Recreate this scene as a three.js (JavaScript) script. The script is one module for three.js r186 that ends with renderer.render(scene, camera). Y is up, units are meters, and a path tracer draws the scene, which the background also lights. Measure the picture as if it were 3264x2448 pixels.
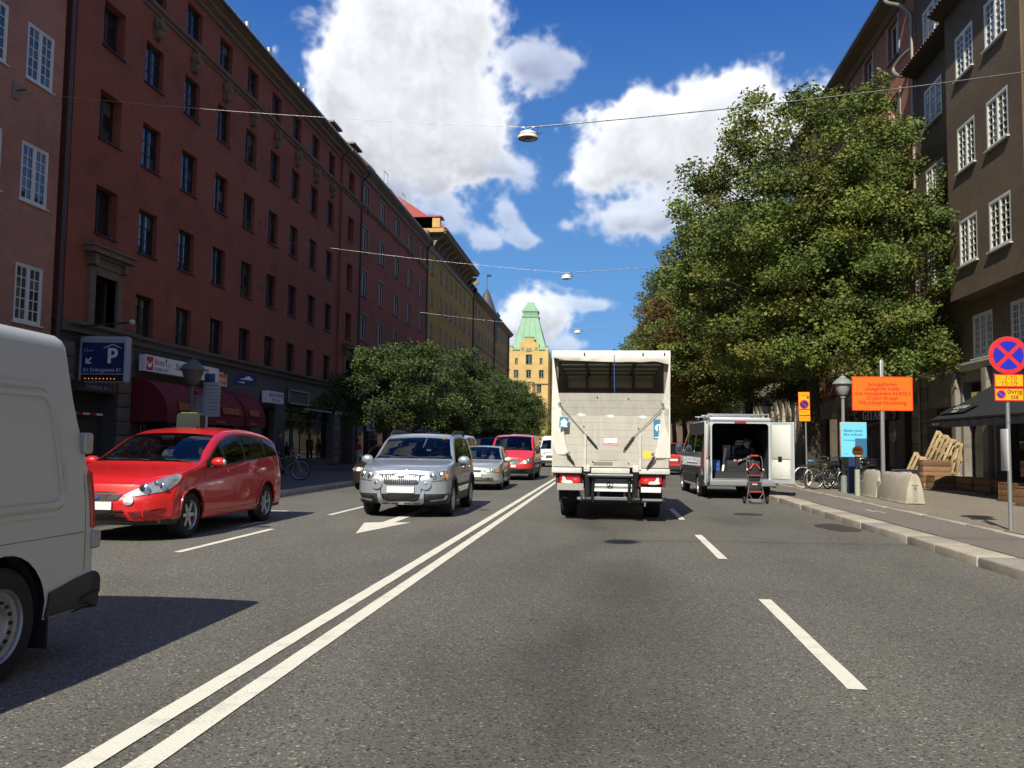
import * as THREE from 'three';
import { mergeGeometries, toCreasedNormals, mergeVertices } from 'three/addons/utils/BufferGeometryUtils.js';
import { RoundedBoxGeometry } from 'three/addons/geometries/RoundedBoxGeometry.js';
import { TessellateModifier } from 'three/addons/modifiers/TessellateModifier.js';
import { MarchingCubes } from 'three/addons/objects/MarchingCubes.js';

// ---------------------------------------------------------------- camera, sky, sun, exposure
const scene = new THREE.Scene();
const V3 = (x, y, z) => new THREE.Vector3(x, y, z);
const camera = new THREE.PerspectiveCamera(47.53, 4 / 3, 0.1, 3000);
camera.position.set(0, 1.4, 0);
camera.up.set(-0.00495153, 0.99742183, 0.07159026);
camera.lookAt(-0.10894113, 1.4 + 0.07062699, -0.99153601);
const renderer = new THREE.WebGLRenderer({ antialias: true });
renderer.toneMapping = THREE.LinearToneMapping;
renderer.toneMappingExposure = 1.2;
renderer.shadowMap.enabled = true;

const sun = new THREE.DirectionalLight(new THREE.Color(1.0, 0.93, 0.80), 5);
const SUN = V3(-0.160, 0.668, 0.727).normalize();      // towards the sun
sun.position.copy(SUN).multiplyScalar(200); sun.target.position.set(0, 0, -30);
sun.position.add(sun.target.position);
sun.castShadow = true; sun.shadow.mapSize.set(4096, 4096);
Object.assign(sun.shadow.camera, { left: -90, right: 90, top: 90, bottom: -160, near: 1, far: 600 });
scene.add(sun, sun.target);

// ---------------------------------------------------------------- small helpers
let _s = 1234567;
const seed = n => { _s = (n * 2654435761) >>> 0 || 1; };
const rnd = () => { _s ^= _s << 13; _s >>>= 0; _s ^= _s >>> 17; _s ^= _s << 5; _s >>>= 0; return _s / 4294967296; };
const rr = (a, b) => a + (b - a) * rnd();
const lerp = (a, b, t) => a + (b - a) * t, clamp = (x, a = 0, b = 1) => Math.min(b, Math.max(a, x));
const sst = (a, b, x) => { const t = clamp((x - a) / (b - a)); return t * t * (3 - 2 * t); };
const hsh = (x, y, z = 0) => { let h = (Math.imul(x | 0, 374761393) + Math.imul(y | 0, 668265263) + Math.imul(z | 0, 1274126177)) | 0; h = Math.imul(h ^ (h >>> 13), 1274126177); return ((h ^ (h >>> 16)) >>> 0) / 4294967296; };
function vnoise(x, y, z = 0, per = 0) {          // value noise, optionally periodic in x and y
  const xi = Math.floor(x), yi = Math.floor(y), zi = Math.floor(z), w = a => a * a * (3 - 2 * a), m = per ? a => ((a % per) + per) % per : a => a;
  const fx = w(x - xi), fy = w(y - yi), fz = w(z - zi);
  const c = (i, j, k) => hsh(m(xi + i), m(yi + j), zi + k);
  const p = k => lerp(lerp(c(0, 0, k), c(1, 0, k), fx), lerp(c(0, 1, k), c(1, 1, k), fx), fy);
  return fz ? lerp(p(0), p(1), fz) : p(0);
}
const fbm = (x, y, z = 0, o = 5) => { let s = 0, a = 0.5, n = 0; for (let i = 0; i < o; i++) { s += a * vnoise(x, y, z + i * 7.3); n += a; a *= 0.5; x *= 2.03; y *= 2.03; z *= 2.03; } return s / n; };
const tfbm = (u, v, f, o = 4, z = 0) => { let s = 0, a = 0.5, n = 0; for (let i = 0; i < o; i++) { s += a * vnoise(u * f, v * f, z + i * 3, f); n += a; a *= 0.5; f *= 2; } return s / n; };

const used = {};
const numbered = n => { const k = used[n] = (used[n] ?? -1) + 1; return k ? n + '_' + String(k).padStart(3, '0') : n; };
const flat = l => l.flat(Infinity).filter(Boolean);
function clean(g) {                                  // non-indexed, only position / normal / uv
  g = g.index ? g.toNonIndexed() : g;
  for (const k of Object.keys(g.attributes)) if (!['position', 'normal', 'uv'].includes(k)) g.deleteAttribute(k);
  if (!g.attributes.normal) g.computeVertexNormals();
  if (!g.attributes.uv) g.setAttribute('uv', new THREE.BufferAttribute(new Float32Array(g.attributes.position.count * 2), 2));
  return g;
}
const join = (...l) => { l = flat(l).map(clean); return l.length > 1 ? mergeGeometries(l) : l[0]; };
function metreUV(g) {                                // uv in metres from position, by the way each face points
  g = clean(g); const p = g.attributes.position, n = g.attributes.normal, uv = g.attributes.uv;
  for (let i = 0; i < p.count; i += 3) {
    const ax = Math.abs(n.getX(i)), ay = Math.abs(n.getY(i)), az = Math.abs(n.getZ(i));
    for (let k = i; k < i + 3; k++) ax > ay && ax > az ? uv.setXY(k, p.getZ(k), p.getY(k)) : ay > az ? uv.setXY(k, p.getX(k), p.getZ(k)) : uv.setXY(k, p.getX(k), p.getY(k));
  }
  return g;
}
function obj(name, geo, m, parent = scene) {
  if (Array.isArray(geo)) geo = join(geo);
  const o = new THREE.Mesh(geo, m); o.name = parent === scene ? numbered(name) : name;
  o.castShadow = o.receiveShadow = true; parent.add(o); return o;
}
function tag(o, label, category, group, kind) {
  if (label) o.userData.label = label; if (category) o.userData.category = category;
  if (group) o.userData.group = group; if (kind) o.userData.kind = kind; return o;
}
function thing(name, label, category, x = 0, y = 0, z = 0, turn = 0, group) {
  const o = new THREE.Group(); o.name = numbered(name); o.position.set(x, y, z); o.rotation.y = turn; scene.add(o);
  return tag(o, label, category, group);
}
const struct = (name, geo, m, label) => tag(obj(name, geo, m), label, null, null, 'structure');
function dup(root, label, x, y, z, turn = 0, name) {
  const r = root.clone(); r.userData = { ...root.userData }; r.name = numbered(name ?? root.name.replace(/_\d{3}$/, '')); scene.add(r);
  r.position.set(x, y, z); r.rotation.set(0, turn, 0); if (label) r.userData.label = label; return r;
}
// geometry shorthands
const bx = (x0, x1, y0, y1, z0, z1) => new THREE.BoxGeometry(Math.abs(x1 - x0), Math.abs(y1 - y0), Math.abs(z1 - z0)).translate((x0 + x1) / 2, (y0 + y1) / 2, (z0 + z1) / 2);
const rb = (w, h, d, r = 0.01, x = 0, y = 0, z = 0, s = 2) => new RoundedBoxGeometry(w, h, d, s, Math.min(r, w / 2.01, h / 2.01, d / 2.01)).translate(x, y, z);
const rbx = (x0, x1, y0, y1, z0, z1, r = 0.01) => rb(Math.abs(x1 - x0), Math.abs(y1 - y0), Math.abs(z1 - z0), r, (x0 + x1) / 2, (y0 + y1) / 2, (z0 + z1) / 2);
const cyl = (r0, r1, h, x = 0, y = 0, z = 0, seg = 20, open = false) => new THREE.CylinderGeometry(r1, r0, h, seg, 1, open).translate(x, y + h / 2, z);   // r0 below, r1 above, stands on y
function rod(a, b, r, r2 = r, seg = 10) {            // a bar between two points
  a = V3(...a); b = V3(...b); const d = b.clone().sub(a), g = new THREE.CylinderGeometry(r2, r, d.length(), seg);
  g.applyQuaternion(new THREE.Quaternion().setFromUnitVectors(V3(0, 1, 0), d.clone().normalize()));
  return g.translate((a.x + b.x) / 2, (a.y + b.y) / 2, (a.z + b.z) / 2);
}
function bar(a, b, w, h) {                            // a square bar between two points
  a = V3(...a); b = V3(...b); const d = b.clone().sub(a), g = new THREE.BoxGeometry(w, d.length(), h);
  g.applyQuaternion(new THREE.Quaternion().setFromUnitVectors(V3(0, 1, 0), d.clone().normalize()));
  return g.translate((a.x + b.x) / 2, (a.y + b.y) / 2, (a.z + b.z) / 2);
}
const tube = (pts, r, n = 24, seg = 8, closed = false) => new THREE.TubeGeometry(new THREE.CatmullRomCurve3(pts.map(p => V3(...p)), closed), n, r, seg, closed);
const lathe = (pts, seg = 28) => new THREE.LatheGeometry(pts.map(p => new THREE.Vector2(...p)), seg);
const shp = pts => { const s = new THREE.Shape(); pts.forEach((p, i) => i ? s.lineTo(p[0], p[1]) : s.moveTo(p[0], p[1])); return s; };
const rectPts = (x0, x1, y0, y1) => [[x0, y0], [x1, y0], [x1, y1], [x0, y1]];
const roundPts = (x0, x1, y0, y1, r, n = 5) => { const o = [], c = [[x1 - r, y0 + r, -90], [x1 - r, y1 - r, 0], [x0 + r, y1 - r, 90], [x0 + r, y0 + r, 180]]; for (const [cx, cy, a] of c) for (let i = 0; i <= n; i++) { const t = (a + 90 * i / n) * Math.PI / 180; o.push([cx + r * Math.cos(t), cy + r * Math.sin(t)]); } return o; };
const ell = (cx, cy, rx, ry, n = 28) => Array.from({ length: n }, (_, i) => [cx + rx * Math.cos(i / n * 6.28319), cy + ry * Math.sin(i / n * 6.28319)]);
const smoothPts = (pts, n = 40, closed = true) => new THREE.CatmullRomCurve3(pts.map(p => V3(p[0], p[1], 0)), closed, 'centripetal').getPoints(n).slice(0, closed ? n : n + 1).map(p => [p.x, p.y]);
const ext = (pts, depth, bevel = 0, holes = []) => { const s = pts.isShape ? pts : shp(pts); s.holes.push(...holes.map(h => shp(h))); return new THREE.ExtrudeGeometry(s, { depth, bevelEnabled: bevel > 0, bevelSize: bevel, bevelThickness: bevel, bevelSegments: 2, curveSegments: 12 }); };
const sheet = (pts) => new THREE.ShapeGeometry(pts.isShape ? pts : shp(pts), 12);
// a shape drawn in (z, y) and given thickness along x: its local x becomes -z, its depth becomes x
const alongX = g => g.rotateY(Math.PI / 2);            // (x,y,z) -> (z, y, -x)
const creased = (g, a = 0.7) => toCreasedNormals(g, a);

// ---------------------------------------------------------------- textures and materials
function tex(n, f, srgb = false) {                    // f(u, v) -> grey or [r,g,b], 0..1
  const d = new Uint8Array(n * n * 4);
  for (let j = 0; j < n; j++) for (let i = 0; i < n; i++) { const c = f(i / n, j / n, i, j), k = (j * n + i) * 4; if (c.length) { d[k] = c[0] * 255; d[k + 1] = c[1] * 255; d[k + 2] = c[2] * 255; } else d[k] = d[k + 1] = d[k + 2] = clamp(c) * 255; d[k + 3] = 255; }
  const t = new THREE.DataTexture(d, n, n); t.wrapS = t.wrapT = THREE.RepeatWrapping; t.magFilter = t.minFilter = THREE.LinearFilter; t.needsUpdate = true; if (srgb) t.colorSpace = THREE.SRGBColorSpace; return t;
}
const scaled = (t, m, my = m) => { const c = t.clone(); c.repeat.set(1 / m, 1 / my); c.needsUpdate = true; return c; };
const lin = c => Array.isArray(c) ? new THREE.Color().setRGB(...c) : new THREE.Color(c);
const mat = (c, rough = 0.7, o = {}) => new THREE.MeshStandardMaterial({ color: lin(c), roughness: rough, side: THREE.DoubleSide, ...o });
const phys = (c, rough = 0.5, o = {}) => new THREE.MeshPhysicalMaterial({ color: lin(c), roughness: rough, side: THREE.DoubleSide, ...o });
function canvasTex(w, h, draw) {
  const c = document.createElement('canvas'); c.width = w; c.height = h; const g = c.getContext('2d'); draw(g, w, h);
  const t = new THREE.CanvasTexture(c); t.colorSpace = THREE.SRGBColorSpace; return t;
}
// print on a flat face: a sheet w x h centred on the origin, facing +z
const printMat = (w, h, draw, rough = 0.6) => new THREE.MeshStandardMaterial({ map: canvasTex(w, h, draw), roughness: rough, side: THREE.DoubleSide });
const face = (w, h, x = 0, y = 0, z = 0) => new THREE.PlaneGeometry(w, h).translate(x, y, z);

const T_stucco = tex(512, (u, v) => 0.82 + 0.40 * (tfbm(u, v, 4, 6) - 0.5) + 0.16 * (tfbm(u, v, 64, 2, 9) - 0.5) + 0.20 * (tfbm(u * 1, v, 16, 3, 20) - 0.5));
const T_grain = tex(256, (u, v) => tfbm(u, v, 32, 3));
const T_streak = tex(512, (u, v) => 0.86 + 0.22 * (tfbm(u, v * 0.12, 24, 4) - 0.5) + 0.12 * (tfbm(u, v, 6, 4, 5) - 0.5));
const T_wood = tex(256, (u, v) => { const w = vnoise(u * 3, v * 40 + 3 * vnoise(u * 4, v * 6, 1, 0), 0, 0), g = tfbm(u, v, 16, 3); return 0.62 + 0.28 * w + 0.16 * (g - 0.5); });
const stucco = (c, size = 5) => mat(c, 0.92, { map: scaled(T_stucco, size), bumpMap: scaled(T_grain, 0.6), bumpScale: 0.004 });
const stone = (c, size = 3) => mat(c, 0.85, { map: scaled(T_stucco, size), bumpMap: scaled(T_grain, 0.4), bumpScale: 0.003 });
const wood = (c) => mat(c, 0.75, { map: scaled(T_wood, 0.8) });
const metal = (c, r = 0.4, m = 0.8) => mat(c, r, { metalness: m });
const paint = (c, o = {}) => phys(c, 0.38, { clearcoat: 1, clearcoatRoughness: 0.04, ...o });
const MT = {
  black: mat([0.012, 0.012, 0.013], 0.6), rubber: mat([0.012, 0.012, 0.012], 0.85), plastic: mat([0.025, 0.026, 0.028], 0.55), dark: mat([0.02, 0.02, 0.021], 0.8),
  galv: metal([0.42, 0.44, 0.45], 0.42, 0.75), steel: metal([0.55, 0.56, 0.57], 0.3, 0.95), chrome: metal([0.85, 0.86, 0.87], 0.1, 1), white: mat([0.78, 0.78, 0.76], 0.5),
  iron: mat([0.03, 0.032, 0.033], 0.5, { metalness: 0.4 }), red: paint([0.55, 0.012, 0.012]), pane: phys([0.012, 0.016, 0.02], 0.03, { ior: 1.9 }),
  clear: phys([0.95, 0.97, 0.97], 0.02, { transmission: 1, thickness: 0, ior: 1.5 }), tint: phys([0.30, 0.36, 0.35], 0.01, { transmission: 1, thickness: 0, ior: 1.52 }), privacy: phys([0.05, 0.055, 0.055], 0.01, { transmission: 1, thickness: 0, ior: 1.55 }),
};
// ---------------------------------------------------------------- sky: air and cumulus, computed by direction (azimuth from the street's far end, elevation; degrees)
{
  const W = 4096, H = 2048, data = new Float32Array(W * H * 4);
  // each: azimuth, elevation, half width, half height, weight
  const bl = [];
  const put = (w, l, op = 1) => l.forEach(b => bl.push([...b, w, op]));
  put(1, [[-13, 26.5, 3.5, 2.3], [-14.7, 27.5, 2.5, 1.6], [-9.8, 26.7, 1.6, 2.5], [-17.7, 25.3, 1.1, 1.2], [-18.3, 23.5, 1.8, 1.9], [-15.6, 22.8, 4.1, 3.5], [-11.4, 23.8, 3.9, 4.1], [-17.6, 21.7, 1.6, 1.2], [-13.4, 19.8, 4.7, 3.1], [-9.7, 20.5, 2.3, 2.7], [-8, 20, 1.4, 1.2], [-15.9, 19.2, 2.3, 2.1], [-12.4, 17.7, 3.7, 1.4], [-10.3, 18.9, 3.1, 1.9], [-13, 30, 4, 3]]);
  put(0.8, [[-7.3, 18.1, 1.3, 1.0], [-5.7, 17.5, 1.1, 1.0], [-13.8, 16.5, 2.3, 0.9]], 0.55); put(0.8, [[-4.5, 25, 2.0, 1.2], [-5.6, 24.5, 1.1, 0.9], [-2.6, 24.4, 1.1, 0.6], [-4.0, 23.6, 1.3, 0.8]], 0.52);
  put(1, [[1.8, 22.1, 1.1, 0.8], [2.1, 21, 2.1, 1.2], [0.4, 19.8, 2.5, 1.5], [4.3, 19.8, 3.1, 2.1], [6.3, 21.2, 2.3, 1.9], [7.8, 22, 1.2, 1.1], [9.1, 22.1, 1, 0.9], [2.9, 18.2, 4.1, 1.4], [-1.2, 17.3, 1.5, 1], [7.7, 19.2, 2.7, 2.5], [6.9, 17.2, 3.1, 1.6], [10.3, 20, 2.5, 2.5], [14, 19, 3, 2.4]], 1);
  put(0.95, [[2.3, 14.7, 2.6, 1.1], [0.8, 14.9, 1.2, 0.8], [4.5, 15.6, 2.5, 1.3], [6.3, 15.7, 1.9, 1.4]], 0.72);
  put(0.84, [[-11.3, 15.4, 1.9, 0.8], [-10.5, 14.4, 1.2, 0.9], [-8.5, 13.6, 1.0, 0.7], [-7.9, 13.1, 0.9, 0.6], [-6.7, 15.3, 0.7, 0.7], [-6, 13.8, 1.2, 0.9], [-5.2, 13.3, 0.9, 0.6], [-2.9, 14.4, 0.7, 0.6], [-9.1, 11.5, 0.7, 0.7]], 0.5); put(0.85, [[-1.8, 9.4, 1.4, 0.5], [-2.6, 6.6, 1.5, 0.5], [-0.8, 9.2, 1.0, 0.35]], 0.5);
  put(1, [[-5.3, 9.3, 1.5, 1], [-3.9, 8.7, 1.6, 1.1], [-4.9, 7.6, 1.9, 1], [-6.2, 8, 1.2, 1]], 0.9);
  // the same kind of cumulus goes on all round
  seed(77);
  for (let k = 0; k < 64; k++) {
    const az = rr(28, 332), el = rr(4, 72), n = 3 + Math.floor(rnd() * 8), s = rr(0.9, 2.9);
    for (let i = 0; i < n; i++) bl.push([az + rr(-3.2, 3.2) * s / Math.cos(el * 0.01745), el + rr(-1, 1.4) * s, rr(0.8, 2.1) * s / Math.cos(el * 0.01745), rr(0.6, 1.4) * s, rr(0.8, 1), rr(0.7, 1)]);
  }
  for (const b of bl) { b[0] = ((b[0] + 540) % 360) - 180; }
  const buckets = Array.from({ length: 90 }, () => []);
  for (const b of bl) for (let e = Math.floor(b[1] - b[3] * 2); e <= b[1] + b[3] * 2; e++) if (e >= 0 && e < 90) buckets[e].push(b);
  for (let j = H / 2; j < H; j++) {
    const el = ((j + 0.5) / H - 0.5) * 180, t = clamp(el / 60);
    // blue deepening with height
    const e1 = clamp(el / 30), k = Math.pow(e1, 0.8);
    let A = [lerp(0.19, 0.020, k), lerp(0.44, 0.100, k), lerp(0.78, 0.38, k)];
    if (el > 30) { const q = sst(30, 80, el); A = [lerp(A[0], 0.016, q), lerp(A[1], 0.075, q), lerp(A[2], 0.32, q)]; }
    const list = buckets[Math.min(89, Math.floor(el))];
    const field = (az, el, oct) => {
      let den = 0, low = 0, op = 0;
      for (const q of list) { let da = az - q[0]; if (da > 180) da -= 360; else if (da < -180) da += 360; da /= q[2]; if (da > 2 || da < -2) continue; const de = (el - q[1]) / q[3], d2 = da * da + de * de; if (d2 < 4) { const f = q[4] * Math.exp(-d2 * 1.15); den += f; low += f * de; op += f * q[5]; } }
      if (den < 0.04) return null;
      const ca = az * Math.cos(el * 0.01745), wx = 1.1 * (fbm(ca * 0.45 + 3, el * 0.45, 11.5, 3) - 0.5), wy = 1.1 * (fbm(ca * 0.45 + 70, el * 0.45, 17.5, 3) - 0.5), n = fbm((ca + wx) * 0.62 + 40, (el + wy) * 0.66, 0.5, oct), bil = 1 - Math.abs(2 * fbm((ca + wx) * 1.25 + 5, (el + wy) * 1.3, 6.5, Math.max(2, oct - 3)) - 1);
      return [Math.min(den, 1.3) * 0.80 + (n - 0.5) * 1.5 + (bil - 0.75) * 0.5 - 0.02, den, low / den, op / den, n];
    };
    for (let i = 0; i < W; i++) {
      const th = ((i + 0.5) / W - 0.5) * 2 * Math.PI;       // atan2(z, x)
      let az = th * 180 / Math.PI + 90; if (az > 180) az -= 360;
      let r = A[0], g = A[1], b = A[2]; const F = field(az, el, 8);
      if (F) {
        const [d, den, low, op] = F; let a = sst(0.12, 0.62, d);
        if (a > 0) {
          const G = field(az - 0.5, el + 0.9, 5), lit = G ? clamp(0.5 + (d - G[0]) * 0.7) : 1, lo = clamp(0.2 - low * 0.8), body = sst(0.3, 1.15, d);
          a *= op * clamp(0.25 + d * 1.1);
          const s = clamp(0.86 + 0.12 * lit * (1 - body * 0.5) - 0.34 * lo * body - 0.26 * body * (1 - lit), 0.40, 0.97);
          r = lerp(r, s * 0.965, a); g = lerp(g, s * 0.99, a); b = lerp(b, Math.min(1, s * 1.02 + 0.02), a);
        }
      }
      const p = (j * W + i) * 4; data[p] = r; data[p + 1] = g; data[p + 2] = b; data[p + 3] = 1;
    }
  }
  for (let j = 0; j < H / 2; j++) for (let i = 0; i < W; i++) { const p = (j * W + i) * 4; data[p] = 0.11; data[p + 1] = 0.11; data[p + 2] = 0.11; data[p + 3] = 1; }
  const t = new THREE.DataTexture(data, W, H, THREE.RGBAFormat, THREE.FloatType);
  t.mapping = THREE.EquirectangularReflectionMapping; t.magFilter = t.minFilter = THREE.LinearFilter; t.needsUpdate = true;
  scene.background = t; scene.environment = t;
}
// ---------------------------------------------------------------- ground, road, kerbs, pavements, markings
const XL = -16, XR = 12.05;
{
  // asphalt: bound aggregate
  const N = 2048, d = new Float32Array(N * N); seed(5);
  for (let i = 0; i < N * N; i++) d[i] = 0.5 + 0.18 * (rnd() - 0.5);
  for (let k = 0; k < 300000; k++) {
    const cx = Math.floor(rnd() * N), cy = Math.floor(rnd() * N), q = rnd(), r = 0.8 + 2.0 * rnd() * rnd(), v = q < 0.55 ? rr(0.1, 0.36) : q < 0.84 ? rr(0.4, 0.8) : rr(0.9, 1.5), ax = rr(0.7, 1.3);
    const R = Math.ceil(r * 1.3); for (let y = -R; y <= R; y++) for (let x = -R; x <= R; x++) if (x * x * ax + y * y / ax <= r * r) d[((cy + y + N) % N) * N + (cx + x + N) % N] = v;
  }
  const mk = (f) => { const u = new Uint8Array(N * N * 4); for (let i = 0; i < N * N; i++) { const v = clamp(f(d[i])) * 255; u[i * 4] = v; u[i * 4 + 1] = v * 0.985; u[i * 4 + 2] = v * 0.95; u[i * 4 + 3] = 255; } const t = new THREE.DataTexture(u, N, N); t.wrapS = t.wrapT = THREE.RepeatWrapping; t.magFilter = t.minFilter = THREE.LinearFilter; t.needsUpdate = true; return t; };
  const T_asph = mk(v => v * 0.66);
  const asphalt = mat([0.375, 0.37, 0.325], 0.9, { map: scaled(T_asph, 8), bumpMap: scaled(T_asph, 8), bumpScale: 0.008, vertexColors: true });
  const paveM = mat([0.66, 0.58, 0.46], 0.92, { map: scaled(T_asph, 5), bumpMap: scaled(T_asph, 5), bumpScale: 0.003, vertexColors: true });
  const cycleM = mat([0.50, 0.455, 0.40], 0.92, { map: scaled(T_asph, 5), vertexColors: true });
  // a sheet with colour patches carried on its vertices: wear, oil and patching of the surface
  function field(x0, x1, z0, z1, y, f, step = 0.3) {
    const nx = Math.ceil((x1 - x0) / step), xs = Array.from({ length: nx + 1 }, (_, i) => lerp(x0, x1, i / nx)), zs = [z0]; let z = z0;
    while (z > z1) { z -= Math.max(step, Math.abs(z) * 0.03); zs.push(Math.max(z, z1)); }
    const P = [], C = [], U = [], I = [];
    for (const z of zs) for (const x of xs) { P.push(x, y, z); U.push(x, z); C.push(...f(x, z)); }
    for (let j = 0; j < zs.length - 1; j++) for (let i = 0; i < nx; i++) { const a = j * (nx + 1) + i, b = a + nx + 1; I.push(a, a + 1, b, b, a + 1, b + 1); }
    const g = new THREE.BufferGeometry(); g.setAttribute('position', new THREE.Float32BufferAttribute(P, 3)); g.setAttribute('uv', new THREE.Float32BufferAttribute(U, 2)); g.setAttribute('color', new THREE.Float32BufferAttribute(C, 3));
    g.setIndex(I); g.computeVertexNormals(); return g;
  }
  struct('ground', bx(-900, 900, -0.5, -0.03, -1500, 300), mat([0.18, 0.17, 0.16], 0.95));
  const track = (x, c) => Math.exp(-(((x - c) / 0.34) ** 2));
  struct('road', field(-8.48, 4.52, 22, -185, 0, (x, z) => {
    const n = fbm(x * 0.35 + 3, z * 0.10, 0, 4), m = fbm(x * 1.6, z * 0.9, 4, 3), o = sst(0.55, 0.75, fbm(x * 0.8 + 20, z * 0.35, 8, 4));
    const oil = Math.exp(-(((x + 0.35) / 0.5) ** 2)) * sst(0.35, 0.6, fbm(x * 2, z * 0.4, 2, 3));
    const pat = Math.exp(-(((x - 0.1) / 0.9) ** 2)) * sst(0.4, 0.62, fbm(x * 1.1 + 7, z * 0.3, 12, 4)); let v = 1.03 - 0.3 * pat + 0.34 * (n - 0.5) + 0.24 * (m - 0.5) - 0.2 * o - 0.24 * oil - 0.05 * (track(x, -1.1) + track(x, 0.55) + track(x, 2.2) + track(x, 3.6));
    v += 0.05 * (track(x, -4.6) + track(x, -3.2));
    return [v, v * (0.995 + 0.02 * (m - 0.5)), v * (0.985 + 0.02 * (n - 0.5))];
  }), asphalt);
  const pv = (x, z) => { const v = 0.96 + 0.3 * (fbm(x * 0.9, z * 0.5, 1, 4) - 0.5) + 0.16 * (fbm(x * 5, z * 3, 6, 3) - 0.5); return [v, v, v * 0.99]; };
  struct('cycle_path', field(4.98, 6.15, 22, -185, 0.126, pv, 0.25), cycleM);
  struct('pavement_right', field(6.3, XR + 0.3, 22, -185, 0.15, pv, 0.35), paveM);
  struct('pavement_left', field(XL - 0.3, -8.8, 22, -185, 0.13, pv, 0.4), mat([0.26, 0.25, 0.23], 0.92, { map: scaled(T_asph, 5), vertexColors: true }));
  // granite kerbs: one stone after another
  const kerbM = [0, 1, 2, 3].map(i => stone([[0.46, 0.41, 0.32], [0.41, 0.37, 0.3], [0.5, 0.45, 0.35], [0.38, 0.35, 0.29]][i], 1.3));
  function kerb(name, x0, x1, y, z0, z1, len, lean) {
    const root = tag(new THREE.Group(), null, null, null, 'structure'); root.name = numbered(name); scene.add(root); let z = z0, k = 0; seed(11 + Math.round(x0 * 10));
    while (z > z1) {
      const l = len * rr(0.72, 1.3), g = metreUV(creased(rbx(x0, x1, -0.1, y + rr(-0.006, 0.004), z, z - l + 0.014, 0.022)));
      obj('kerb_stone', g, kerbM[k++ * 7 % 4], root).position.x = rr(-0.008, 0.008); z -= l;
    }
    obj('joint', bx(x0 + 0.02, x1 - 0.02, -0.1, y - 0.025, z0, z1), mat([0.14, 0.135, 0.125], 0.95), root);
  }
  kerb('kerb_right', 4.5, 4.98, 0.125, 2, -75, 1.25);
  kerb('kerb_inner', 6.15, 6.3, 0.15, 0, -70, 0.95);
  kerb('kerb_left', -8.8, -8.48, 0.13, -14, -95, 1.2);
  struct('kerb_beyond', [bx(4.5, 4.98, -0.1, 0.125, -76, -185), bx(6.15, 6.3, -0.1, 0.148, -71, -185), bx(-8.8, -8.48, -0.1, 0.13, -97, -185), bx(-8.8, -8.48, -0.1, 0.13, -14, 22), bx(4.5, 4.98, -0.1, 0.125, 2.1, 22), bx(6.15, 6.3, -0.1, 0.148, 0.1, 22)].map(metreUV), kerbM[1]);
  // painted markings: sheets with slightly worn edges
  const wear = tex(512, (u, v) => { const n = tfbm(u, v, 16, 5), m = tfbm(u, v, 128, 2, 3); return 0.90 - 0.10 * sst(0.55, 0.8, n) - 0.22 * sst(0.68, 0.8, m) * sst(0.4, 0.6, n); });
  const white = mat([0.78, 0.76, 0.64], 0.75, { map: scaled(wear, 1.7), bumpMap: scaled(T_asph, 7), bumpScale: 0.003 });
  function strip(x0, x1, z0, z1, y = 0.006) {            // outline wavers by millimetres
    const n = Math.max(2, Math.ceil((z0 - z1) / 0.12)), P = [], U = [], I = [];
    for (let i = 0; i <= n; i++) { const z = lerp(z0, z1, i / n), a = x0 + 0.012 * (fbm(z * 3, x0 * 9) - 0.5), b = x1 + 0.012 * (fbm(z * 3 + 50, x0 * 9) - 0.5); P.push(a, y, z, b, y, z); U.push(a, z, b, z); if (i < n) { const k = i * 2; I.push(k, k + 1, k + 2, k + 2, k + 1, k + 3); } }
    const g = new THREE.BufferGeometry(); g.setAttribute('position', new THREE.Float32BufferAttribute(P, 3)); g.setAttribute('uv', new THREE.Float32BufferAttribute(U, 2)); g.setIndex(I); g.computeVertexNormals(); return g;
  }
  const mk1 = (n, g) => struct(n, g, white);
  mk1('centre_line', strip(-2.305, -2.175, 12, -180)); mk1('centre_line', strip(-2.055, -1.925, 12, -180));
  for (let k = 0; k < 14; k++) mk1('lane_dash', strip(1.405, 1.52, -5.4 - 6 * k + (k ? 0 : 0), -8.44 - 6 * k));
  for (let k = -1; k < 14; k++) mk1('lane_dash', strip(-5.45, -5.34, -10.62 - 6.1 * k, -13.76 - 6.1 * k));
  mk1('lane_dash', strip(-7.2, -6.5, -17.2, -17.5));
  const ar = new THREE.ShapeGeometry(shp([[-3.89, -13.37], [-3.5, -15.47], [-3.78, -15.44], [-3.8, -18.9], [-4.02, -18.9], [-4.0, -15.42], [-4.28, -15.25]].map(([x, z]) => [x, -z]))).rotateX(-Math.PI / 2).translate(0, 0.006, 0);
  { const p = ar.attributes.position, u = ar.attributes.uv; for (let i = 0; i < p.count; i++) u.setXY(i, p.getX(i), p.getZ(i)); }
  mk1('lane_arrow', ar);
  const scuff = ar2 => ar2; mk1('chalk_mark', [strip(5.5, 5.54, -18.9, -19.6, 0.131), strip(5.62, 5.65, -18.6, -19.3, 0.131)]);
  // dark wet stain against the right kerb, and a drain cover under it
  const stain = new THREE.CircleGeometry(1, 40); { const p = stain.attributes.position; for (let i = 1; i < p.count; i++) { const a = Math.atan2(p.getY(i), p.getX(i)), r = 1 + 0.25 * (vnoise(a * 2 + 9, 3) - 0.5); p.setXY(i, p.getX(i) * 0.34 * r, p.getY(i) * 0.75 * r); } }
  stain.rotateX(-Math.PI / 2).translate(4.14, 0.005, -16.4); struct('road_stain', stain, mat([0.055, 0.045, 0.035], 0.5));
  const mh = tag(new THREE.Group(), null, null, null, 'structure'); mh.name = 'drain_cover'; scene.add(mh); mh.position.set(3.0, 0.006, -19.2);
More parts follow.
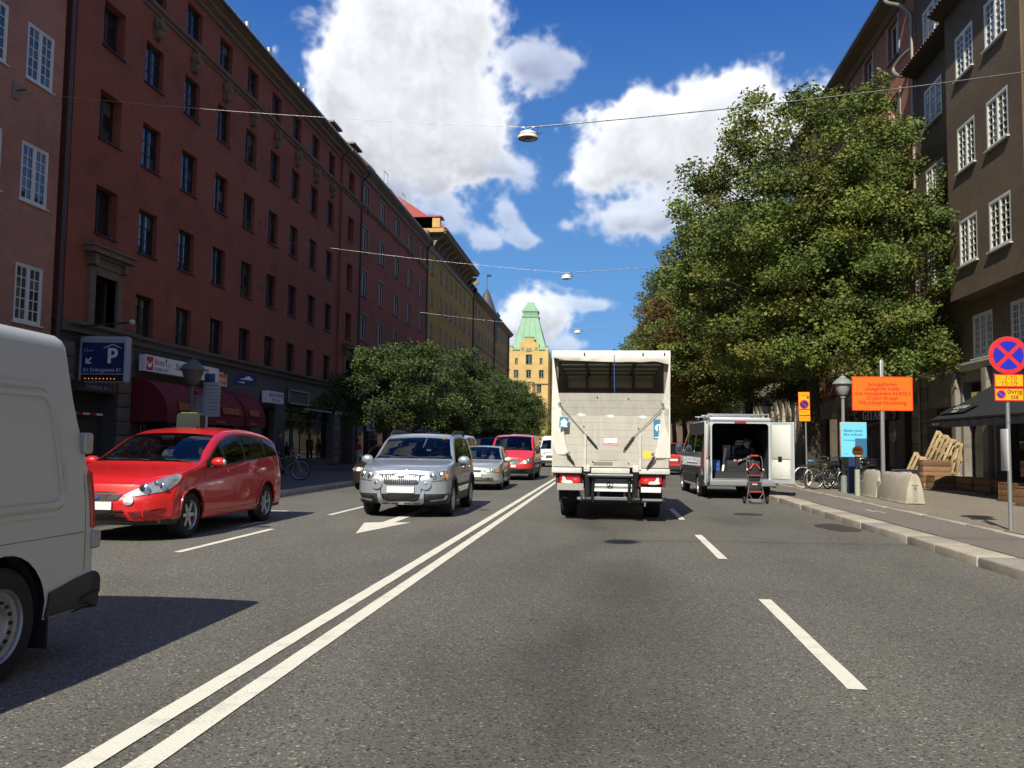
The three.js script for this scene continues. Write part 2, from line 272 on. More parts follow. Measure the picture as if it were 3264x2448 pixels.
  obj('cover', cyl(0.3, 0.3, 0.006, 0, -0.003, 0, 32), mat([0.06, 0.058, 0.055], 0.6, { metalness: 0.5 }), mh);
}
// ---------------------------------------------------------------- facades and windows
function facade(par, name, side, X, zn, zf, y0, y1, holes, depth, m) {
  const g = ext(rectPts(-zn, -zf, y0, y1), depth, 0, holes.map(([a, b, c, d]) => rectPts(-a, -b, c, d).reverse()));
  alongX(g).translate(side > 0 ? X - depth : X, 0, 0); return obj(name, metreUV(g), m, par);
}
const paneDark = [MT.pane, phys([0.02, 0.022, 0.025], 0.04, { ior: 1.9 }), phys([0.008, 0.01, 0.012], 0.02, { ior: 1.9 })];
const paneCurtain = [...paneDark, phys([0.10, 0.095, 0.08], 0.05, { ior: 1.8 }), phys([0.05, 0.05, 0.045], 0.04, { ior: 1.8 })];
const winWhite = mat([0.62, 0.62, 0.57], 0.5), winDark = mat([0.022, 0.02, 0.02], 0.5), winGrey = mat([0.40, 0.40, 0.36], 0.55), zinc = metal([0.16, 0.165, 0.17], 0.55, 0.6);
const STY = {
  dark: { rec: 0.16, fw: 0.06, mull: 0.1, bar: 0.03, cas: 2, cols: 1, rows: 3, m: winDark, panes: [...paneDark, ...paneDark, ...paneCurtain], sill: 0.07, sm: winDark },
  darkFar: { rec: 0.16, fw: 0.06, mull: 0.1, bar: 0.03, cas: 2, cols: 1, rows: 1, m: winDark, panes: paneDark, sill: 0.07, sm: winDark },
  white: { rec: 0.02, fw: 0.075, mull: 0.075, bar: 0.026, cas: 2, cols: 2, rows: 5, m: winWhite, panes: paneCurtain, sill: 0.05, sm: winWhite },
  pale: { rec: 0.07, fw: 0.06, mull: 0.09, bar: 0.03, cas: 2, cols: 1, rows: 1, m: winGrey, panes: [...paneCurtain, ...paneDark], sill: 0.08, sm: zinc },
  far: { rec: 0.05, fw: 0.09, mull: 0.1, bar: 0.03, cas: 1, cols: 1, rows: 1, m: winGrey, panes: [...paneCurtain, ...paneDark], sill: 0.06, sm: zinc },
};
const wcache = {};
function win(par, side, X, z0, z1, y0, y1, sname, opt = {}) {
  const st = { ...STY[sname], ...opt }, w = +(Math.abs(z1 - z0)).toFixed(2), h = +(y1 - y0).toFixed(2), key = [sname, w, h, JSON.stringify(opt)].join();
  let c = wcache[key];
  if (!c) {
    const G = [], P = [], f = st.fw, d = 0.07, zc = -st.rec - d / 2, bxz = (a, b, e, g, t = d) => G.push(bx(a, b, e, g, zc - t / 2, zc + t / 2));
    bxz(-w / 2, -w / 2 + f, -h / 2, h / 2); bxz(w / 2 - f, w / 2, -h / 2, h / 2); bxz(-w / 2 + f, w / 2 - f, h / 2 - f, h / 2); bxz(-w / 2 + f, w / 2 - f, -h / 2, -h / 2 + f);
    const iw = w - 2 * f, ih = h - 2 * f, cw = (iw - st.mull * (st.cas - 1)) / st.cas, sf = st.cas > 1 || st.cols > 1 ? 0.035 : 0;
    for (let k = 0; k < st.cas; k++) {
      const x0 = -iw / 2 + k * (cw + st.mull), x1 = x0 + cw, t = d * 0.7;
      if (k) bxz(x0 - st.mull, x0, -ih / 2, ih / 2);
      if (sf) { bxz(x0, x0 + sf, -ih / 2, ih / 2, t); bxz(x1 - sf, x1, -ih / 2, ih / 2, t); bxz(x0 + sf, x1 - sf, ih / 2 - sf, ih / 2, t); bxz(x0 + sf, x1 - sf, -ih / 2, -ih / 2 + sf, t); }
      const pw = (x1 - x0 - 2 * sf - st.bar * (st.cols - 1)) / st.cols, ph = (ih - 2 * sf - st.bar * (st.rows - 1)) / st.rows;
      for (let i = 1; i < st.cols; i++) { const q = x0 + sf + i * pw + (i - 1) * st.bar; bxz(q, q + st.bar, -ih / 2 + sf, ih / 2 - sf, 0.03); }
      for (let j = 1; j < st.rows; j++) { const q = -ih / 2 + sf + j * ph + (j - 1) * st.bar; bxz(x0 + sf, x1 - sf, q, q + st.bar, 0.034); }
      for (let i = 0; i < st.cols; i++) for (let j = 0; j < st.rows; j++) P.push([x0 + sf + i * (pw + st.bar) + pw / 2, -ih / 2 + sf + j * (ph + st.bar) + ph / 2]);
      c = { pg: new THREE.PlaneGeometry(pw + 0.008, ph + 0.008) };
    }
    c.fg = join(G); c.P = P; c.z = zc - 0.004; c.sg = st.sill ? bx(-w / 2 - 0.06, w / 2 + 0.06, -0.035, 0.0, -st.rec, st.sill) : null; wcache[key] = c;
  }
  const o = obj('window', c.fg, st.m, par); o.position.set(X, (y0 + y1) / 2, (z0 + z1) / 2); o.rotation.y = side * Math.PI / 2;
  for (const [x, y] of c.P) { const p = obj('pane', c.pg, st.panes[Math.floor(rnd() * st.panes.length)], o); p.position.set(x, y, c.z); p.rotation.set(rr(-0.006, 0.006), rr(-0.008, 0.008), 0); }
  if (c.sg) { const s = obj('sill', c.sg, st.sm, o); s.position.y = -h / 2 - 0.002; }
  return o;
}
const plasterM = mat([0.5, 0.47, 0.42], 0.9);
const roofM = mat([0.035, 0.036, 0.038], 0.45, { metalness: 0.4, map: scaled(T_streak, 4) });
const redRoofM = mat([0.42, 0.06, 0.045], 0.5, { map: scaled(T_streak, 4) });
// pitched roof over a street block: slope with standing seams, gable ends
function roof(par, side, Xe, Xr, ye, yr, zn, zf, m, seams = 0) {
  const s = [[Xe, ye], [Xr, yr], [Xr - side * 9, ye], [Xr - side * 9, ye - 0.4], [Xe, ye - 0.12]], g = ext(s, zn - zf).translate(0, 0, zf);
  const o = obj('roof', metreUV(g), m, par);
  if (seams) { const L = []; for (let z = zn - 0.3; z > zf; z -= seams) L.push(bar([Xe, ye + 0.02, z], [Xr, yr + 0.02, z], 0.05, 0.03)); obj('seams', L, m, o); }
  return o;
}
const brownM = stucco([0.285, 0.082, 0.042]), trimM = stone([0.19, 0.135, 0.09]), baseM = stone([0.095, 0.09, 0.078]);
const shopGlass = phys([0.35, 0.38, 0.38], 0.02, { transmission: 1, thickness: 0, ior: 1.5 });
const printed = (par, name, w, h, draw, x, y, z, ry, depth = 0.12, px = 260, edge = MT.white, rough = 0.5) => {       // a box sign with print on its face
  const o = obj(name, rb(w, h, depth, 0.012), edge, par); o.position.set(x, y, z); o.rotation.y = ry;
  obj('print', face(w - 0.02, h - 0.02, 0, 0, depth / 2 + 0.003), printMat(Math.round(w * px), Math.round(h * px), draw, rough), o); return o;
};
const txt = (g, s, x, y, size, col, font = 'sans-serif', bold = 'bold', al = 'center', maxw) => { g.fillStyle = col; g.font = `${bold} ${size}px ${font}`; g.textAlign = al; g.textBaseline = 'middle'; maxw ? g.fillText(s, x, y, maxw) : g.fillText(s, x, y); };

// ---- pink house at the frame's edge
{
  seed(21); const b = thing('pink_house', 'pink rendered house with white many-paned windows at the street corner', 'building');
  const rows = [[4.6, 6.25], [7.96, 9.63], [11.38, 13.0], [14.75, 16.35]], cols = [[-21.8, -22.98], [-19.85, -21.03], [-17.6, -18.8], [-15.4, -16.6], [-13.2, -14.4]], holes = [];
  for (const r of rows) for (const c of cols) holes.push([c[0], c[1], r[0], r[1]]);
  facade(b, 'wall', 1, XL, -6, -23.42, 0.13, 18.6, holes, 0.35, stucco([0.42, 0.20, 0.135]));
  for (const r of rows) for (const c of cols.slice(0, 3)) win(b, 1, XL, c[0], c[1], r[0], r[1], 'white');
  obj('backing', bx(XL - 0.36, XL - 9, 0, 18.6, -6, -23.3), plasterM, b);
  obj('cornice', metreUV(bx(XL, XL + 0.4, 18.2, 18.6, -6, -23.4)), trimM, b); roof(b, 1, XL + 0.5, -22, 18.7, 24, -6, -23.4, roofM);
  const pipe = obj('downpipe', [rod([XL + 0.1, 0.2, -23.6], [XL + 0.1, 18.3, -23.6], 0.075)], mat([0.06, 0.035, 0.03], 0.5), b);
  const br = thing('wire_bracket', 'small rusty wire anchor plate on the pink wall', 'bracket', XL, 10.83, -21.42);
  obj('plate', bx(0.005, 0.04, -0.22, 0.22, -0.14, 0.14), mat([0.2, 0.17, 0.14], 0.8), br); obj('eye', rod([0, 0, 0], [0.3, 0.02, 0], 0.02), MT.iron, br);
}
// ---- the taller block behind the camera whose shade lies over the left pavement
{
  const b = thing('corner_block', 'tall corner block standing behind the viewer on the left', 'building');
  obj('wall', metreUV(bx(XL, XL - 12, 0, 30, 32, -5.9)), stucco([0.42, 0.33, 0.25]), b); obj('roof', bx(XL + 0.4, XL - 12, 30, 30.6, 32, -5.9), roofM, b);
}
// ---- long red-brown block with shops
{
  seed(22); const b = thing('red_brown_block', 'dark red-brown block with dark casement windows above the kiosk shops', 'building');
  const rows = [[4.95, 6.42], [7.85, 9.38], [10.88, 12.44], [13.86, 15.36], [16.93, 18.2]];
  const cols = [[-27.87, -29.07], [-30.67, -31.87], [-33.47, -34.67], [-36.3, -37.48], [-39.15, -40.33], [-41.97, -43.13], [-44.85, -46.02], [-47.66, -48.85]];
  const holes = []; for (const c of cols) for (const r of rows) holes.push([c[0], c[1], r[0], r[1]]);
  facade(b, 'wall', 1, XL, -27.3, -49.95, 4.93, 19.0, holes, 0.35, brownM);
  cols.forEach((c, i) => rows.forEach(r => win(b, 1, XL, c[0], c[1], r[0], r[1], i < 6 ? 'dark' : 'darkFar')));
  // projecting end bays
  const h0 = rows.slice(1).map(r => [-25.1, -26.3, r[0], r[1]]); h0.push([-25.16, -26.4, 5.0, 6.53]);
  facade(b, 'end_bay', 1, XL + 0.14, -23.75, -27.3, 4.93, 19.0, h0, 0.5, brownM); rows.slice(1).forEach(r => win(b, 1, XL + 0.14, -25.1, -26.3, r[0], r[1], 'dark', { rec: 0.3 }));
  const h1 = rows.slice(1).map(r => [-51.25, -52.4, r[0], r[1]]); h1.push([-51.2, -52.4, 5, 6.6]);
  facade(b, 'end_bay', 1, XL + 0.14, -49.95, -53.8, 4.93, 19.0, h1, 0.5, brownM); rows.slice(1).forEach(r => win(b, 1, XL + 0.14, -51.25, -52.4, r[0], r[1], 'darkFar', { rec: 0.3 }));
  obj('backing', [bx(XL - 0.4, XL - 9, 4.6, 19, -23.6, -53.8)], plasterM, b);
  // stone portals round the first-floor openings of the end bays
  for (const [za, zb] of [[-25.16, -26.4], [-51.2, -52.4]]) {
    const X = XL + 0.14, p = obj('portal', [bx(X - 0.3, X + 0.1, 4.98, 6.75, za + 0.3, za), bx(X - 0.3, X + 0.1, 4.98, 6.75, zb, zb - 0.3), bx(X - 0.3, X + 0.1, 6.53, 6.8, za + 0.02, zb - 0.02), bx(X, X + 0.14, 6.8, 7.05, za + 0.36, zb - 0.36), bx(X, X + 0.2, 7.06, 7.16, za + 0.45, zb - 0.45), bx(X, X + 0.34, 7.16, 7.34, za + 0.6, zb - 0.6), bx(X, X + 0.4, 7.34, 7.4, za + 0.66, zb - 0.66),
      bx(X, X + 0.26, 6.82, 7.14, za + 0.34, za + 0.12), bx(X, X + 0.26, 6.82, 7.14, zb - 0.12, zb - 0.34)].map(metreUV), trimM, b);
    win(b, 1, X - 0.2, za, zb, 5.0, 6.53, 'darkFar', { sill: 0 });
  }
  // string course, scroll ornaments above the fourth-floor windows, main cornice
  const prof = (X, y) => [[X - 0.05, y - 0.16], [X + 0.05, y - 0.16], [X + 0.07, y - 0.06], [X + 0.17, y - 0.02], [X + 0.2, y + 0.08], [X - 0.05, y + 0.1]];
  obj('string_course', [ext(prof(XL, 16.7), 22.6).translate(0, 0, -49.93), ext(prof(XL + 0.14, 16.7), 3.5).translate(0, 0, -27.28), ext(prof(XL + 0.14, 16.7), 3.8).translate(0, 0, -53.78)].map(g => metreUV(g)), trimM, b);
  const orn = creased(join(new THREE.SphereGeometry(0.26, 14, 10).scale(0.75, 1, 1).translate(0.1, 0.12, 0), new THREE.SphereGeometry(0.17, 12, 8).scale(0.9, 1.2, 0.8).translate(0.14, -0.22, 0.02), new THREE.TorusGeometry(0.17, 0.06, 8, 16).rotateY(Math.PI / 2).translate(0.24, 0.14, 0), bx(0, 0.1, -0.4, 0.36, -0.18, 0.18)));
  for (const c of cols) { const o = obj('scroll_ornament', orn, trimM, b); o.position.set(XL, 16.02, (c[0] + c[1]) / 2); }
  const cor = X => [[X - 0.05, 18.5], [X + 0.08, 18.52], [X + 0.1, 18.66], [X + 0.3, 18.75], [X + 0.34, 18.86], [X + 0.55, 18.94], [X + 0.58, 19.08], [X - 0.05, 19.1]];
  obj('cornice', [ext(cor(XL), 22.62).translate(0, 0, -49.94), ext(cor(XL + 0.14), 3.54).translate(0, 0, -27.29), ext(cor(XL + 0.14), 3.84).translate(0, 0, -53.79)].map(g => metreUV(g)), trimM, b);
  roof(b, 1, XL + 0.62, -21, 19.1, 25.2, -23.6, -53.85, roofM, 0.6);
  const ro = b.children[b.children.length - 1];
  const dorm = z => { const g = [bx(-17.2, -19.4, 19.6, 21.0, z, z - 1.5), bx(-16.7, -19.6, 21.0, 21.12, z + 0.15, z - 1.65)]; const d = obj('dormer', g.map(metreUV), stucco([0.30, 0.31, 0.29]), ro); obj('dormer_window', [bx(-17.16, -17.2, 19.8, 20.9, z - 0.15, z - 1.35)], MT.pane, d); };
  [-50.6].forEach(dorm);
  for (const z of [-38.5, -41.2, -45.5, -46.3]) obj('vent_pipe', cyl(0.14, 0.14, 0.9, -17.1, 20.4, z, 12), MT.galv, ro);
  obj('chimney', metreUV(bx(-19, -20.4, 21.5, 25.2, -34, -35.6)), stone([0.1, 0.09, 0.08]), ro); obj('roof_hatch', [bx(-16.9, -17.6, 19.9, 20.6, -42.8, -43.8)], roofM, ro);
  // vents drilled in pairs between windows
  const vents = []; for (const y of [7.6, 10.6, 13.6, 16.2]) for (const z of [-38.1, -38.7]) vents.push(bx(XL - 0.01, XL + 0.006, y + 0.8, y + 1.0, z, z - 0.14)); obj('air_vents', vents, MT.black, b);
  // ---- ground floor: stone base with shop openings
  const open = [[-24.4, -26.8, 0.13, 3.0], [-27.9, -30.2, 0.55, 3.35], [-30.7, -33.7, 0.55, 3.35], [-34.2, -35.9, 0.4, 3.35], [-36.5, -37.7, 0.13, 2.9], [-38.95, -40.5, 0.13, 3.1], [-41.95, -49.2, 0.5, 3.3], [-50.6, -53.4, 0.13, 3.05]];
  facade(b, 'base_wall', 1, XL + 0.06, -23.75, -53.8, 0.05, 4.62, open, 0.5, baseM);
  obj('base_cornice', [[-23.72, -27.3, XL + 0.2], [-27.32, -49.93, XL + 0.06], [-49.95, -53.8, XL + 0.2]].map(([a, c, X]) => metreUV(ext([[X - 0.1, 4.62], [X + 0.1, 4.62], [X + 0.14, 4.76], [X + 0.3, 4.84], [X + 0.32, 4.93], [X - 0.1, 4.95]], a - c).translate(0, 0, c))), stone([0.16, 0.145, 0.12]), b);
  // rusticated blocks beside the gateways
  const rm = [0, 1].map(i => stone([[0.17, 0.13, 0.10], [0.14, 0.115, 0.092]][i], 2));
  for (const [za, zb] of [[-23.8, -24.4], [-26.8, -27.6], [-49.4, -50.6], [-53.4, -53.8]]) for (let y = 0.2, k = 0; y < 4.3; y += 0.46, k++) obj('stone_block', metreUV(creased(rbx(XL + 0.05, XL + 0.17, y, y + 0.44, za - 0.02, zb + 0.02, 0.03))), rm[k % 2], b);
  obj('shop_interior', [bx(XL - 3, XL - 3.1, 0, 4.6, -23.8, -53.8), bx(XL - 3, XL, 0.06, 0.12, -23.8, -53.8), bx(XL - 3, XL, 4.4, 4.5, -23.8, -53.8), bx(XL - 0.5, XL - 3, 0, 4.5, -38, -38.1), bx(XL - 0.5, XL - 3, 0, 4.5, -41, -41.1), bx(XL - 0.5, XL - 3, 0, 4.5, -49.3, -49.4), bx(XL - 0.5, XL - 3, 0, 4.5, -27.3, -27.4), bx(XL - 3, XL, 0, 4.5, -23.8, -23.9), bx(XL - 3, XL, 0, 4.5, -53.7, -53.8)], mat([0.30, 0.28, 0.25], 0.9), b);
  const shopWin = (z0, z1, y0, y1, n, m = MT.plastic) => { const X = XL - 0.22, w = (z0 - z1) / n, G = [bx(X - 0.03, X + 0.03, y0, y0 + 0.08, z0, z1), bx(X - 0.03, X + 0.03, y1 - 0.08, y1, z0, z1), bx(X - 0.025, X + 0.025, y1 - 0.75, y1 - 0.69, z0, z1)]; for (let i = 0; i <= n; i++) G.push(bx(X - 0.028, X + 0.028, y0, y1, z0 - i * w + 0.03, z0 - i * w - 0.03)); const f = obj('shop_window', G, m, b); for (let i = 0; i < n; i++) obj('pane', new THREE.PlaneGeometry(w, y1 - y0).rotateY(Math.PI / 2).translate(X, (y0 + y1) / 2, z0 - (i + 0.5) * w), shopGlass, f); };
  shopWin(-27.9, -30.2, 0.55, 3.35, 2); shopWin(-30.7, -33.7, 0.55, 3.35, 2); shopWin(-34.2, -35.9, 0.4, 3.35, 2); shopWin(-41.95, -49.2, 0.5, 3.3, 5); shopWin(-38.95, -40.5, 0.2, 3.1, 2, wood([0.10, 0.05, 0.03]));
  // posters inside the last shop windows
  const po = [[-43.6, 1.2, 0.9, 1.2, '#9fb0a8'], [-45.6, 1.5, 0.5, 1.6, '#6d8f8a'], [-47.2, 1.7, 1.1, 1.5, '#c9b183'], [-42.4, 1.3, 0.4, 2.0, '#b8a8a0'], [-39.3, 2.5, 0.5, 0.8, '#7f8b55']];
  for (const [z, y, w, h, c] of po) obj('poster', new THREE.PlaneGeometry(w, h).rotateY(Math.PI / 2).translate(XL - 0.25, y + 0.3, z), mat(c, 0.8), b);
  for (const [y, za, zb] of [[3.0, -24.4, -26.8], [3.05, -50.6, -53.4], [2.9, -36.5, -37.7]]) obj('gateway_door', bx(XL - 0.45, XL - 0.4, 0.1, y, za, zb), mat([0.05, 0.042, 0.035], 0.7), b);
}
// ---- shop signs and awnings of that block, each a thing of its own
{
  const k = thing('kiosk_sign', 'long white lightbox reading Keno and St Eriksplans above the red awnings', 'sign', 0, 0, 0);
  printed(k, 'lightbox', 5.6, 0.56, (g, w, h) => {
    g.fillStyle = '#e4e2dc'; g.fillRect(0, 0, w, h); g.fillStyle = '#b3162b'; g.fillRect(10, 10, 118, h - 20);
    g.fillStyle = '#f2efe8'; g.beginPath(); g.ellipse(69, 62, 42, 50, 0, 0, 6.3); g.fill(); g.fillStyle = '#b3162b'; g.beginPath(); g.ellipse(69, 54, 30, 40, 0, 0, 6.3); g.fill(); g.fillRect(30, 10, 78, 40); g.fillStyle = '#f2efe8'; g.beginPath(); g.arc(69, 84, 15, 0, 6.3); g.fill(); g.fillStyle = '#b3162b'; g.beginPath(); g.moveTo(20, 140); g.lineTo(38, 90); g.lineTo(44, 140); g.fill();
    txt(g, 'Keno', 240, 52, 80, '#b3162b', 'sans-serif', 'bold', 'center', 180); txt(g, 'SVENSKA SPEL', 275, 118, 42, '#1c1c1c', 'sans-serif', 'bold', 'center', 270);
    g.fillStyle = '#222'; g.fillRect(352, 20, 14, 58); g.beginPath(); g.arc(359, 22, 14, 0, 6.3); g.fill(); for (const [x, y] of [[400, 66], [432, 58], [420, 84]]) { g.strokeStyle = '#444'; g.lineWidth = 4; g.beginPath(); g.arc(x, y, 10, 0, 6.3); g.stroke(); }
    txt(g, 'St Eriksplans', 830, 62, 88, '#161616', 'serif', 'bold', 'center', 620); txt(g, 'SPEL & TOBAK', 860, 122, 34, '#161616', 'sans-serif', 'bold', 'center', 400);
  }, XL + 0.36, 4.05, -30.62, Math.PI / 2, 0.24);
  const t = thing('ticket_sign', 'small orange ticket agency sign with white border beside the kiosk lightbox', 'sign');
  printed(t, 'panel', 0.95, 0.55, (g, w, h) => { g.fillStyle = '#ddd8cf'; g.fillRect(0, 0, w, h); g.fillStyle = '#e0742a'; g.fillRect(10, 8, w - 20, h - 22); txt(g, 'ticnet', w / 2, h / 2, 64, '#f4efe6', 'sans-serif', 'bold', 'center', w - 40); }, XL + 0.32, 3.95, -33.98, Math.PI / 2, 0.1);
  const f = thing('blue_flag_sign', 'dark blue projecting sign with white ferry wave emblem', 'sign');
  const fg = obj('panel', ext([[-0.55, -0.25], [0.4, -0.25], [0.55, 0.27], [-0.32, 0.27]], 0.04), mat([0.01, 0.014, 0.09], 0.5), f); fg.position.set(-14.95, 4.0, -34.6); fg.rotation.y = 0.55;
  obj('emblem', join(sheet([[-0.3, -0.12], [-0.02, -0.16], [0.02, -0.1]]), sheet([[-0.2, 0], [0.3, -0.04], [0.36, 0.01], [0.1, 0.03], [-0.1, 0.03]]), sheet([[-0.05, 0.04], [0.16, 0.14], [0.3, 0.03]])).translate(0, 0, 0.046), MT.white, fg); obj('arm', rod([-0.5, 0.2, 0], [-1.1, 0.2, 0.1], 0.02), MT.iron, fg);
  const e = thing('hairdresser_sign', 'white box sign reading Eriks Klippotek Herr Dam', 'sign');
  printed(e, 'panel', 1.95, 0.55, (g, w, h) => { g.fillStyle = '#c9ccca'; g.fillRect(0, 0, w, h); txt(g, 'ERIKS KLIPPOTEK', w / 2, h * 0.33, 66, '#1a1b1c', 'sans-serif', 'bold', 'center', w - 30); txt(g, 'HERR - DAM', w / 2, h * 0.74, 48, '#1a1b1c', 'sans-serif', 'bold', 'center', w * 0.6); }, XL + 0.32, 3.52, -39.6, Math.PI / 2, 0.3);
  const m = thing('magenta_sign', 'small magenta shop sign behind the far red awning', 'sign');
  printed(m, 'panel', 0.7, 0.4, (g, w, h) => { g.fillStyle = '#6d1048'; g.fillRect(0, 0, w, h); txt(g, 'BIRKA', w / 2, h / 2, 60, '#c79ab4', 'sans-serif', 'bold', 'center', w - 20); }, XL + 0.4, 3.0, -36.7, 0.3, 0.05);
  const v = thing('green_fascia', 'dull green shop fascia with framed box above the pale awning rail', 'sign');
  obj('board', metreUV(bx(XL + 0.08, XL + 0.2, 3.35, 4.1, -41.9, -49.6)), mat([0.09, 0.095, 0.05], 0.8, { map: scaled(T_streak, 3) }), v);
  obj('frame', [bx(XL + 0.2, XL + 0.26, 4.02, 4.08, -41.9, -44.8), bx(XL + 0.2, XL + 0.26, 3.36, 3.42, -41.9, -44.8), bx(XL + 0.2, XL + 0.26, 3.36, 4.08, -41.9, -41.96), bx(XL + 0.2, XL + 0.26, 3.36, 4.08, -44.74, -44.8)], MT.galv, v); obj('rail', [bar([XL + 0.9, 3.12, -42.4], [XL + 0.9, 3.08, -49.2], 0.12, 0.07)], mat([0.3, 0.31, 0.31], 0.6), v); obj('arms', [-43, -46, -48.6].map(z => rod([XL, 3.3, z], [XL + 0.9, 3.1, z], 0.02)), MT.iron, v);
  // parking sign: projecting double-faced box, and its smaller display
  const p = thing('parking_sign', 'blue projecting parking house sign with white P under a roof mark', 'sign');
  const pb = obj('case', rb(1.5, 1.42, 0.3, 0.09, 0, 0, 0, 4), mat([0.34, 0.34, 0.35], 0.45), p); pb.position.set(-15.1, 3.83, -24.75); pb.rotation.y = 0.1;
  obj('print', face(1.28, 1.16, 0.0, -0.07, 0.152), printMat(512, 464, (g, w, h) => {
    g.fillStyle = '#10124f'; g.fillRect(0, 0, w, 372); g.fillStyle = '#0b0b10'; g.fillRect(0, 384, w, 80); g.fillStyle = '#8d8e99'; g.fillRect(0, 372, w, 12);
    txt(g, 'P', 370, 160, 260, '#d9ddd2'); g.strokeStyle = '#c9cdd0'; g.lineWidth = 10; g.beginPath(); g.moveTo(262, 64); g.lineTo(370, 22); g.lineTo(476, 64); g.stroke();
    g.lineWidth = 5; g.strokeStyle = '#8f94b0'; g.beginPath(); g.arc(48, 92, 20, 0, 6.3); g.stroke(); txt(g, 'PARK', 104, 98, 30, '#8f94b0');
    g.lineWidth = 22; g.strokeStyle = '#c0c5cc'; g.beginPath(); g.moveTo(120, 180); g.lineTo(64, 240); g.moveTo(60, 190); g.lineTo(60, 246); g.lineTo(118, 246); g.stroke(); txt(g, 'S:t Eriksgatan 81', w / 2 - 4, 330, 58, '#aeb2c0', 'sans-serif', 'bold', 'center', w - 12);
  }), pb);
  const ledM = mat([0.2, 0.05, 0.01], 0.5, { emissive: lin([1, 0.3, 0.06]), emissiveIntensity: 1.6 });
  for (let i = 0; i < 9; i++) obj('led_light', new THREE.SphereGeometry(0.012, 8, 6).translate(-0.5 + i * 0.11, -0.58, 0.162), ledM, pb);
  obj('arm', [rod([-0.7, 0.4, 0], [-1.1, 0.4, 0], 0.03), rod([-0.7, -0.4, 0], [-1.1, -0.4, 0], 0.03)], MT.iron, pb);
  const q = thing('garage_display', 'narrow black garage display with two amber figures under the parking sign', 'sign');
  const qb = printed(q, 'case', 2.6, 0.3, (g, w, h) => { g.fillStyle = '#121315'; g.fillRect(0, 0, w, h); txt(g, 'S:T ERIKSG. 81', w * 0.55, h / 2, 46, '#8a8c88', 'sans-serif', 'bold', 'center', 300); g.fillStyle = '#5d360a'; g.beginPath(); g.ellipse(w - 120, h / 2, 28, 32, 0, 0, 6.3); g.ellipse(w - 50, h / 2, 28, 32, 0, 0, 6.3); g.fill(); }, XL + 0.3, 3.02, -25.1, Math.PI / 2, 0.16, 260, MT.plastic);
  const gb = thing('garage_barrier', 'red and white striped garage barrier bar in the dark gateway', 'barrier');
  for (let i = 0; i < 6; i++) obj('stripe', bx(XL - 0.3, XL - 0.25, 2.2, 2.27, -24.5 - i * 0.36, -24.86 - i * 0.36), i % 2 ? MT.white : mat([0.4, 0.03, 0.03], 0.6), gb);
  // quarter-round red awnings with ribs and gold lettering
  const cloth = mat([0.26, 0.012, 0.02], 0.85, { map: scaled(T_grain, 0.5) });
  const goldPrint = printMat(512, 96, (g, w, h) => { g.fillStyle = '#7c1018'; g.fillRect(0, 0, w, h); txt(g, 'AFTONBLADET', w / 2, h / 2 + 4, 88, '#9b7f34', 'serif', 'bold', 'center', w - 16); }, 0.85);
  const awn = (z0, z1, label) => {
    const a = thing('awning', label, 'awning', 0, 0, 0, 0, 'red kiosk awnings'), n = 12, prof = Array.from({ length: n + 1 }, (_, i) => { const t = i / n * Math.PI / 2; return [XL + 0.1 + 1.3 * Math.sin(t), 2.28 + 1.25 * Math.cos(t)]; }); prof.push([XL + 1.4, 2.05]);
    const P = [], I = [], m = 14; for (let j = 0; j <= m; j++) { const z = lerp(z0, z1, j / m), e = Math.min(j, m - j) < 0 ? 0 : 1, sag = 0.03 * Math.sin(j / m * Math.PI * 3) ** 2; for (const [x, y] of prof) P.push(x - sag * 0.5, y - sag, z); }
    const q = prof.length; for (let j = 0; j < m; j++) for (let i = 0; i < q - 1; i++) { const u = j * q + i; I.push(u, u + 1, u + q, u + q, u + 1, u + q + 1); }
    const g = new THREE.BufferGeometry(); g.setAttribute('position', new THREE.Float32BufferAttribute(P, 3)); g.setIndex(I); g.computeVertexNormals(); const c = obj('cloth', metreUV(g), cloth, a);
    const endp = [...prof, [XL + 0.1, 2.05]]; for (const z of [z0, z1]) obj('end_panel', metreUV(sheet(endp).translate(0, 0, z)), cloth, a);
    for (const z of [z0, lerp(z0, z1, 0.33), lerp(z0, z1, 0.66), z1]) obj('rib', tube(prof.slice(0, -1).map(([x, y]) => [x + 0.006, y + 0.006, z]), 0.008, 20, 5), mat([0.22, 0.06, 0.05], 0.8), c);
    const s = obj('lettering', new THREE.PlaneGeometry(Math.min(1.7, (z0 - z1) * 0.55), 0.34), goldPrint, a); s.position.set(XL + 1.385, 2.62, z1 + 1.15); s.rotation.set(0, Math.PI / 2, 0); s.rotation.order = 'YXZ'; s.rotation.x = -0.26; s.position.x += 0.0;
    const s2 = obj('lettering', new THREE.PlaneGeometry(0.8, 0.15), goldPrint, a); s2.position.set(XL + 1.408, 2.165, lerp(z0, z1, 0.35)); s2.rotation.y = Math.PI / 2;
  };
  awn(-27.7, -30.35, 'nearest red quarter-round kiosk awning lettered in gold'); awn(-30.6, -33.9, 'middle red quarter-round kiosk awning half hidden behind the info board'); awn(-34.15, -36.1, 'farthest and narrowest of the three red kiosk awnings');
  const fl = thing('flagpole_holder', 'thin wall bracket with pale knob above the parking sign', 'bracket'); obj('rod', rod([XL, 4.75, -24.2], [-14.2, 4.95, -24.6], 0.03), MT.iron, fl); obj('knob', new THREE.SphereGeometry(0.09, 12, 8).translate(-14.2, 4.95, -24.6), mat([0.5, 0.48, 0.35], 0.5), fl);
}
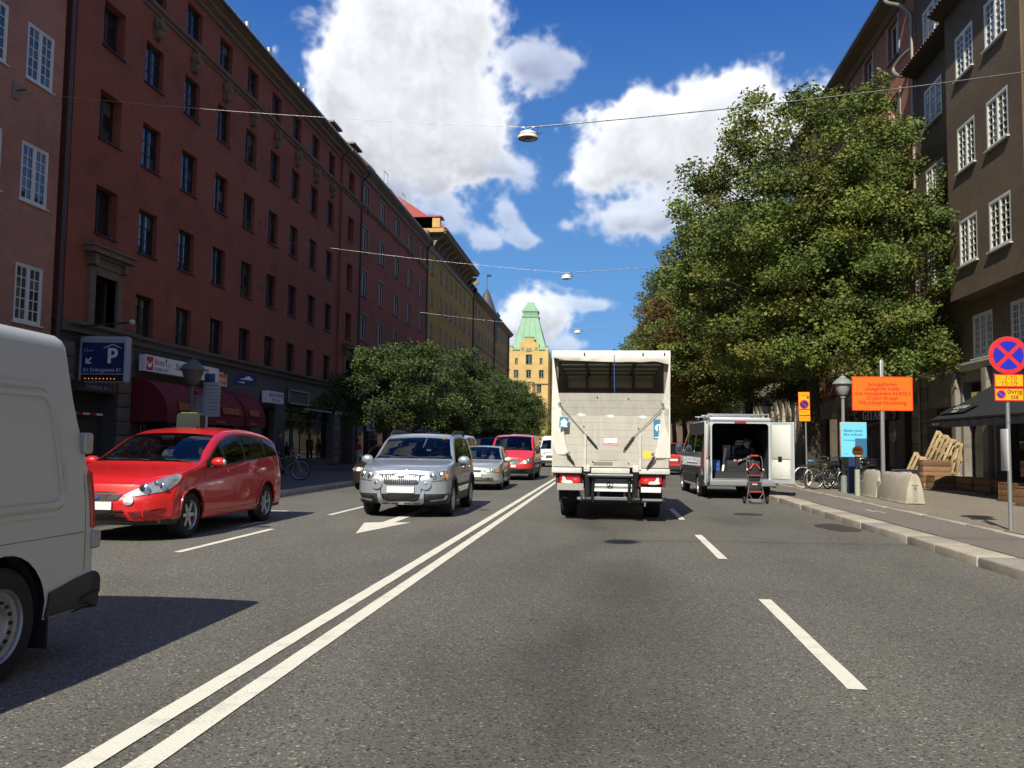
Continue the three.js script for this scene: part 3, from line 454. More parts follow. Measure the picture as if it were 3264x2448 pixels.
// ---- red block with pale windows
{
  seed(23); const b = thing('red_block', 'dull red block with pale windows and stone surrounds next to the ochre block', 'building');
  const rows = [[5.2, 6.9], [8.2, 9.85], [11.1, 12.75], [14.05, 15.6], [17.2, 18.5]], cols = [[-54.8, -56.1], [-59.1, -60.35], [-63.5, -64.8], [-67.85, -69.15], [-72.25, -73.55]], holes = [];
  for (const c of cols) for (const r of rows) holes.push([c[0], c[1], r[0], r[1]]);
  facade(b, 'wall', 1, XL, -53.8, -75.1, 4.6, 19.2, holes, 0.3, stucco([0.30, 0.078, 0.042]));
  const surM = stone([0.22, 0.17, 0.12]);
  for (const c of cols) for (const r of rows) { const w = win(b, 1, XL, c[0], c[1], r[0], r[1], 'pale'); obj('surround', [bx(-0.85, -0.65, -0.95, 0.97, -0.02, 0.03), bx(0.65, 0.85, -0.95, 0.97, -0.02, 0.03), bx(-0.85, 0.85, 0.83, 0.97, -0.02, 0.032)].map(g => g.scale(1, (r[1] - r[0]) / 1.66, 1)).map(metreUV), surM, w); }
  obj('backing', bx(XL - 0.4, XL - 9, 0, 19, -53.9, -75), plasterM, b);
  const course = obj('string_course', metreUV(ext([[XL - 0.02, 16.85], [XL + 0.1, 16.87], [XL + 0.2, 16.98], [XL + 0.2, 17.08], [XL - 0.02, 17.1]], 21.2).translate(0, 0, -75.05)), surM, b);
  obj('corbel', cols.flatMap(c => [c[0] - 0.1, c[1] + 0.1].map(z => metreUV(bx(XL, XL + 0.15, 16.66, 16.85, z - 0.1, z + 0.1)))), surM, b);
  obj('cornice', metreUV(ext([[XL - 0.05, 18.85], [XL + 0.1, 18.87], [XL + 0.15, 19.05], [XL + 0.5, 19.25], [XL + 0.52, 19.42], [XL - 0.05, 19.45]], 21.3).translate(0, 0, -75.1)), surM, b);
  roof(b, 1, XL + 0.55, -21, 19.45, 25, -53.85, -75.1, roofM, 0.6); const ro = b.children[b.children.length - 1];
  const d = obj('dormer', [bx(-17.2, -19.4, 20, 21.2, -55, -56.6), bx(-16.7, -19.6, 21.2, 21.32, -54.85, -56.75)].map(metreUV), stucco([0.30, 0.31, 0.29]), ro); obj('dormer_window', bx(-17.16, -17.2, 20.2, 21.1, -55.2, -56.4), MT.pane, d);
  for (const z of [-58.5, -64]) { obj('roof_hatch', [bx(-16.6, -17.8, 20.2, 20.9, z, z - 1.3), bx(-16.9, -17.4, 20.4, 21.0, z - 3.6, z - 4.4)], roofM, ro); const y = 20.3; obj('roof_ladder', [rod([-16.1, y, z - 1.8], [-16.1, y + 0.8, z - 1.8], 0.025), rod([-16.1, y, z - 2.9], [-16.1, y + 0.8, z - 2.9], 0.025), rod([-16.1, y + 0.8, z - 1.8], [-16.1, y + 0.8, z - 2.9], 0.025), ...[0, 1, 2, 3].map(i => rod([-16.15, y + 0.1, z - 1.9 - i * 0.3], [-16.7, y + 0.75, z - 1.9 - i * 0.3], 0.018))], MT.galv, ro); }
  obj('chimney', metreUV(bx(-17.6, -18.4, 20.5, 21.6, -61.6, -62.4)), stucco([0.4, 0.1, 0.07]), ro);
  obj('red_roof_edge', [ext([[XL + 0.5, 19.5], [-19.2, 22.4], [-19.2, 22.2], [XL + 0.5, 19.3]], 7.5).translate(0, 0, -75.2)].map(metreUV), redRoofM, ro);
  const dp = (z, X, y) => [tube([[X + 0.55, y, z], [X + 0.5, y - 0.3, z], [X + 0.12, y - 0.7, z], [X + 0.1, y - 1.2, z]], 0.07, 16, 8), rod([X + 0.1, y - 1.2, z], [X + 0.1, 0.3, z], 0.07)];
  for (const [z, X, y] of [[-75.1, XL, 19.5], [-53.9, XL + 0.1, 19.0]]) obj('downpipe', dp(z, X, y), mat([0.03, 0.028, 0.028], 0.5), b);
  // ground floor
  facade(b, 'base_wall', 1, XL + 0.05, -53.8, -75.1, 0.05, 4.6, [[-55, -58.5, 0.4, 3.4], [-59.6, -63.6, 0.4, 3.4], [-64.8, -69, 0.4, 3.4], [-70, -74, 0.4, 3.4]], 0.4, stone([0.15, 0.12, 0.10]));
  obj('shop_glass', [bx(XL - 0.35, XL - 0.3, 0.4, 3.4, -54.5, -74.5)], MT.pane, b);
}
// ---- ochre block with deep bracketed eaves
{
  seed(24); const b = thing('ochre_block', 'ochre yellow block with deep bracketed eaves and red roof', 'building');
  const rows = [[5.4, 6.75], [8.3, 9.7], [11.15, 12.58], [14.05, 15.45], [16.9, 18.3]], cols = [[-77, -78.15], [-81.2, -82.3], [-84, -85.15], [-86.75, -87.9], [-89.55, -90.65], [-92.3, -93.45], [-95.05, -96.2], [-98.6, -99.75]], holes = [];
  for (const c of cols) for (const r of rows) holes.push([c[0], c[1], r[0], r[1]]);
  facade(b, 'wall', 1, XL, -75.1, -101.7, 4.6, 19.6, holes, 0.3, stucco([0.43, 0.25, 0.045]));
  for (const c of cols) for (const r of rows) win(b, 1, XL, c[0], c[1], r[0], r[1], 'pale');
  obj('backing', bx(XL - 0.4, XL - 9, 0, 20, -75.2, -101.6), plasterM, b);
  const cm = stucco([0.30, 0.25, 0.17]);
  obj('frieze', metreUV(bx(XL, XL + 0.12, 18.9, 19.4, -75.3, -101.6)), cm, b);
  const bk = metreUV(ext([[0, 0], [0, 1.15], [1.0, 1.15], [0.95, 0.9], [0.45, 0.55], [0.2, 0.1]], 0.3)); for (let z = -77; z > -101; z -= 2.05) obj('bracket', bk, cm, b).position.set(XL + 0.1, 19.3, z);
  obj('eaves', [bx(XL, XL + 1.45, 20.4, 20.62, -76.2, -96.5), bx(XL, XL + 1.55, 20.62, 20.85, -76.1, -96.6), bx(XL - 1, XL + 0.02, 19.6, 20.5, -75.2, -101.6)].map(metreUV), cm, b);
  roof(b, 1, XL + 1.55, -21.5, 20.86, 25.5, -76.1, -96.6, redRoofM, 0.7); roof(b, 1, XL + 0.6, -21.5, 19.9, 25, -96.6, -101.7, roofM);
  // sunlit gable end of the eaves above the neighbour's roof
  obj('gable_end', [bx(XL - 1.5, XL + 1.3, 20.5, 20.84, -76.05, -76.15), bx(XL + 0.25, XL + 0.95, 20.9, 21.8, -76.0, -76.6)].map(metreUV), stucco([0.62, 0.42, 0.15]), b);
  obj('roof_box', [bx(XL - 1.8, XL + 0.25, 20.86, 21.85, -76.1, -77.2), bx(XL - 2, XL + 1.1, 21.85, 21.97, -75.9, -77.4)].map(metreUV), redRoofM, b);
  facade(b, 'base_wall', 1, XL + 0.05, -75.1, -101.7, 0.05, 4.6, [[-77, -82, 0.4, 3.4], [-84, -90, 0.4, 3.4], [-92, -99, 0.4, 3.4]], 0.4, stone([0.16, 0.14, 0.11])); obj('shop_glass', bx(XL - 0.35, XL - 0.3, 0.4, 3.4, -76, -101), MT.pane, b);
  obj('downpipe', [rod([XL + 0.1, 0.3, -101.75], [XL + 0.1, 19.6, -101.75], 0.08)], mat([0.03, 0.028, 0.028], 0.5), b);
}
// ---- brown-yellow block with turret, farther on
{
  seed(25); const b = thing('turret_block', 'brownish yellow block with conical grey turret at the far left', 'building');
  const rows = [[5.5, 6.9], [8.4, 9.8], [11.3, 12.75], [14.25, 15.75], [17.1, 18.4]], zc = []; for (let i = 0; i < 6; i++) zc.push(-104.1 - i * 3.05); for (let i = 0; i < 7; i++) zc.push(-123.2 - i * 2.62);
  const holes = []; for (const z of zc) for (const r of rows) holes.push([z + 0.55, z - 0.55, r[0], r[1]]);
  facade(b, 'wall', 1, XL, -101.7, -141.2, 4.6, 19.2, holes, 0.3, stucco([0.37, 0.215, 0.06]));
  for (const z of zc) for (const r of rows) win(b, 1, XL, z + 0.55, z - 0.55, r[0], r[1], 'far');
  obj('backing', bx(XL - 0.4, XL - 12, 0, 19.2, -101.8, -141.1), stucco([0.37, 0.215, 0.06]), b);
  const cm = stone([0.2, 0.16, 0.11]); obj('string_course', metreUV(bx(XL, XL + 0.1, 13.6, 13.9, -101.8, -141.1)), cm, b); obj('cornice', metreUV(ext([[XL - 0.05, 19], [XL + 0.15, 19.05], [XL + 0.6, 19.4], [XL + 0.6, 19.6], [XL - 0.05, 19.65]], 39.6).translate(0, 0, -141.3)), cm, b);
  roof(b, 1, XL + 0.65, -22, 19.6, 25, -101.8, -141.3, roofM); const tr = [[0, 4.9], [0.12, 4.75], [0.7, 3.5], [1.15, 2.1], [1.55, 0.9], [1.9, 0.2], [2.0, 0], [1.6, -0.1], [1.6, -3]];
  const t = obj('turret', creased(lathe(tr.map(p => [p[0], p[1]]), 20), 0.5), mat([0.09, 0.08, 0.075], 0.6, { map: scaled(T_streak, 3) }), b); t.position.set(-17.4, 19.2, -123.6);
  obj('turret_dormer', [cyl(0.35, 0.35, 0.9, 1.5, 0.0, -0.6, 12), new THREE.ConeGeometry(0.5, 0.7, 12).translate(1.5, 1.2, -0.6)], roofM, t); obj('flag_pole', [rod([0, 4.8, 0], [0, 6.9, 0], 0.03), bx(0.02, 0.6, 6.5, 6.85, -0.01, 0.01)], MT.iron, t);
  for (const z of [-121.1, -138.3]) obj('downpipe', rod([XL + 0.12, 0.3, z], [XL + 0.12, 19.3, z], 0.1), mat([0.05, 0.045, 0.04], 0.6), b);
  const bal = obj('balcony', [bx(XL, XL + 1.3, 9.2, 9.45, -121.5, -127), bx(XL + 1.2, XL + 1.3, 9.45, 10.5, -121.5, -127), bx(XL, XL + 1.3, 9.45, 10.5, -121.5, -121.6), bx(XL, XL + 0.8, 8.2, 9.2, -122.5, -123), bx(XL, XL + 0.8, 8.2, 9.2, -125.5, -126)].map(metreUV), stone([0.25, 0.22, 0.18]), b);
  obj('chimney', [-105, -123, -135].map(z => metreUV(bx(-16.6, -17.2, 20, 21.2, z, z - 1))), stucco([0.5, 0.35, 0.2]), b);
  facade(b, 'base_wall', 1, XL + 0.05, -101.7, -141.2, 0.05, 4.6, [], 0.4, stone([0.18, 0.14, 0.10]));
}
// ---------------------------------------------------------------- right-hand side of the street
const curtainM = mat([0.62, 0.62, 0.58], 0.9, { transparent: false });
const room = mat([0.46, 0.42, 0.36], 0.95);
STY.bay = { rec: 0.0, fw: 0.085, mull: 0.08, bar: 0.026, cas: 2, cols: 2, rows: 6, m: winWhite, panes: [MT.clear], sill: 0.09, sm: winWhite };
STY.bay3 = { ...STY.bay, cas: 3, cols: 2, rows: 6 };
// tied-back curtains hanging behind a window, each with soft folds
function curtains(w, h) {
  const L = []; for (const s of [-1, 1]) {
    const P = [], I = [], n = 14, m = 8; for (let j = 0; j <= m; j++) { const t = j / m, wid = (w / 2) * (t < 0.6 ? lerp(0.98, 0.3, (t / 0.6) ** 1.6) : lerp(0.3, 0.38, (t - 0.6) / 0.4)); for (let i = 0; i <= n; i++) { const x = s * (w / 2 - wid * i / n); P.push(x, h / 2 - h * t, -0.22 + 0.022 * Math.sin(i * 2.1)); } }
    for (let j = 0; j < m; j++) for (let i = 0; i < n; i++) { const a = j * (n + 1) + i, b = a + n + 1; I.push(a, a + 1, b, b, a + 1, b + 1); }
    const g = new THREE.BufferGeometry(); g.setAttribute('position', new THREE.Float32BufferAttribute(P, 3)); g.setIndex(I); g.computeVertexNormals(); L.push(g);
  } return join(L);
}
const curtG = curtains(1.3, 1.45);
function bayWin(par, X, z0, z1, y0, y1, st = 'bay', cur = true) {
  const o = win(par, -1, X, z0, z1, y0, y1, st), w = Math.abs(z1 - z0), h = y1 - y0;
  if (cur && rnd() < 0.85) { const c = obj('curtain', curtG, curtainM, o); c.scale.set(w / 1.4, h / 1.55, 1); }
  return o;
}
// ---- dark brown house with projecting bay
{
  seed(31); const b = thing('dark_brown_house', 'dark brown rendered house with projecting bay and white many-paned windows', 'building');
  const brown = stucco([0.155, 0.112, 0.068], 4), XB = 11.5;
  const rows = [[7.42, 8.95], [10.55, 12.06], [13.68, 15.15]], bc = [[-28.35, -29.75], [-26.05, -27.5]];
  const hb = []; for (const r of rows) for (const c of bc) hb.push([c[0], c[1], r[0], r[1]]);
  facade(b, 'bay_front', -1, XB, -25.2, -30.6, 6.42, 16.6, hb, 0.3, brown);
  obj('bay_side', [bx(XB + 0.001, XR + 0.3, 6.42, 16.6, -30.3, -30.599), bx(XB + 0.3, XR + 0.3, 6.42, 6.7, -25.2, -30.3)].map(metreUV), brown, b);
  for (const r of rows) for (const c of bc) bayWin(b, XB, c[0], c[1], r[0], r[1]);
  const hr = []; for (const r of [[4.42, 5.9], ...rows, [16.93, 18.28]]) hr.push([-32.47, -34.2, r[0], r[1]]);
  facade(b, 'recess_wall', -1, XR, -30.6, -35.05, 4.3, 19.6, hr, 0.35, brown);
  for (const r of [[4.42, 5.9], ...rows, [16.93, 18.28]]) bayWin(b, XR, -32.47, -34.2, r[0], r[1], 'bay3');
  facade(b, 'lower_wall', -1, XR, -25.2, -30.6, 4.3, 6.6, [[-28.75, -30.25, 4.45, 5.9], [-26, -27.5, 4.45, 5.9]], 0.35, brown); bayWin(b, XR, -28.75, -30.25, 4.45, 5.9, 'bay3'); bayWin(b, XR, -26, -27.5, 4.45, 5.9, 'bay3');
  obj('rooms', [bx(XR + 4.5, XR + 4.6, 4.2, 19.6, -25.3, -35), ...[4.2, 6.75, 9.85, 12.95, 16.2, 19.4].map(y => bx(XR + 0.36, XR + 4.5, y, y + 0.2, -25.3, -35)), ...[-25.4, -28, -30.3, -32.2, -34.9].map(z => bx(XR + 0.36, XR + 4.5, 4.2, 19.5, z, z - 0.1))], room, b);
  // small tiled eaves over the bay and over the recessed wall, tiles laid one by one
  const tileG = creased(ext([[-0.12, 0], [-0.09, 0.05], [0, 0.075], [0.09, 0.05], [0.12, 0], [0.1, -0.012], [0, 0.055], [-0.1, -0.012]], 0.44).translate(0, 0, -0.22)), tileM = [0, 1, 2].map(i => mat([[0.16, 0.075, 0.05], [0.12, 0.06, 0.045], [0.2, 0.09, 0.06]][i], 0.8));
  const eave = (X, y, z0, z1, depth) => {
    const e = obj('eaves', [ext([[X, y], [X - depth, y - 0.05], [X - depth, y - 0.17], [X, y - 0.35]], z0 - z1).translate(0, 0, z1)].map(metreUV), wood([0.05, 0.035, 0.026]), b);
    for (let z = z0 - 0.12; z > z1; z -= 0.245) for (let k = 0; k < 2; k++) { const t = obj('roof_tile', tileG, tileM[Math.floor(rnd() * 3)], e); t.position.set(X - depth + 0.14 + k * 0.36, y + 0.01 + k * 0.25, z); t.rotation.set(0, -Math.PI / 2, 0); t.rotateX(0.6); }
  };
  eave(XR, 16.35, -30.7, -35.0, 0.55); eave(XB, 16.55, -25.2, -30.75, 0.42);
  obj('roof', [ext([[XB - 0.3, 16.7], [XR + 4, 21.5], [XR + 8, 21.5], [XR + 8, 16.5]], 5.5).translate(0, 0, -30.7)].map(metreUV), tileM[1], b);
  obj('attic_roof', ext([[XR - 0.6, 19.6], [XR + 4, 23.5], [XR + 8, 19.6]], 4.6).translate(0, 0, -35.1), tileM[1], b);
  // downpipe with swan necks
  const pm = metal([0.30, 0.275, 0.215], 0.5, 0.5);
  obj('downpipe', [tube([[XR - 0.75, 20.2, -36.2], [XR - 0.75, 19.9, -36.2], [XR - 0.35, 19.2, -35.35], [XR - 0.12, 18.7, -35.05]], 0.075, 20, 8), rod([XR - 0.12, 18.72, -35.05], [XR - 0.12, 0.3, -35.05], 0.065)], pm, b);
  obj('swan_neck', [tube([[XR - 0.14, 17.3, -35.05], [XR - 0.3, 17.25, -35.7], [XR - 0.5, 16.95, -36.1], [XR - 0.45, 16.5, -35.7], [XR - 0.14, 16.2, -35.08]], 0.075, 24, 8)], pm, b);
  // moulded sill band and stone ground floor
  const gs = stone([0.26, 0.235, 0.19], 2.5);
  obj('sill_band', metreUV(ext([[XR + 0.02, 4.1], [XR - 0.05, 4.12], [XR - 0.1, 4.24], [XR - 0.22, 4.28], [XR - 0.22, 4.36], [XR + 0.02, 4.42]], 9.8).translate(0, 0, -35.0)), stone([0.55, 0.53, 0.46]), b);
  facade(b, 'ground_wall', -1, XR, -24.0, -35.05, 0.1, 4.1, [[-29.5, -31.2, 0.5, 3.75], [-24.3, -28.7, 0.3, 3.4], [-31.95, -34.4, 0.15, 3.0]], 0.5, gs);
  for (const z of [-29.1, -31.58]) { obj('pilaster', [rbx(XR - 0.18, XR, 0.15, 4.08, z + 0.2, z - 0.2, 0.03), rbx(XR - 0.24, XR, 0.15, 0.6, z + 0.26, z - 0.26, 0.03)].map(g => metreUV(creased(g))), gs, b); }
  for (let y = 0.2, k = 0; y < 3.9; y += 0.45, k++) obj('stone_block', metreUV(creased(rbx(XR - 0.07, XR, y, y + 0.43, -34.42, -35.02, 0.02))), [gs, stone([0.22, 0.2, 0.165], 2)][k % 2], b);
  obj('interior', [bx(XR + 2.5, XR + 2.6, 0, 4.2, -23, -35), bx(XR, XR + 2.5, 4.15, 4.25, -23, -35), bx(XR + 0.5, XR + 2.5, 0, 4.2, -31.6, -31.7), bx(XR, XR + 2.5, 0.1, 0.15, -23, -35)], room, b);
  obj('shop_pane', new THREE.PlaneGeometry(4.4, 3.1).rotateY(-Math.PI / 2).translate(XR + 0.3, 1.85, -26.5), shopGlass, b); obj('shop_pane', new THREE.PlaneGeometry(1.7, 3.2).rotateY(-Math.PI / 2).translate(XR + 0.3, 2.1, -30.35), shopGlass, b);
  obj('door', bx(XR + 0.3, XR + 0.36, 0.15, 3.0, -31.95, -34.4), wood([0.06, 0.035, 0.02]), b);
  obj('house_plate', bx(XR - 0.02, XR - 0.001, 3.12, 3.36, -29.75, -30.45), mat([0.6, 0.5, 0.1], 0.5), b);
}
// ---- sandy house at the frame's right edge
{
  seed(32); const b = thing('sandy_house', 'sand coloured house at the extreme right edge', 'building'), m = stucco([0.46, 0.33, 0.2]);
  const rows = [[5, 6.6], [8.1, 9.7], [11.2, 12.8], [14.3, 15.9]], cs = [[-22.6, -24.0], [-19.6, -21], [-16.6, -18]], hl = []; for (const r of rows) for (const c of cs) hl.push([c[0], c[1], ...r]);
  facade(b, 'wall', -1, 11.55, 6, -25.19, 0.1, 19, hl, 0.35, m); for (const r of rows) for (const c of cs) win(b, -1, 11.55, c[0], c[1], r[0], r[1], 'white');
  obj('backing', bx(12.2, 20, 0, 19, 6, -25.1), plasterM, b); obj('roof', metreUV(ext([[11.1, 19], [16, 23], [21, 19]], 31).translate(0, 0, -25.1)), redRoofM, b);
}
// ---- brick-red rendered house behind the big tree
{
  seed(33); const b = thing('rust_red_house', 'rust red rendered house with pale windows behind the big tree', 'building'), m = stucco([0.48, 0.195, 0.10], 4);
  const rows = [[5.3, 6.9], [8.4, 9.95], [11.6, 13.2], [14.9, 16.45], [18.02, 19.65]], cols = []; for (let z = -36.98; z > -57; z -= 3.5) cols.push([z, z - 1.3]);
  const hl = []; for (const r of rows) for (const c of cols) hl.push([c[0], c[1], ...r]);
  facade(b, 'wall', -1, XR, -35.05, -57.5, 4.2, 20.3, hl, 0.35, m);
  const sm = stone([0.5, 0.44, 0.34]);
  for (const r of rows) for (const c of cols) { const w = win(b, -1, XR, c[0], c[1], r[0], r[1], 'pale', { rec: 0.14, m: winWhite }); obj('surround', [bx(0.65, 0.8, -0.85, 0.87, -0.1, 0.03), bx(-0.8, -0.65, -0.85, 0.87, -0.1, 0.03)].map(metreUV), sm, w); }
  obj('backing', bx(XR + 0.4, XR + 8, 4, 20, -35.2, -57.4), room, b);
  obj('cornice', metreUV(ext([[XR + 0.02, 19.8], [XR - 0.1, 19.85], [XR - 0.2, 20.05], [XR - 0.7, 20.2], [XR - 0.72, 20.4], [XR + 0.02, 20.42]], 22.4).translate(0, 0, -57.5)), stone([0.22, 0.17, 0.11]), b);
  roof(b, -1, XR - 0.75, XR + 5, 20.42, 25.5, -35.1, -57.5, roofM);
  const gs = stone([0.40, 0.335, 0.25], 2.5), gd = stone([0.28, 0.235, 0.18], 2.5);
  facade(b, 'ground_wall', -1, XR - 0.05, -35.06, -57.5, 0.1, 4.2, [[-35.9, -37.9, 0.4, 3.2], [-38.7, -41.4, 0.15, 3.1], [-42.4, -46, 0.4, 3.1], [-47, -51, 0.4, 3.1], [-52, -56, 0.4, 3.1]], 0.5, gs);
  for (const z of [-35.48, -38.3, -41.9, -46.5]) for (let y = 0.2, k = 0; y < 3.4; y += 0.5, k++) obj('stone_block', metreUV(creased(rbx(XR - 0.16, XR - 0.05, y, y + 0.47, z + 0.33, z - 0.33, 0.02))), k % 2 ? gs : gd, b);
  obj('interior', [bx(XR + 2.5, XR + 2.6, 0, 4.2, -35.1, -57.5), bx(XR, XR + 2.5, 4.15, 4.25, -35.1, -57.5), bx(XR, XR + 2.5, 0.1, 0.15, -35.1, -57.5)], room, b);
  for (const [z0, z1] of [[-35.9, -37.9], [-42.4, -46], [-47, -51], [-52, -56]]) obj('shop_pane', new THREE.PlaneGeometry(z0 - z1, 2.7).rotateY(-Math.PI / 2).translate(XR + 0.25, 1.75, (z0 + z1) / 2), shopGlass, b);
  obj('beam', metreUV(bx(XR - 0.25, XR - 0.05, 3.25, 3.5, -35.2, -46.6)), stone([0.2, 0.17, 0.13]), b);
  // guitar shop sign: painted board above the door
  const s = thing('guitar_shop_sign', 'dark shop board with curly white letters reading GITARR', 'sign');
  printed(s, 'board', 4.4, 0.62, (g, w, h) => { g.fillStyle = '#17120f'; g.fillRect(0, 0, w, h); txt(g, 'GITARR', w / 2, h / 2 + 4, 150, '#d9d4c6', 'serif', 'bold', 'center', w - 60); g.strokeStyle = '#d9d4c6'; g.lineWidth = 12; g.beginPath(); g.arc(60, h / 2, 44, 0.8, 5.4); g.stroke(); g.beginPath(); g.arc(w - 70, h / 2 + 12, 40, 3.6, 7.6); g.stroke(); }, XR - 0.34, 2.98, -39.9, -Math.PI / 2 + 0.12, 0.08, 240, MT.black);
  const c = thing('red_shop_canopy', 'faded red cloth canopy under the guitar sign', 'awning');
  const cp = new THREE.BufferGeometry(); cp.setAttribute('position', new THREE.Float32BufferAttribute([XR - 0.1, 2.75, -38.6, XR - 0.1, 2.75, -41.4, XR - 1.0, 2.35, -38.9, XR - 0.1, 2.75, -41.4, XR - 1.0, 2.35, -41.2, XR - 1.0, 2.35, -38.9], 3)); cp.computeVertexNormals(); obj('cloth', metreUV(cp), mat([0.35, 0.06, 0.05], 0.9), c);
}
// ---- pale stone building with narrow arches, beyond
{
  seed(34); const b = thing('arcaded_building', 'pale stone building with narrow round arches beyond the parked van', 'building'), m = stone([0.52, 0.46, 0.35], 5);
  const hs = []; const g0 = -57.5, n = 20; const sh = shp(rectPts(-g0, 100, 0.1, 17));
  for (let i = 0; i < n; i++) { const z = 58.6 + i * 2.0; const h = new THREE.Path(); h.moveTo(z, 0.9); h.lineTo(z + 1.0, 0.9); h.lineTo(z + 1.0, 4.3); h.absarc(z + 0.5, 4.3, 0.5, 0, Math.PI, false); h.lineTo(z, 0.9); sh.holes.push(h); for (const y of [7, 10.5, 13.8]) if (i % 2) sh.holes.push(shp(rectPts(z, z + 1.1, y, y + 1.7).reverse())); }
  const g = alongX(new THREE.ExtrudeGeometry(sh, { depth: 0.5, bevelEnabled: false, curveSegments: 8 })).translate(XR - 0.1, 0, 0); obj('wall', metreUV(g), m, b);
  obj('glazing', bx(XR + 0.3, XR + 0.35, 0.2, 16.8, -57.6, -100), MT.pane, b); obj('band', [bx(XR - 0.25, XR - 0.1, 5.4, 5.75, -57.5, -100), bx(XR - 0.3, XR - 0.1, 0.1, 0.8, -57.5, -100), bx(XR - 0.5, XR - 0.1, 16.6, 17, -57.5, -100)].map(metreUV), m, b);
  roof(b, -1, XR - 0.5, XR + 5, 17, 22, -57.5, -100, roofM);
  const c = thing('far_right_block', 'plain ochre block closing the right side far down the street', 'building'); obj('wall', metreUV(bx(XR, XR + 10, 0, 18, -100.1, -185)), stucco([0.42, 0.3, 0.16]), c); obj('roof', bx(XR - 0.5, XR + 10, 18, 18.5, -100.1, -185), roofM, c);
}
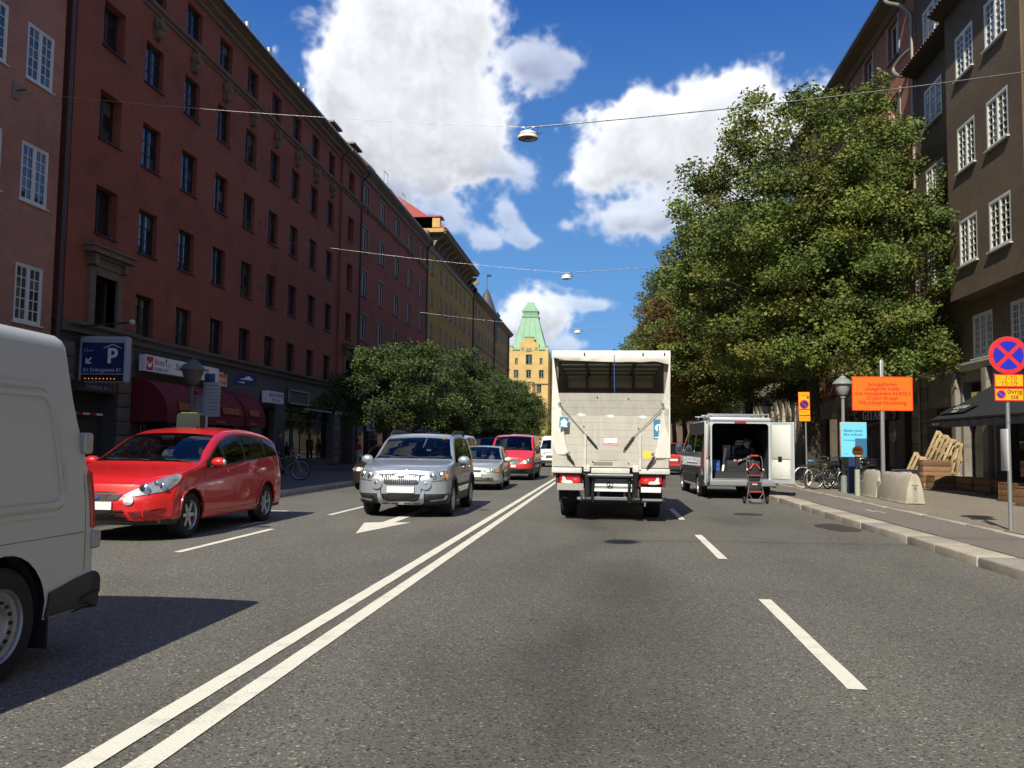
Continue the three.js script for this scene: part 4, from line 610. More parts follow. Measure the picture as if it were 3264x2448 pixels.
// ---------------------------------------------------------------- the yellow corner house with green copper tower at the end of the street
{
  seed(41); const Z = -190, b = thing('tower_house', 'pale yellow corner house with green copper tower roof at the street end', 'building', -17.25, 0, Z);
  const yel = stucco([0.68, 0.47, 0.17], 9), trim = stone([0.33, 0.27, 0.16]), cop = mat([0.24, 0.44, 0.27], 0.6, { map: scaled(T_streak, 5) }), W = 4.3;
  const wm = mat([0.15, 0.17, 0.15], 0.5), S = { rec: 0.2, fw: 0.08, mull: 0.1, bar: 0.05, cas: 2, cols: 1, rows: 1, m: wm, panes: paneCurtain, sill: 0.12, sm: trim };
  const wn = [], R = (x, y, w, h) => wn.push([x, y, w, h]);
  for (const [y, x] of [[16.35, 2.8], [16.35, -2.75], [16.35, 0]]) R(x, y, 1.05, 1.7);
  R(0.05, 19.35, 1.45, 2.1); R(-2.72, 19.4, 0.62, 1.25); R(2.72, 19.4, 0.62, 1.25);
  for (const y of [13.1, 9.95, 6.85, 3.7, 0.7]) { if (y > 1) { R(2.35, y, 1.0, 1.75); R(-2.5, y, 1.0, 1.75); } else { R(2.4, y, 1, 1.6); R(-2.4, y, 1, 1.6); R(0, y, 1, 1.6); } }
  R(0, 3.7, 1, 1.7);
  const outline = [[-W, 0], [W, 0], [W, 23.2], [W - 0.75, 23.2], [W - 0.75, 22.4], [2.2, 22.4], [2.2, 24.1], [1.15, 24.3], [1.15, 25.2], [-0.95, 25.2], [-0.95, 24.3], [-2, 24.1], [-2, 22.4], [-W + 0.75, 22.4], [-W + 0.75, 23.2], [-W, 23.2]];
  const g = ext(outline, 0.5, 0, wn.map(([x, y, w, h]) => rectPts(x - w / 2, x + w / 2, y, y + h).reverse())).translate(0, 0, -0.5); obj('wall', metreUV(g), yel, b);
  obj('body', metreUV(bx(-W + 0.02, W - 0.02, 0, 22.3, -0.6, -9)), yel, b);
  for (const [x, y, w, h] of wn) { const o = win(b, 1, 0, w / 2, -w / 2, 0, h, 'pale', S); o.position.set(x, y + h / 2, 0); o.rotation.y = 0; }
  for (const y of [14.9, 5.9, 2.85]) obj('string_course', metreUV(bx(-W - 0.05, W + 0.05, y, y + 0.22, 0, 0.2)), trim, b);
  obj('roundel', [metreUV(bx(-0.6, 0.6, 22.1, 22.9, 0, 0.1)), metreUV(bx(-1.7, -1.15, 22.5, 23.1, 0, 0.08)), metreUV(bx(1.35, 1.9, 22.5, 23.1, 0, 0.08))], trim, b);
  // polygonal oriel
  const of = [[-1.5, 0], [-0.95, 1.0], [0.95, 1.0], [1.5, 0]], og = ext(of.map(([x, z]) => [x, -z]), 10.2).rotateX(-Math.PI / 2).translate(0, 5.1, 0); const or = obj('oriel', metreUV(og), yel, b);
  obj('oriel_base', creased(new THREE.SphereGeometry(1.4, 14, 8, 0, 6.3, 1.57, 1.57).scale(1, 1, 0.7).translate(0, 5.1, 0)), trim, or); obj('oriel_cornice', [bx(-1.2, 1.2, 15.2, 15.45, 0, 1.15), bx(-1.25, 1.25, 5.5, 5.7, 0, 1.08)].map(metreUV), trim, or);
  const sp = { ...S, rec: -0.03, cas: 1 };
  for (const y of [6.75, 9.85, 13]) for (const [x, z, t] of [[0, 1.0, 0], [-1.22, 0.52, -1.07], [1.22, 0.52, 1.07]]) { const o = win(or, 1, 0, 0.3, -0.3, 0, 1.75, 'pale', sp); o.position.set(x, y + 0.87, z); o.rotation.y = t; }
  obj('downpipe', [rod([-1.75, 5, 0.1], [-1.75, 14.9, 0.1], 0.07), rod([1.65, 5, 0.1], [1.65, 14.9, 0.1], 0.07)], zinc, b);
  // tower roof: flared pyramid, stepped crown
  const pyr = rings => { const P = [], I = []; rings.forEach(([h, y]) => P.push(-h, y, -h, h, y, -h, h, y, h, -h, y, h)); for (let r = 0; r < rings.length - 1; r++) for (let i = 0; i < 4; i++) { const a = r * 4 + i, c = r * 4 + (i + 1) % 4; I.push(a, a + 4, c, c, a + 4, c + 4); } const n = rings.length * 4; I.push(n - 4, n - 1, n - 2, n - 4, n - 2, n - 3); const q = new THREE.BufferGeometry(); q.setAttribute('position', new THREE.Float32BufferAttribute(P, 3)); q.setIndex(I); return metreUV(q.toNonIndexed()); };
  const t = obj('tower_roof', pyr([[4.35, 22.3], [3.7, 23.2], [3.1, 25], [2.5, 27.3], [1.75, 30], [1.9, 30.1], [1.9, 30.4], [1.6, 30.5], [1.65, 31.3], [1.85, 31.4], [1.8, 31.7], [1.45, 32], [1.4, 32.3], [0.8, 33.3], [0.75, 33.6], [0.05, 33.7]]), cop, b); t.position.z = -4.3;
  obj('seams', [[-4.3, -1.75], [4.3, 1.75], [-2.2, -0.9], [0, 0], [2.2, 0.9]].map(([a, c]) => tube([[a, 22.4, 4.33], [lerp(a, c, 0.28), 23.2, 3.72], [lerp(a, c, 0.5), 25, 3.12], [lerp(a, c, 0.72), 27.3, 2.52], [c, 30, 1.77]], 0.05, 16, 5)), cop, t);
  obj('gable_cap', [bx(-1.1, 1.3, 25.2, 25.45, -0.6, 0.12), bx(-4.35, -3.5, 23.2, 23.4, -0.6, 0.12), bx(3.5, 4.35, 23.2, 23.4, -0.6, 0.12), bx(2.2, 3.55, 22.4, 22.7, -0.6, 0.16), bx(-3.55, -2, 22.4, 22.7, -0.6, 0.16)].map(metreUV), cop, b);
  const w2 = thing('tower_house_wing', 'shaded yellow wing house just beyond the tower house', 'building', -11.6, 0, -197);
  obj('wall', metreUV(bx(-1.5, 8, 0, 20.2, 0, -14)), yel, w2); obj('roof', [bx(-1.6, 8.2, 20.2, 20.5, 0.2, -14), bx(-1.2, 0, 20.5, 22.3, -0.3, -6)].map(metreUV), cop, w2); obj('string_course', metreUV(bx(-1.5, 8, 18.2, 18.5, 0, 0.25)), trim, w2);
}
{
  const far = (l, x0, x1, h, z0, z1, c) => { const b = thing('distant_block', l, 'building'); obj('wall', metreUV(bx(x0, x1, 0, h, z0, z1)), stucco(c, 8), b); obj('roof', bx(x0 - 0.3, x1 + 0.3, h, h + 1.5, z0, z1), roofM, b); };
  far('distant ochre block closing the street end behind the box truck', -3, 60, 17, -215, -240, [0.42, 0.3, 0.18]);
  far('distant grey block behind the left row of houses', -60, -38, 18, -146, -260, [0.36, 0.3, 0.24]);
}
// ---------------------------------------------------------------- trees
const barkM = mat([0.055, 0.045, 0.035], 0.95, { bumpMap: scaled(T_streak, 0.5), bumpScale: 0.02, map: scaled(T_streak, 0.8) });
const leafG = (() => {                                // a spray of small folded leaves
  seed(51); const P = [], I = [], N = 12;
  for (let k = 0; k < N; k++) {
    const o = V3(rr(-1, 1), rr(-0.55, 0.55), rr(-1, 1)).multiplyScalar(0.2), q = new THREE.Quaternion().setFromEuler(new THREE.Euler(rr(-0.9, 0.9), rr(0, 6.28), rr(-0.9, 0.9))), s = rr(0.04, 0.072), b = P.length / 3;
    for (const [x, y, z] of [[0, 0, -1], [0.75, -0.18, -0.15], [0, 0.05, 0.1], [-0.75, -0.18, -0.15], [0.35, -0.25, 0.75], [0, -0.3, 1.15], [-0.35, -0.25, 0.75]]) { const v = V3(x * s, y * s, z * s).applyQuaternion(q).add(o); P.push(v.x, v.y, v.z); }
    I.push(b, b + 2, b + 1, b, b + 3, b + 2, b + 1, b + 2, b + 4, b + 2, b + 5, b + 4, b + 2, b + 6, b + 5, b + 2, b + 3, b + 6);
  }
  const g = new THREE.BufferGeometry(); g.setAttribute('position', new THREE.Float32BufferAttribute(P, 3)); g.setIndex(I); g.computeVertexNormals(); return g;
})();
const leafM = phys([1, 1, 1], 0.62, { transmission: 0.4, thickness: 0, specularIntensity: 0.55 });
// spec: x, z, trunk radius, height of first fork, crown: [cx, cy, cz, rx, ry, rz] envelopes, n puffs, leaf colours
function tree(label, x, z, r, fork, crowns, npuff, dens, pal, sd, puffR = [0.5, 1.15]) {
  seed(sd); const t = thing('linden_tree', label, 'tree', x, 0, z, 0, 'street trees'), puffs = [], vol = crowns.reduce((a, q) => a + (q[6] ?? 1) * (q[3] * q[4] * q[5]) ** 0.75, 0);
  for (let k = 0; k < npuff; k++) {
    let pick = rnd() * vol; const c = crowns.find(q => (pick -= (q[6] ?? 1) * (q[3] * q[4] * q[5]) ** 0.75) < 0) ?? crowns[0]; let d; do d = V3(rr(-1, 1), rr(-1, 1), rr(-1, 1)); while (d.lengthSq() > 1 || d.lengthSq() < 0.12);
    const l = d.length(); d.multiplyScalar(Math.pow(l, 0.35) / l * (0.86 + 0.42 * (vnoise(d.x * 3 + 9, d.y * 3, d.z * 3 + sd) - 0.3)));
    puffs.push([c[0] + d.x * c[3], c[1] + d.y * c[4], c[2] + d.z * c[5], rr(...puffR)]);
  }
  // trunk and limbs: to a share of the puffs, through a mid joint
  const trunk = []; const top = [0.15 * rr(-1, 1), fork, 0.15 * rr(-1, 1)];
  trunk.push(tube([[0, -0.1, 0], [rr(-0.03, 0.03), fork * 0.35, rr(-0.03, 0.03)], [rr(-0.06, 0.06), fork * 0.7, 0.03], top], r, 14, 12));
  { const p = trunk[0].attributes.position; for (let i = 0; i < p.count; i++) { const y = p.getY(i), k = 1.25 - 0.35 * clamp(y / fork) + (y < 0.4 ? 0.35 * (0.4 - y) : 0); p.setXYZ(i, p.getX(i) * k, y, p.getZ(i) * k); } trunk[0].computeVertexNormals(); }
  obj('trunk', metreUV(trunk[0]), barkM, t);
  const limbs = [], mains = [], H = Math.max(...crowns.map(c => c[1] + c[4]));
  const nm = 7; for (let i = 0; i < nm; i++) { const c = crowns[i % crowns.length], a = i / nm * 6.283 + rr(-0.4, 0.4), m = [c[0] * 0.6 + Math.cos(a) * c[3] * 0.42, lerp(fork, c[1], 0.8) + rr(-0.4, 1.8), c[2] * 0.6 + Math.sin(a) * c[5] * 0.42]; mains.push(m); limbs.push(tube([top, [lerp(top[0], m[0], 0.45), lerp(top[1], m[1], 0.6), lerp(top[2], m[2], 0.45)], m], r * 0.36, 10, 7)); }
  { const m = [top[0] + 0.2, H - 1.6, top[2] - 0.1]; mains.push(m); limbs.push(tube([top, [top[0] - 0.1, lerp(fork, H, 0.4), 0.1], m], r * 0.45, 12, 7)); }
  puffs.forEach((p, i) => { if (i % 2) return; let best = mains[0], bd = 1e9; for (const m of mains) { const d = (m[0] - p[0]) ** 2 + (m[1] - p[1]) ** 2 + (m[2] - p[2]) ** 2; if (d < bd) { bd = d; best = m; } } const k = rr(0.15, 0.5), s = [lerp(top[0], best[0], 1 - k * 0.6), lerp(top[1], best[1], 1 - k * 0.6), lerp(top[2], best[2], 1 - k * 0.6)]; limbs.push(tube([s, [lerp(s[0], p[0], 0.5), lerp(s[1], p[1], 0.5) + 0.15, lerp(s[2], p[2], 0.5)], [p[0], p[1], p[2]]], 0.022, 5, 4)); });
  tag(obj('branches', metreUV(join(limbs)), barkM, t), null, null, null, 'stuff');
  const M = [], q = new THREE.Quaternion(), m4 = new THREE.Matrix4(), cols = [];
  for (const [px, py, pz, pr] of puffs) {
    const n = Math.round(dens * 1.3 * pr * pr * rr(0.7, 1.3)), base = pal[Math.floor(rnd() * pal.length)], tone = rr(0.75, 1.25);
    for (let k = 0; k < n; k++) {
      let d; do d = V3(rr(-1, 1), rr(-1, 1), rr(-1, 1)); while (d.lengthSq() > 1); d.multiplyScalar(0.55 + 0.45 * Math.sqrt(d.length()));
      q.setFromEuler(new THREE.Euler(rr(-0.7, 0.7), rr(0, 6.28), rr(-0.7, 0.7))); const s = rr(0.75, 1.3);
      m4.compose(V3(px + d.x * pr, py + d.y * pr * 0.5 - 0.3 * pr * d.x * d.x, pz + d.z * pr), q, V3(s, s, s)); M.push(m4.clone());
      const c = rnd() < 0.12 ? pal[Math.floor(rnd() * pal.length)] : base, v = tone * rr(0.75, 1.25); cols.push([c[0] * v, c[1] * v, c[2] * v]);
    }
  }
  const im = new THREE.InstancedMesh(leafG, leafM, M.length); M.forEach((m, i) => { im.setMatrixAt(i, m); im.setColorAt(i, new THREE.Color().setRGB(...cols[i])); });
  im.name = 'crown'; im.castShadow = im.receiveShadow = true; im.userData.kind = 'stuff'; t.add(im); return M.length;
}
const green = [[0.165, 0.215, 0.036], [0.13, 0.185, 0.034], [0.18, 0.225, 0.04], [0.11, 0.165, 0.034], [0.20, 0.21, 0.04]];
const mixed = [...green, [0.15, 0.12, 0.025], [0.16, 0.095, 0.02]];
let nleaf = 0;
nleaf += tree('biggest leafy tree in front of the dark brown house', 8.0, -35.2, 0.26, 4.2, [[0.2, 11.8, 0.2, 3.9, 4.0, 4.2], [-1.9, 10.6, 0.4, 3.4, 3.0, 4], [-0.9, 7.8, 0.5, 4.8, 3.0, 4.8], [2.2, 8.6, 2.6, 3.0, 4.2, 3.0, 0.55], [0.2, 5.6, 0.8, 4.2, 1.6, 4.4], [1.6, 5.2, 3.4, 2.8, 1.4, 2.4, 0.8]], 420, 44, green, 61, [0.5, 1.2]);
nleaf += tree('second leafy tree of the right row, its top left of the biggest', 7.6, -48.5, 0.24, 4, [[-1.2, 10.2, 0, 4.2, 3.6, 4.4], [-1.4, 7.2, 0.5, 5.0, 3.0, 4.8], [0, 5.4, 0, 4.6, 1.8, 4.4]], 260, 40, mixed, 62, [0.6, 1.3]);
nleaf += tree('third leafy tree of the right row above the white box truck', 7.4, -60.5, 0.24, 4, [[-1, 9.6, 0, 4.2, 3.8, 4.4], [-1.2, 6.6, 0.5, 4.8, 3.0, 4.8]], 220, 36, mixed, 63, [0.6, 1.3]);
nleaf += tree('fourth tree of the right row behind the box truck', 7.4, -72.5, 0.24, 4, [[-0.6, 8.8, 0, 4.4, 4.4, 4.6], [-0.8, 6, 0, 4.8, 2.4, 4.8]], 170, 34, mixed, 64, [0.7, 1.4]);
nleaf += tree('fifth tree of the right row far behind the box truck', 7.4, -85, 0.24, 4, [[-0.4, 8.2, 0, 4.4, 4.4, 4.6]], 140, 34, mixed, 65, [0.7, 1.4]);
nleaf += tree('sixth tree of the right row, the farthest of them', 7.4, -98, 0.24, 4, [[-0.4, 8.0, 0, 4.4, 4.4, 4.6]], 120, 34, mixed, 66, [0.7, 1.4]);
const lg = [[0.075, 0.115, 0.022], [0.06, 0.098, 0.022], [0.09, 0.13, 0.026], [0.052, 0.085, 0.019]];
nleaf += tree('nearest small tree of the left row by the shop fronts', -10.4, -42, 0.12, 2.5, [[0.2, 4.3, 0, 2.7, 2.0, 2.7], [-0.6, 3.5, 0.6, 2.6, 1.3, 2.6], [0.8, 4.9, 0, 1.6, 1.6, 1.6]], 105, 46, lg, 71, [0.4, 0.9]);
nleaf += tree('second small tree of the left row', -9.8, -51, 0.12, 2.5, [[0, 5.0, 0, 2.6, 2.6, 2.8], [0.2, 3.6, 0, 2.7, 1.3, 2.6]], 95, 44, lg, 72, [0.4, 0.95]);
nleaf += tree('third small tree of the left row', -9.8, -61, 0.12, 2.5, [[0, 4.8, 0, 2.7, 2.6, 2.8], [0, 3.6, 0, 2.8, 1.3, 2.6]], 90, 42, lg, 73, [0.45, 1]);
nleaf += tree('fourth small tree of the left row', -9.8, -72, 0.12, 2.5, [[0, 5.0, 0, 2.8, 2.8, 2.8], [0, 3.4, 0, 2.8, 1.3, 2.6]], 100, 38, lg, 74, [0.5, 1.1]);
nleaf += tree('fifth small tree of the left row', -9.8, -84, 0.12, 2.5, [[0, 5.2, 0, 2.9, 3.0, 2.8]], 90, 38, lg, 75, [0.5, 1.1]);
nleaf += tree('dark tree before the yellow tower house', -10.2, -101, 0.14, 3, [[0, 5.0, 0, 2.8, 3.0, 2.8]], 80, 36, lg, 76, [0.6, 1.3]);
nleaf += tree('young tree at the foot of the tower house', -9.4, -150, 0.12, 2.5, [[0, 4.2, 0, 2.6, 2.6, 2.6]], 50, 34, green, 77, [0.6, 1.2]);
console.log('leaf sprays', nleaf);
// ---------------------------------------------------------------- vehicles: a lofted body shell, panes, lamps and wheels
function pchip(pts) {                                 // smooth curve through [z, v] without overshoot
  const p = [...pts].sort((a, b) => a[0] - b[0]), n = p.length, h = [], d = [], m = [];
  for (let i = 0; i < n - 1; i++) { h[i] = p[i + 1][0] - p[i][0]; d[i] = (p[i + 1][1] - p[i][1]) / h[i]; }
  m[0] = d[0]; m[n - 1] = d[n - 2]; for (let i = 1; i < n - 1; i++) m[i] = d[i - 1] * d[i] <= 0 ? 0 : 2 * d[i - 1] * d[i] / (d[i - 1] + d[i]);
  return z => { if (z <= p[0][0]) return p[0][1]; if (z >= p[n - 1][0]) return p[n - 1][1]; let i = 0; while (z > p[i + 1][0]) i++; const t = (z - p[i][0]) / h[i], t2 = t * t, t3 = t2 * t; return (2 * t3 - 3 * t2 + 1) * p[i][1] + (t3 - 2 * t2 + t) * h[i] * m[i] + (3 * t2 - 2 * t3) * p[i + 1][1] + (t3 - t2) * h[i] * m[i + 1]; };
}
const gridGeo = (P, I) => { const g = new THREE.BufferGeometry(); g.setAttribute('position', new THREE.Float32BufferAttribute(P, 3)); g.setIndex(I); return g; };
const tess = new TessellateModifier(0.07, 3);
const tyreG = {}, rimG = {};
const rimM = metal([0.55, 0.56, 0.58], 0.32, 0.85), rimDark = metal([0.25, 0.25, 0.26], 0.5, 0.6);
function wheelAt(par, x, z, R, w, style = 'star6', side = 1, rm = rimM) {
  const k = R + '_' + w; tyreG[k] ??= creased(lathe([[0.64, -0.5], [0.8, -0.52], [0.92, -0.5], [0.985, -0.42], [1, -0.28], [1, -0.1], [0.985, -0.08], [0.985, -0.04], [1, -0.02], [1, 0.28], [0.985, 0.42], [0.92, 0.5], [0.8, 0.52], [0.64, 0.5]].map(([a, b]) => [a * R, b * w]), 40).rotateZ(-Math.PI / 2), 0.5);
  const key = k + style; rimG[key] ??= (() => {
    const L = [lathe([[0.665, 0.49], [0.65, 0.5], [0.62, 0.44], [0.6, 0.2], [0.57, -0.4]].map(([a, b]) => [a * R, b * w]), 36)], o = 0.36 * w, arms = (n, pts, d) => { for (let i = 0; i < n; i++) L.push(ext(pts.map(([a, b]) => [a * R, b * R]), d, 0.006).translate(0, 0, -d).rotateZ(i / n * 6.2832).rotateX(-Math.PI / 2).translate(0, o, 0)); };
    if (style === 'star6') { arms(6, [[-0.09, 0.05], [0.09, 0.05], [0.06, 0.3], [0.065, 0.62], [-0.065, 0.62], [-0.06, 0.3]], 0.03); L.push(cyl(0.17 * R, 0.15 * R, 0.04, 0, o - 0.02, 0, 20)); }
    else if (style === 'five') { arms(5, [[-0.1, 0.05], [0.1, 0.05], [0.1, 0.3], [0.17, 0.62], [0.03, 0.62], [0, 0.4], [-0.03, 0.62], [-0.17, 0.62], [-0.1, 0.3]], 0.025); L.push(cyl(0.17 * R, 0.15 * R, 0.04, 0, o - 0.02, 0, 20)); }
    else { L.push(lathe([[0.61, 0.36], [0.55, 0.3], [0.5, 0.32], [0.44, 0.37], [0.36, 0.38], [0.3, 0.28], [0.2, 0.26], [0.17, 0.38], [0.14, 0.42], [0.001, 0.43]].map(([a, b]) => [a * R, b * w]), 36)); }
    return creased(join(L).rotateZ(-Math.PI / 2), 0.5);
  })();
  const o = obj('wheel', tyreG[k], MT.rubber, par); o.position.set(x, R, z); o.rotation.y = side > 0 ? 0 : Math.PI; o.rotation.x = rnd() * 1.2;
  const rim = obj('rim', rimG[key], rm, o);
  obj('brake', cyl(0.55 * R, 0.55 * R, 0.02, 0, -0.01, 0, 20).rotateZ(-Math.PI / 2).translate(style === 'steel' ? -0.05 : 0.02, 0, 0), MT.dark, o);
  if (style === 'steel') obj('rim_holes', Array.from({ length: 16 }, (_, i) => cyl(0.035 * R, 0.035 * R, 0.02, 0, -0.01, 0, 10).rotateZ(-Math.PI / 2).translate(w * 0.385, Math.cos(i * 0.3927) * 0.41 * R, Math.sin(i * 0.3927) * 0.41 * R)), MT.black, o);
  return o;
}
function shell(S) {
  const zf = S.L / 2, zr = -zf, top = pchip(S.top), belt = pchip(S.belt), ws = pchip(S.plan), lp = pchip(S.lp), nL = 18, nU = 6, nC = 4, nT = 8, n = nL + nU + nC + nT;
  const sill = z => { let y = S.y0; for (const zc of S.axles) { const d = Math.abs(z - zc); if (d < S.arch) y = Math.max(y, S.R + Math.sqrt(S.arch * S.arch - d * d) - 0.0); } return y; };
  const D = (x, y, z) => {
    const q = Math.abs(x) / S.hw, cf = (S.cf[0] * q * q + S.cf[1] * q ** 6), cr = (S.cr[0] * q * q + S.cr[1] * q ** 6); let s = clamp((z - (zf - 0.8)) / 0.8); s *= s; let r = clamp(((zr + 0.5) - z) / 0.5); r *= r;
    const wsn = S.wsCurve ? S.wsCurve * q * q * sst(belt(z) - 0.12, belt(z) + 0.12, y) * sst(S.glass.ws[1] - 1.2, S.glass.ws[1], z) * (1 - s) : 0;
    return [x, y, z - s * (cf - S.nose(y)) + r * (cr + S.tail(y)) - wsn];
  };
  const half = z => {
    const t = top(z), bl = Math.min(belt(z), t - 0.045), w = S.hw * ws(z), ys = sill(z), P = [];
    for (let i = 0; i <= nL; i++) { const y = lerp(Math.min(ys, bl - 0.02), bl, i / nL); P.push([w * lp(clamp((y - S.y0) / (bl - S.y0))), y]); }
    const xb = P[nL][0], c = Math.min(S.rc, (t - bl) * 0.45), crown = S.crown * clamp((t - bl) / 0.3, 0.35, 1), yr = t - c - crown * 0.75, xr = xb - S.tumble * Math.max(0, yr - bl);
    for (let i = 1; i <= nU; i++) { const v = i / nU; P.push([lerp(xb, xr, v) + 0.012 * Math.sin(v * Math.PI) * clamp((yr - bl) / 0.3), lerp(bl, yr, v)]); }
    for (let i = 1; i <= nC; i++) { const a = i / nC * Math.PI / 2; P.push([xr - c + c * Math.cos(a), yr + c * Math.sin(a)]); }
    const x0 = xr - c, y0 = yr + c; for (let i = 1; i <= nT; i++) { const x = x0 * (1 - i / nT); P.push([x, lerp(t, y0, (x / x0) ** 2)]); }
    return P;
  };
  // stations
  let Z = [zf, zr]; for (let z = zr; z < zf; z += 0.07) Z.push(z); for (const q of [...S.top, ...S.belt]) Z.push(q[0]);
  for (const zc of S.axles) { for (let i = 0; i <= 16; i++) Z.push(zc - S.arch * Math.cos(i / 16 * Math.PI)); Z.push(zc - S.arch - 0.002, zc + S.arch + 0.002); }
  for (const a of [S.glass.ws, S.glass.rear, ...S.glass.side]) if (a) Z.push(a[0], a[1]);
  Z = [...new Set(Z.filter(z => z <= zf && z >= zr).map(z => +z.toFixed(4)))].sort((a, b) => b - a);
  Z = Z.filter((z, i) => !i || Z[i - 1] - z > 0.0015);
  const secs = Z.map(half), full = secs.map(h => [...h, ...h.slice(0, -1).reverse().map(([x, y]) => [-x, y])]), N = full[0].length, V = full.map((s, k) => s.map(([x, y]) => D(x, y, Z[k])));
  const B = {}; const quad = (name, a, b, c, d) => { const o = B[name] ??= []; o.push(...a, ...b, ...c, ...c, ...b, ...d); };
  const inr = (a, z0, z1) => a && z0 <= a[0] + 1e-3 && z1 >= a[1] - 1e-3;     // a = [front z, rear z]
  for (let k = 0; k < Z.length - 1; k++) for (let j = 0; j < N - 1; j++) {
    const jj = j < n ? j : N - 2 - j, reg = jj < nL ? 'low' : jj < nL + nU ? 'up' : jj < nL + nU + nC ? 'cor' : 'top'; let name = 'paint';
    if (reg === 'top' && inr(S.glass.ws, Z[k], Z[k + 1])) name = jj === nL + nU + nC && S.glass.ws ? 'windscreen' : 'windscreen';
    else if (reg === 'top' && inr(S.glass.rear, Z[k], Z[k + 1])) name = 'rear';
    else if (reg === 'up' && jj < nL + nU) { const i = S.glass.side.findIndex(a => inr(a, Z[k], Z[k + 1])); if (i >= 0) name = 'side' + i + (j < n ? 'L' : 'R'); else if (S.glass.pillar && inr(S.glass.pillar, Z[k], Z[k + 1])) name = 'pillar'; }
    if (S.lowTrim && reg === 'low' && (V[k][j][1] + V[k][j + 1][1]) / 2 < S.lowTrim) name = 'trim';
    if (S.cut && S.cut(V[k][j], V[k + 1][j + 1], reg)) continue;
    quad(name, V[k][j], V[k + 1][j], V[k][j + 1], V[k + 1][j + 1]);
  }
  // nose and tail
  for (const [k, sgn] of [[0, 1], [Z.length - 1, -1]]) { if (sgn < 0 && S.openTail) continue; const h = secs[k], m = 30; for (let j = 0; j < n; j++) for (let i = 0; i < m; i++) { const pt = (q, u) => { const x = h[q][0] * (1 - 2 * u); return D(x, h[q][1], Z[k]); }; const a = pt(j, i / m), b = pt(j, (i + 1) / m), c = pt(j + 1, i / m), d = pt(j + 1, (i + 1) / m); const nm = S.lowTrim && (a[1] + c[1]) / 2 < S.lowTrim ? 'trim' : 'paint'; sgn > 0 ? quad(nm, a, c, b, d) : quad(nm, a, b, c, d); } }
  const geo = name => { const g = new THREE.BufferGeometry(); g.setAttribute('position', new THREE.Float32BufferAttribute(B[name], 3)); g.computeVertexNormals(); return creased(mergeVertices(g, 1e-4), 0.62); };
  const W = (z, y) => { const h = half(z); for (let i = 0; i < h.length - 1; i++) if (h[i + 1][1] >= y) { const t = clamp((y - h[i][1]) / Math.max(1e-6, h[i + 1][1] - h[i][1])); return lerp(h[i][0], h[i + 1][0], t); } return 0; };
  const inside = (x, y, z) => y <= top(z) && Math.abs(x) <= W(z, y) + 1e-6;
  // where a ray along z first meets the shell: from the front (d = 1) or from behind (d = -1)
  const hit = (x, y, d) => { let a = d > 0 ? zf : zr, z = a; const wm = W(a - d * 0.4, y) - 0.003; if (wm > 0.2) x = Math.sign(x) * Math.min(Math.abs(x), wm); if (inside(x, y, a)) return a; for (let i = 0; i < 60; i++) { z = a - d * 0.03 * (i + 1); if (inside(x, y, z)) break; } let lo = z + d * 0.03, hi = z; for (let i = 0; i < 14; i++) { const m = (lo + hi) / 2; inside(x, y, m) ? hi = m : lo = m; } return hi; };
  const P = (x, y, d = 1, off = 0) => { const z = hit(x, y, d), p = D(x, y, z), back = Math.abs(z - (d > 0 ? zf : zr)), k = clamp(back / 0.12), q = Math.abs(x) / S.hw, sx = Math.sign(x) * q ** 4 * 0.7, l = Math.hypot(1, 0.9 * k, sx); return [p[0] + off * sx / l, p[1] + off * 0.9 * k / l, p[2] + d * off / l]; };
  return { S, B, geo, D, W, P, top, belt, zf, zr };
}
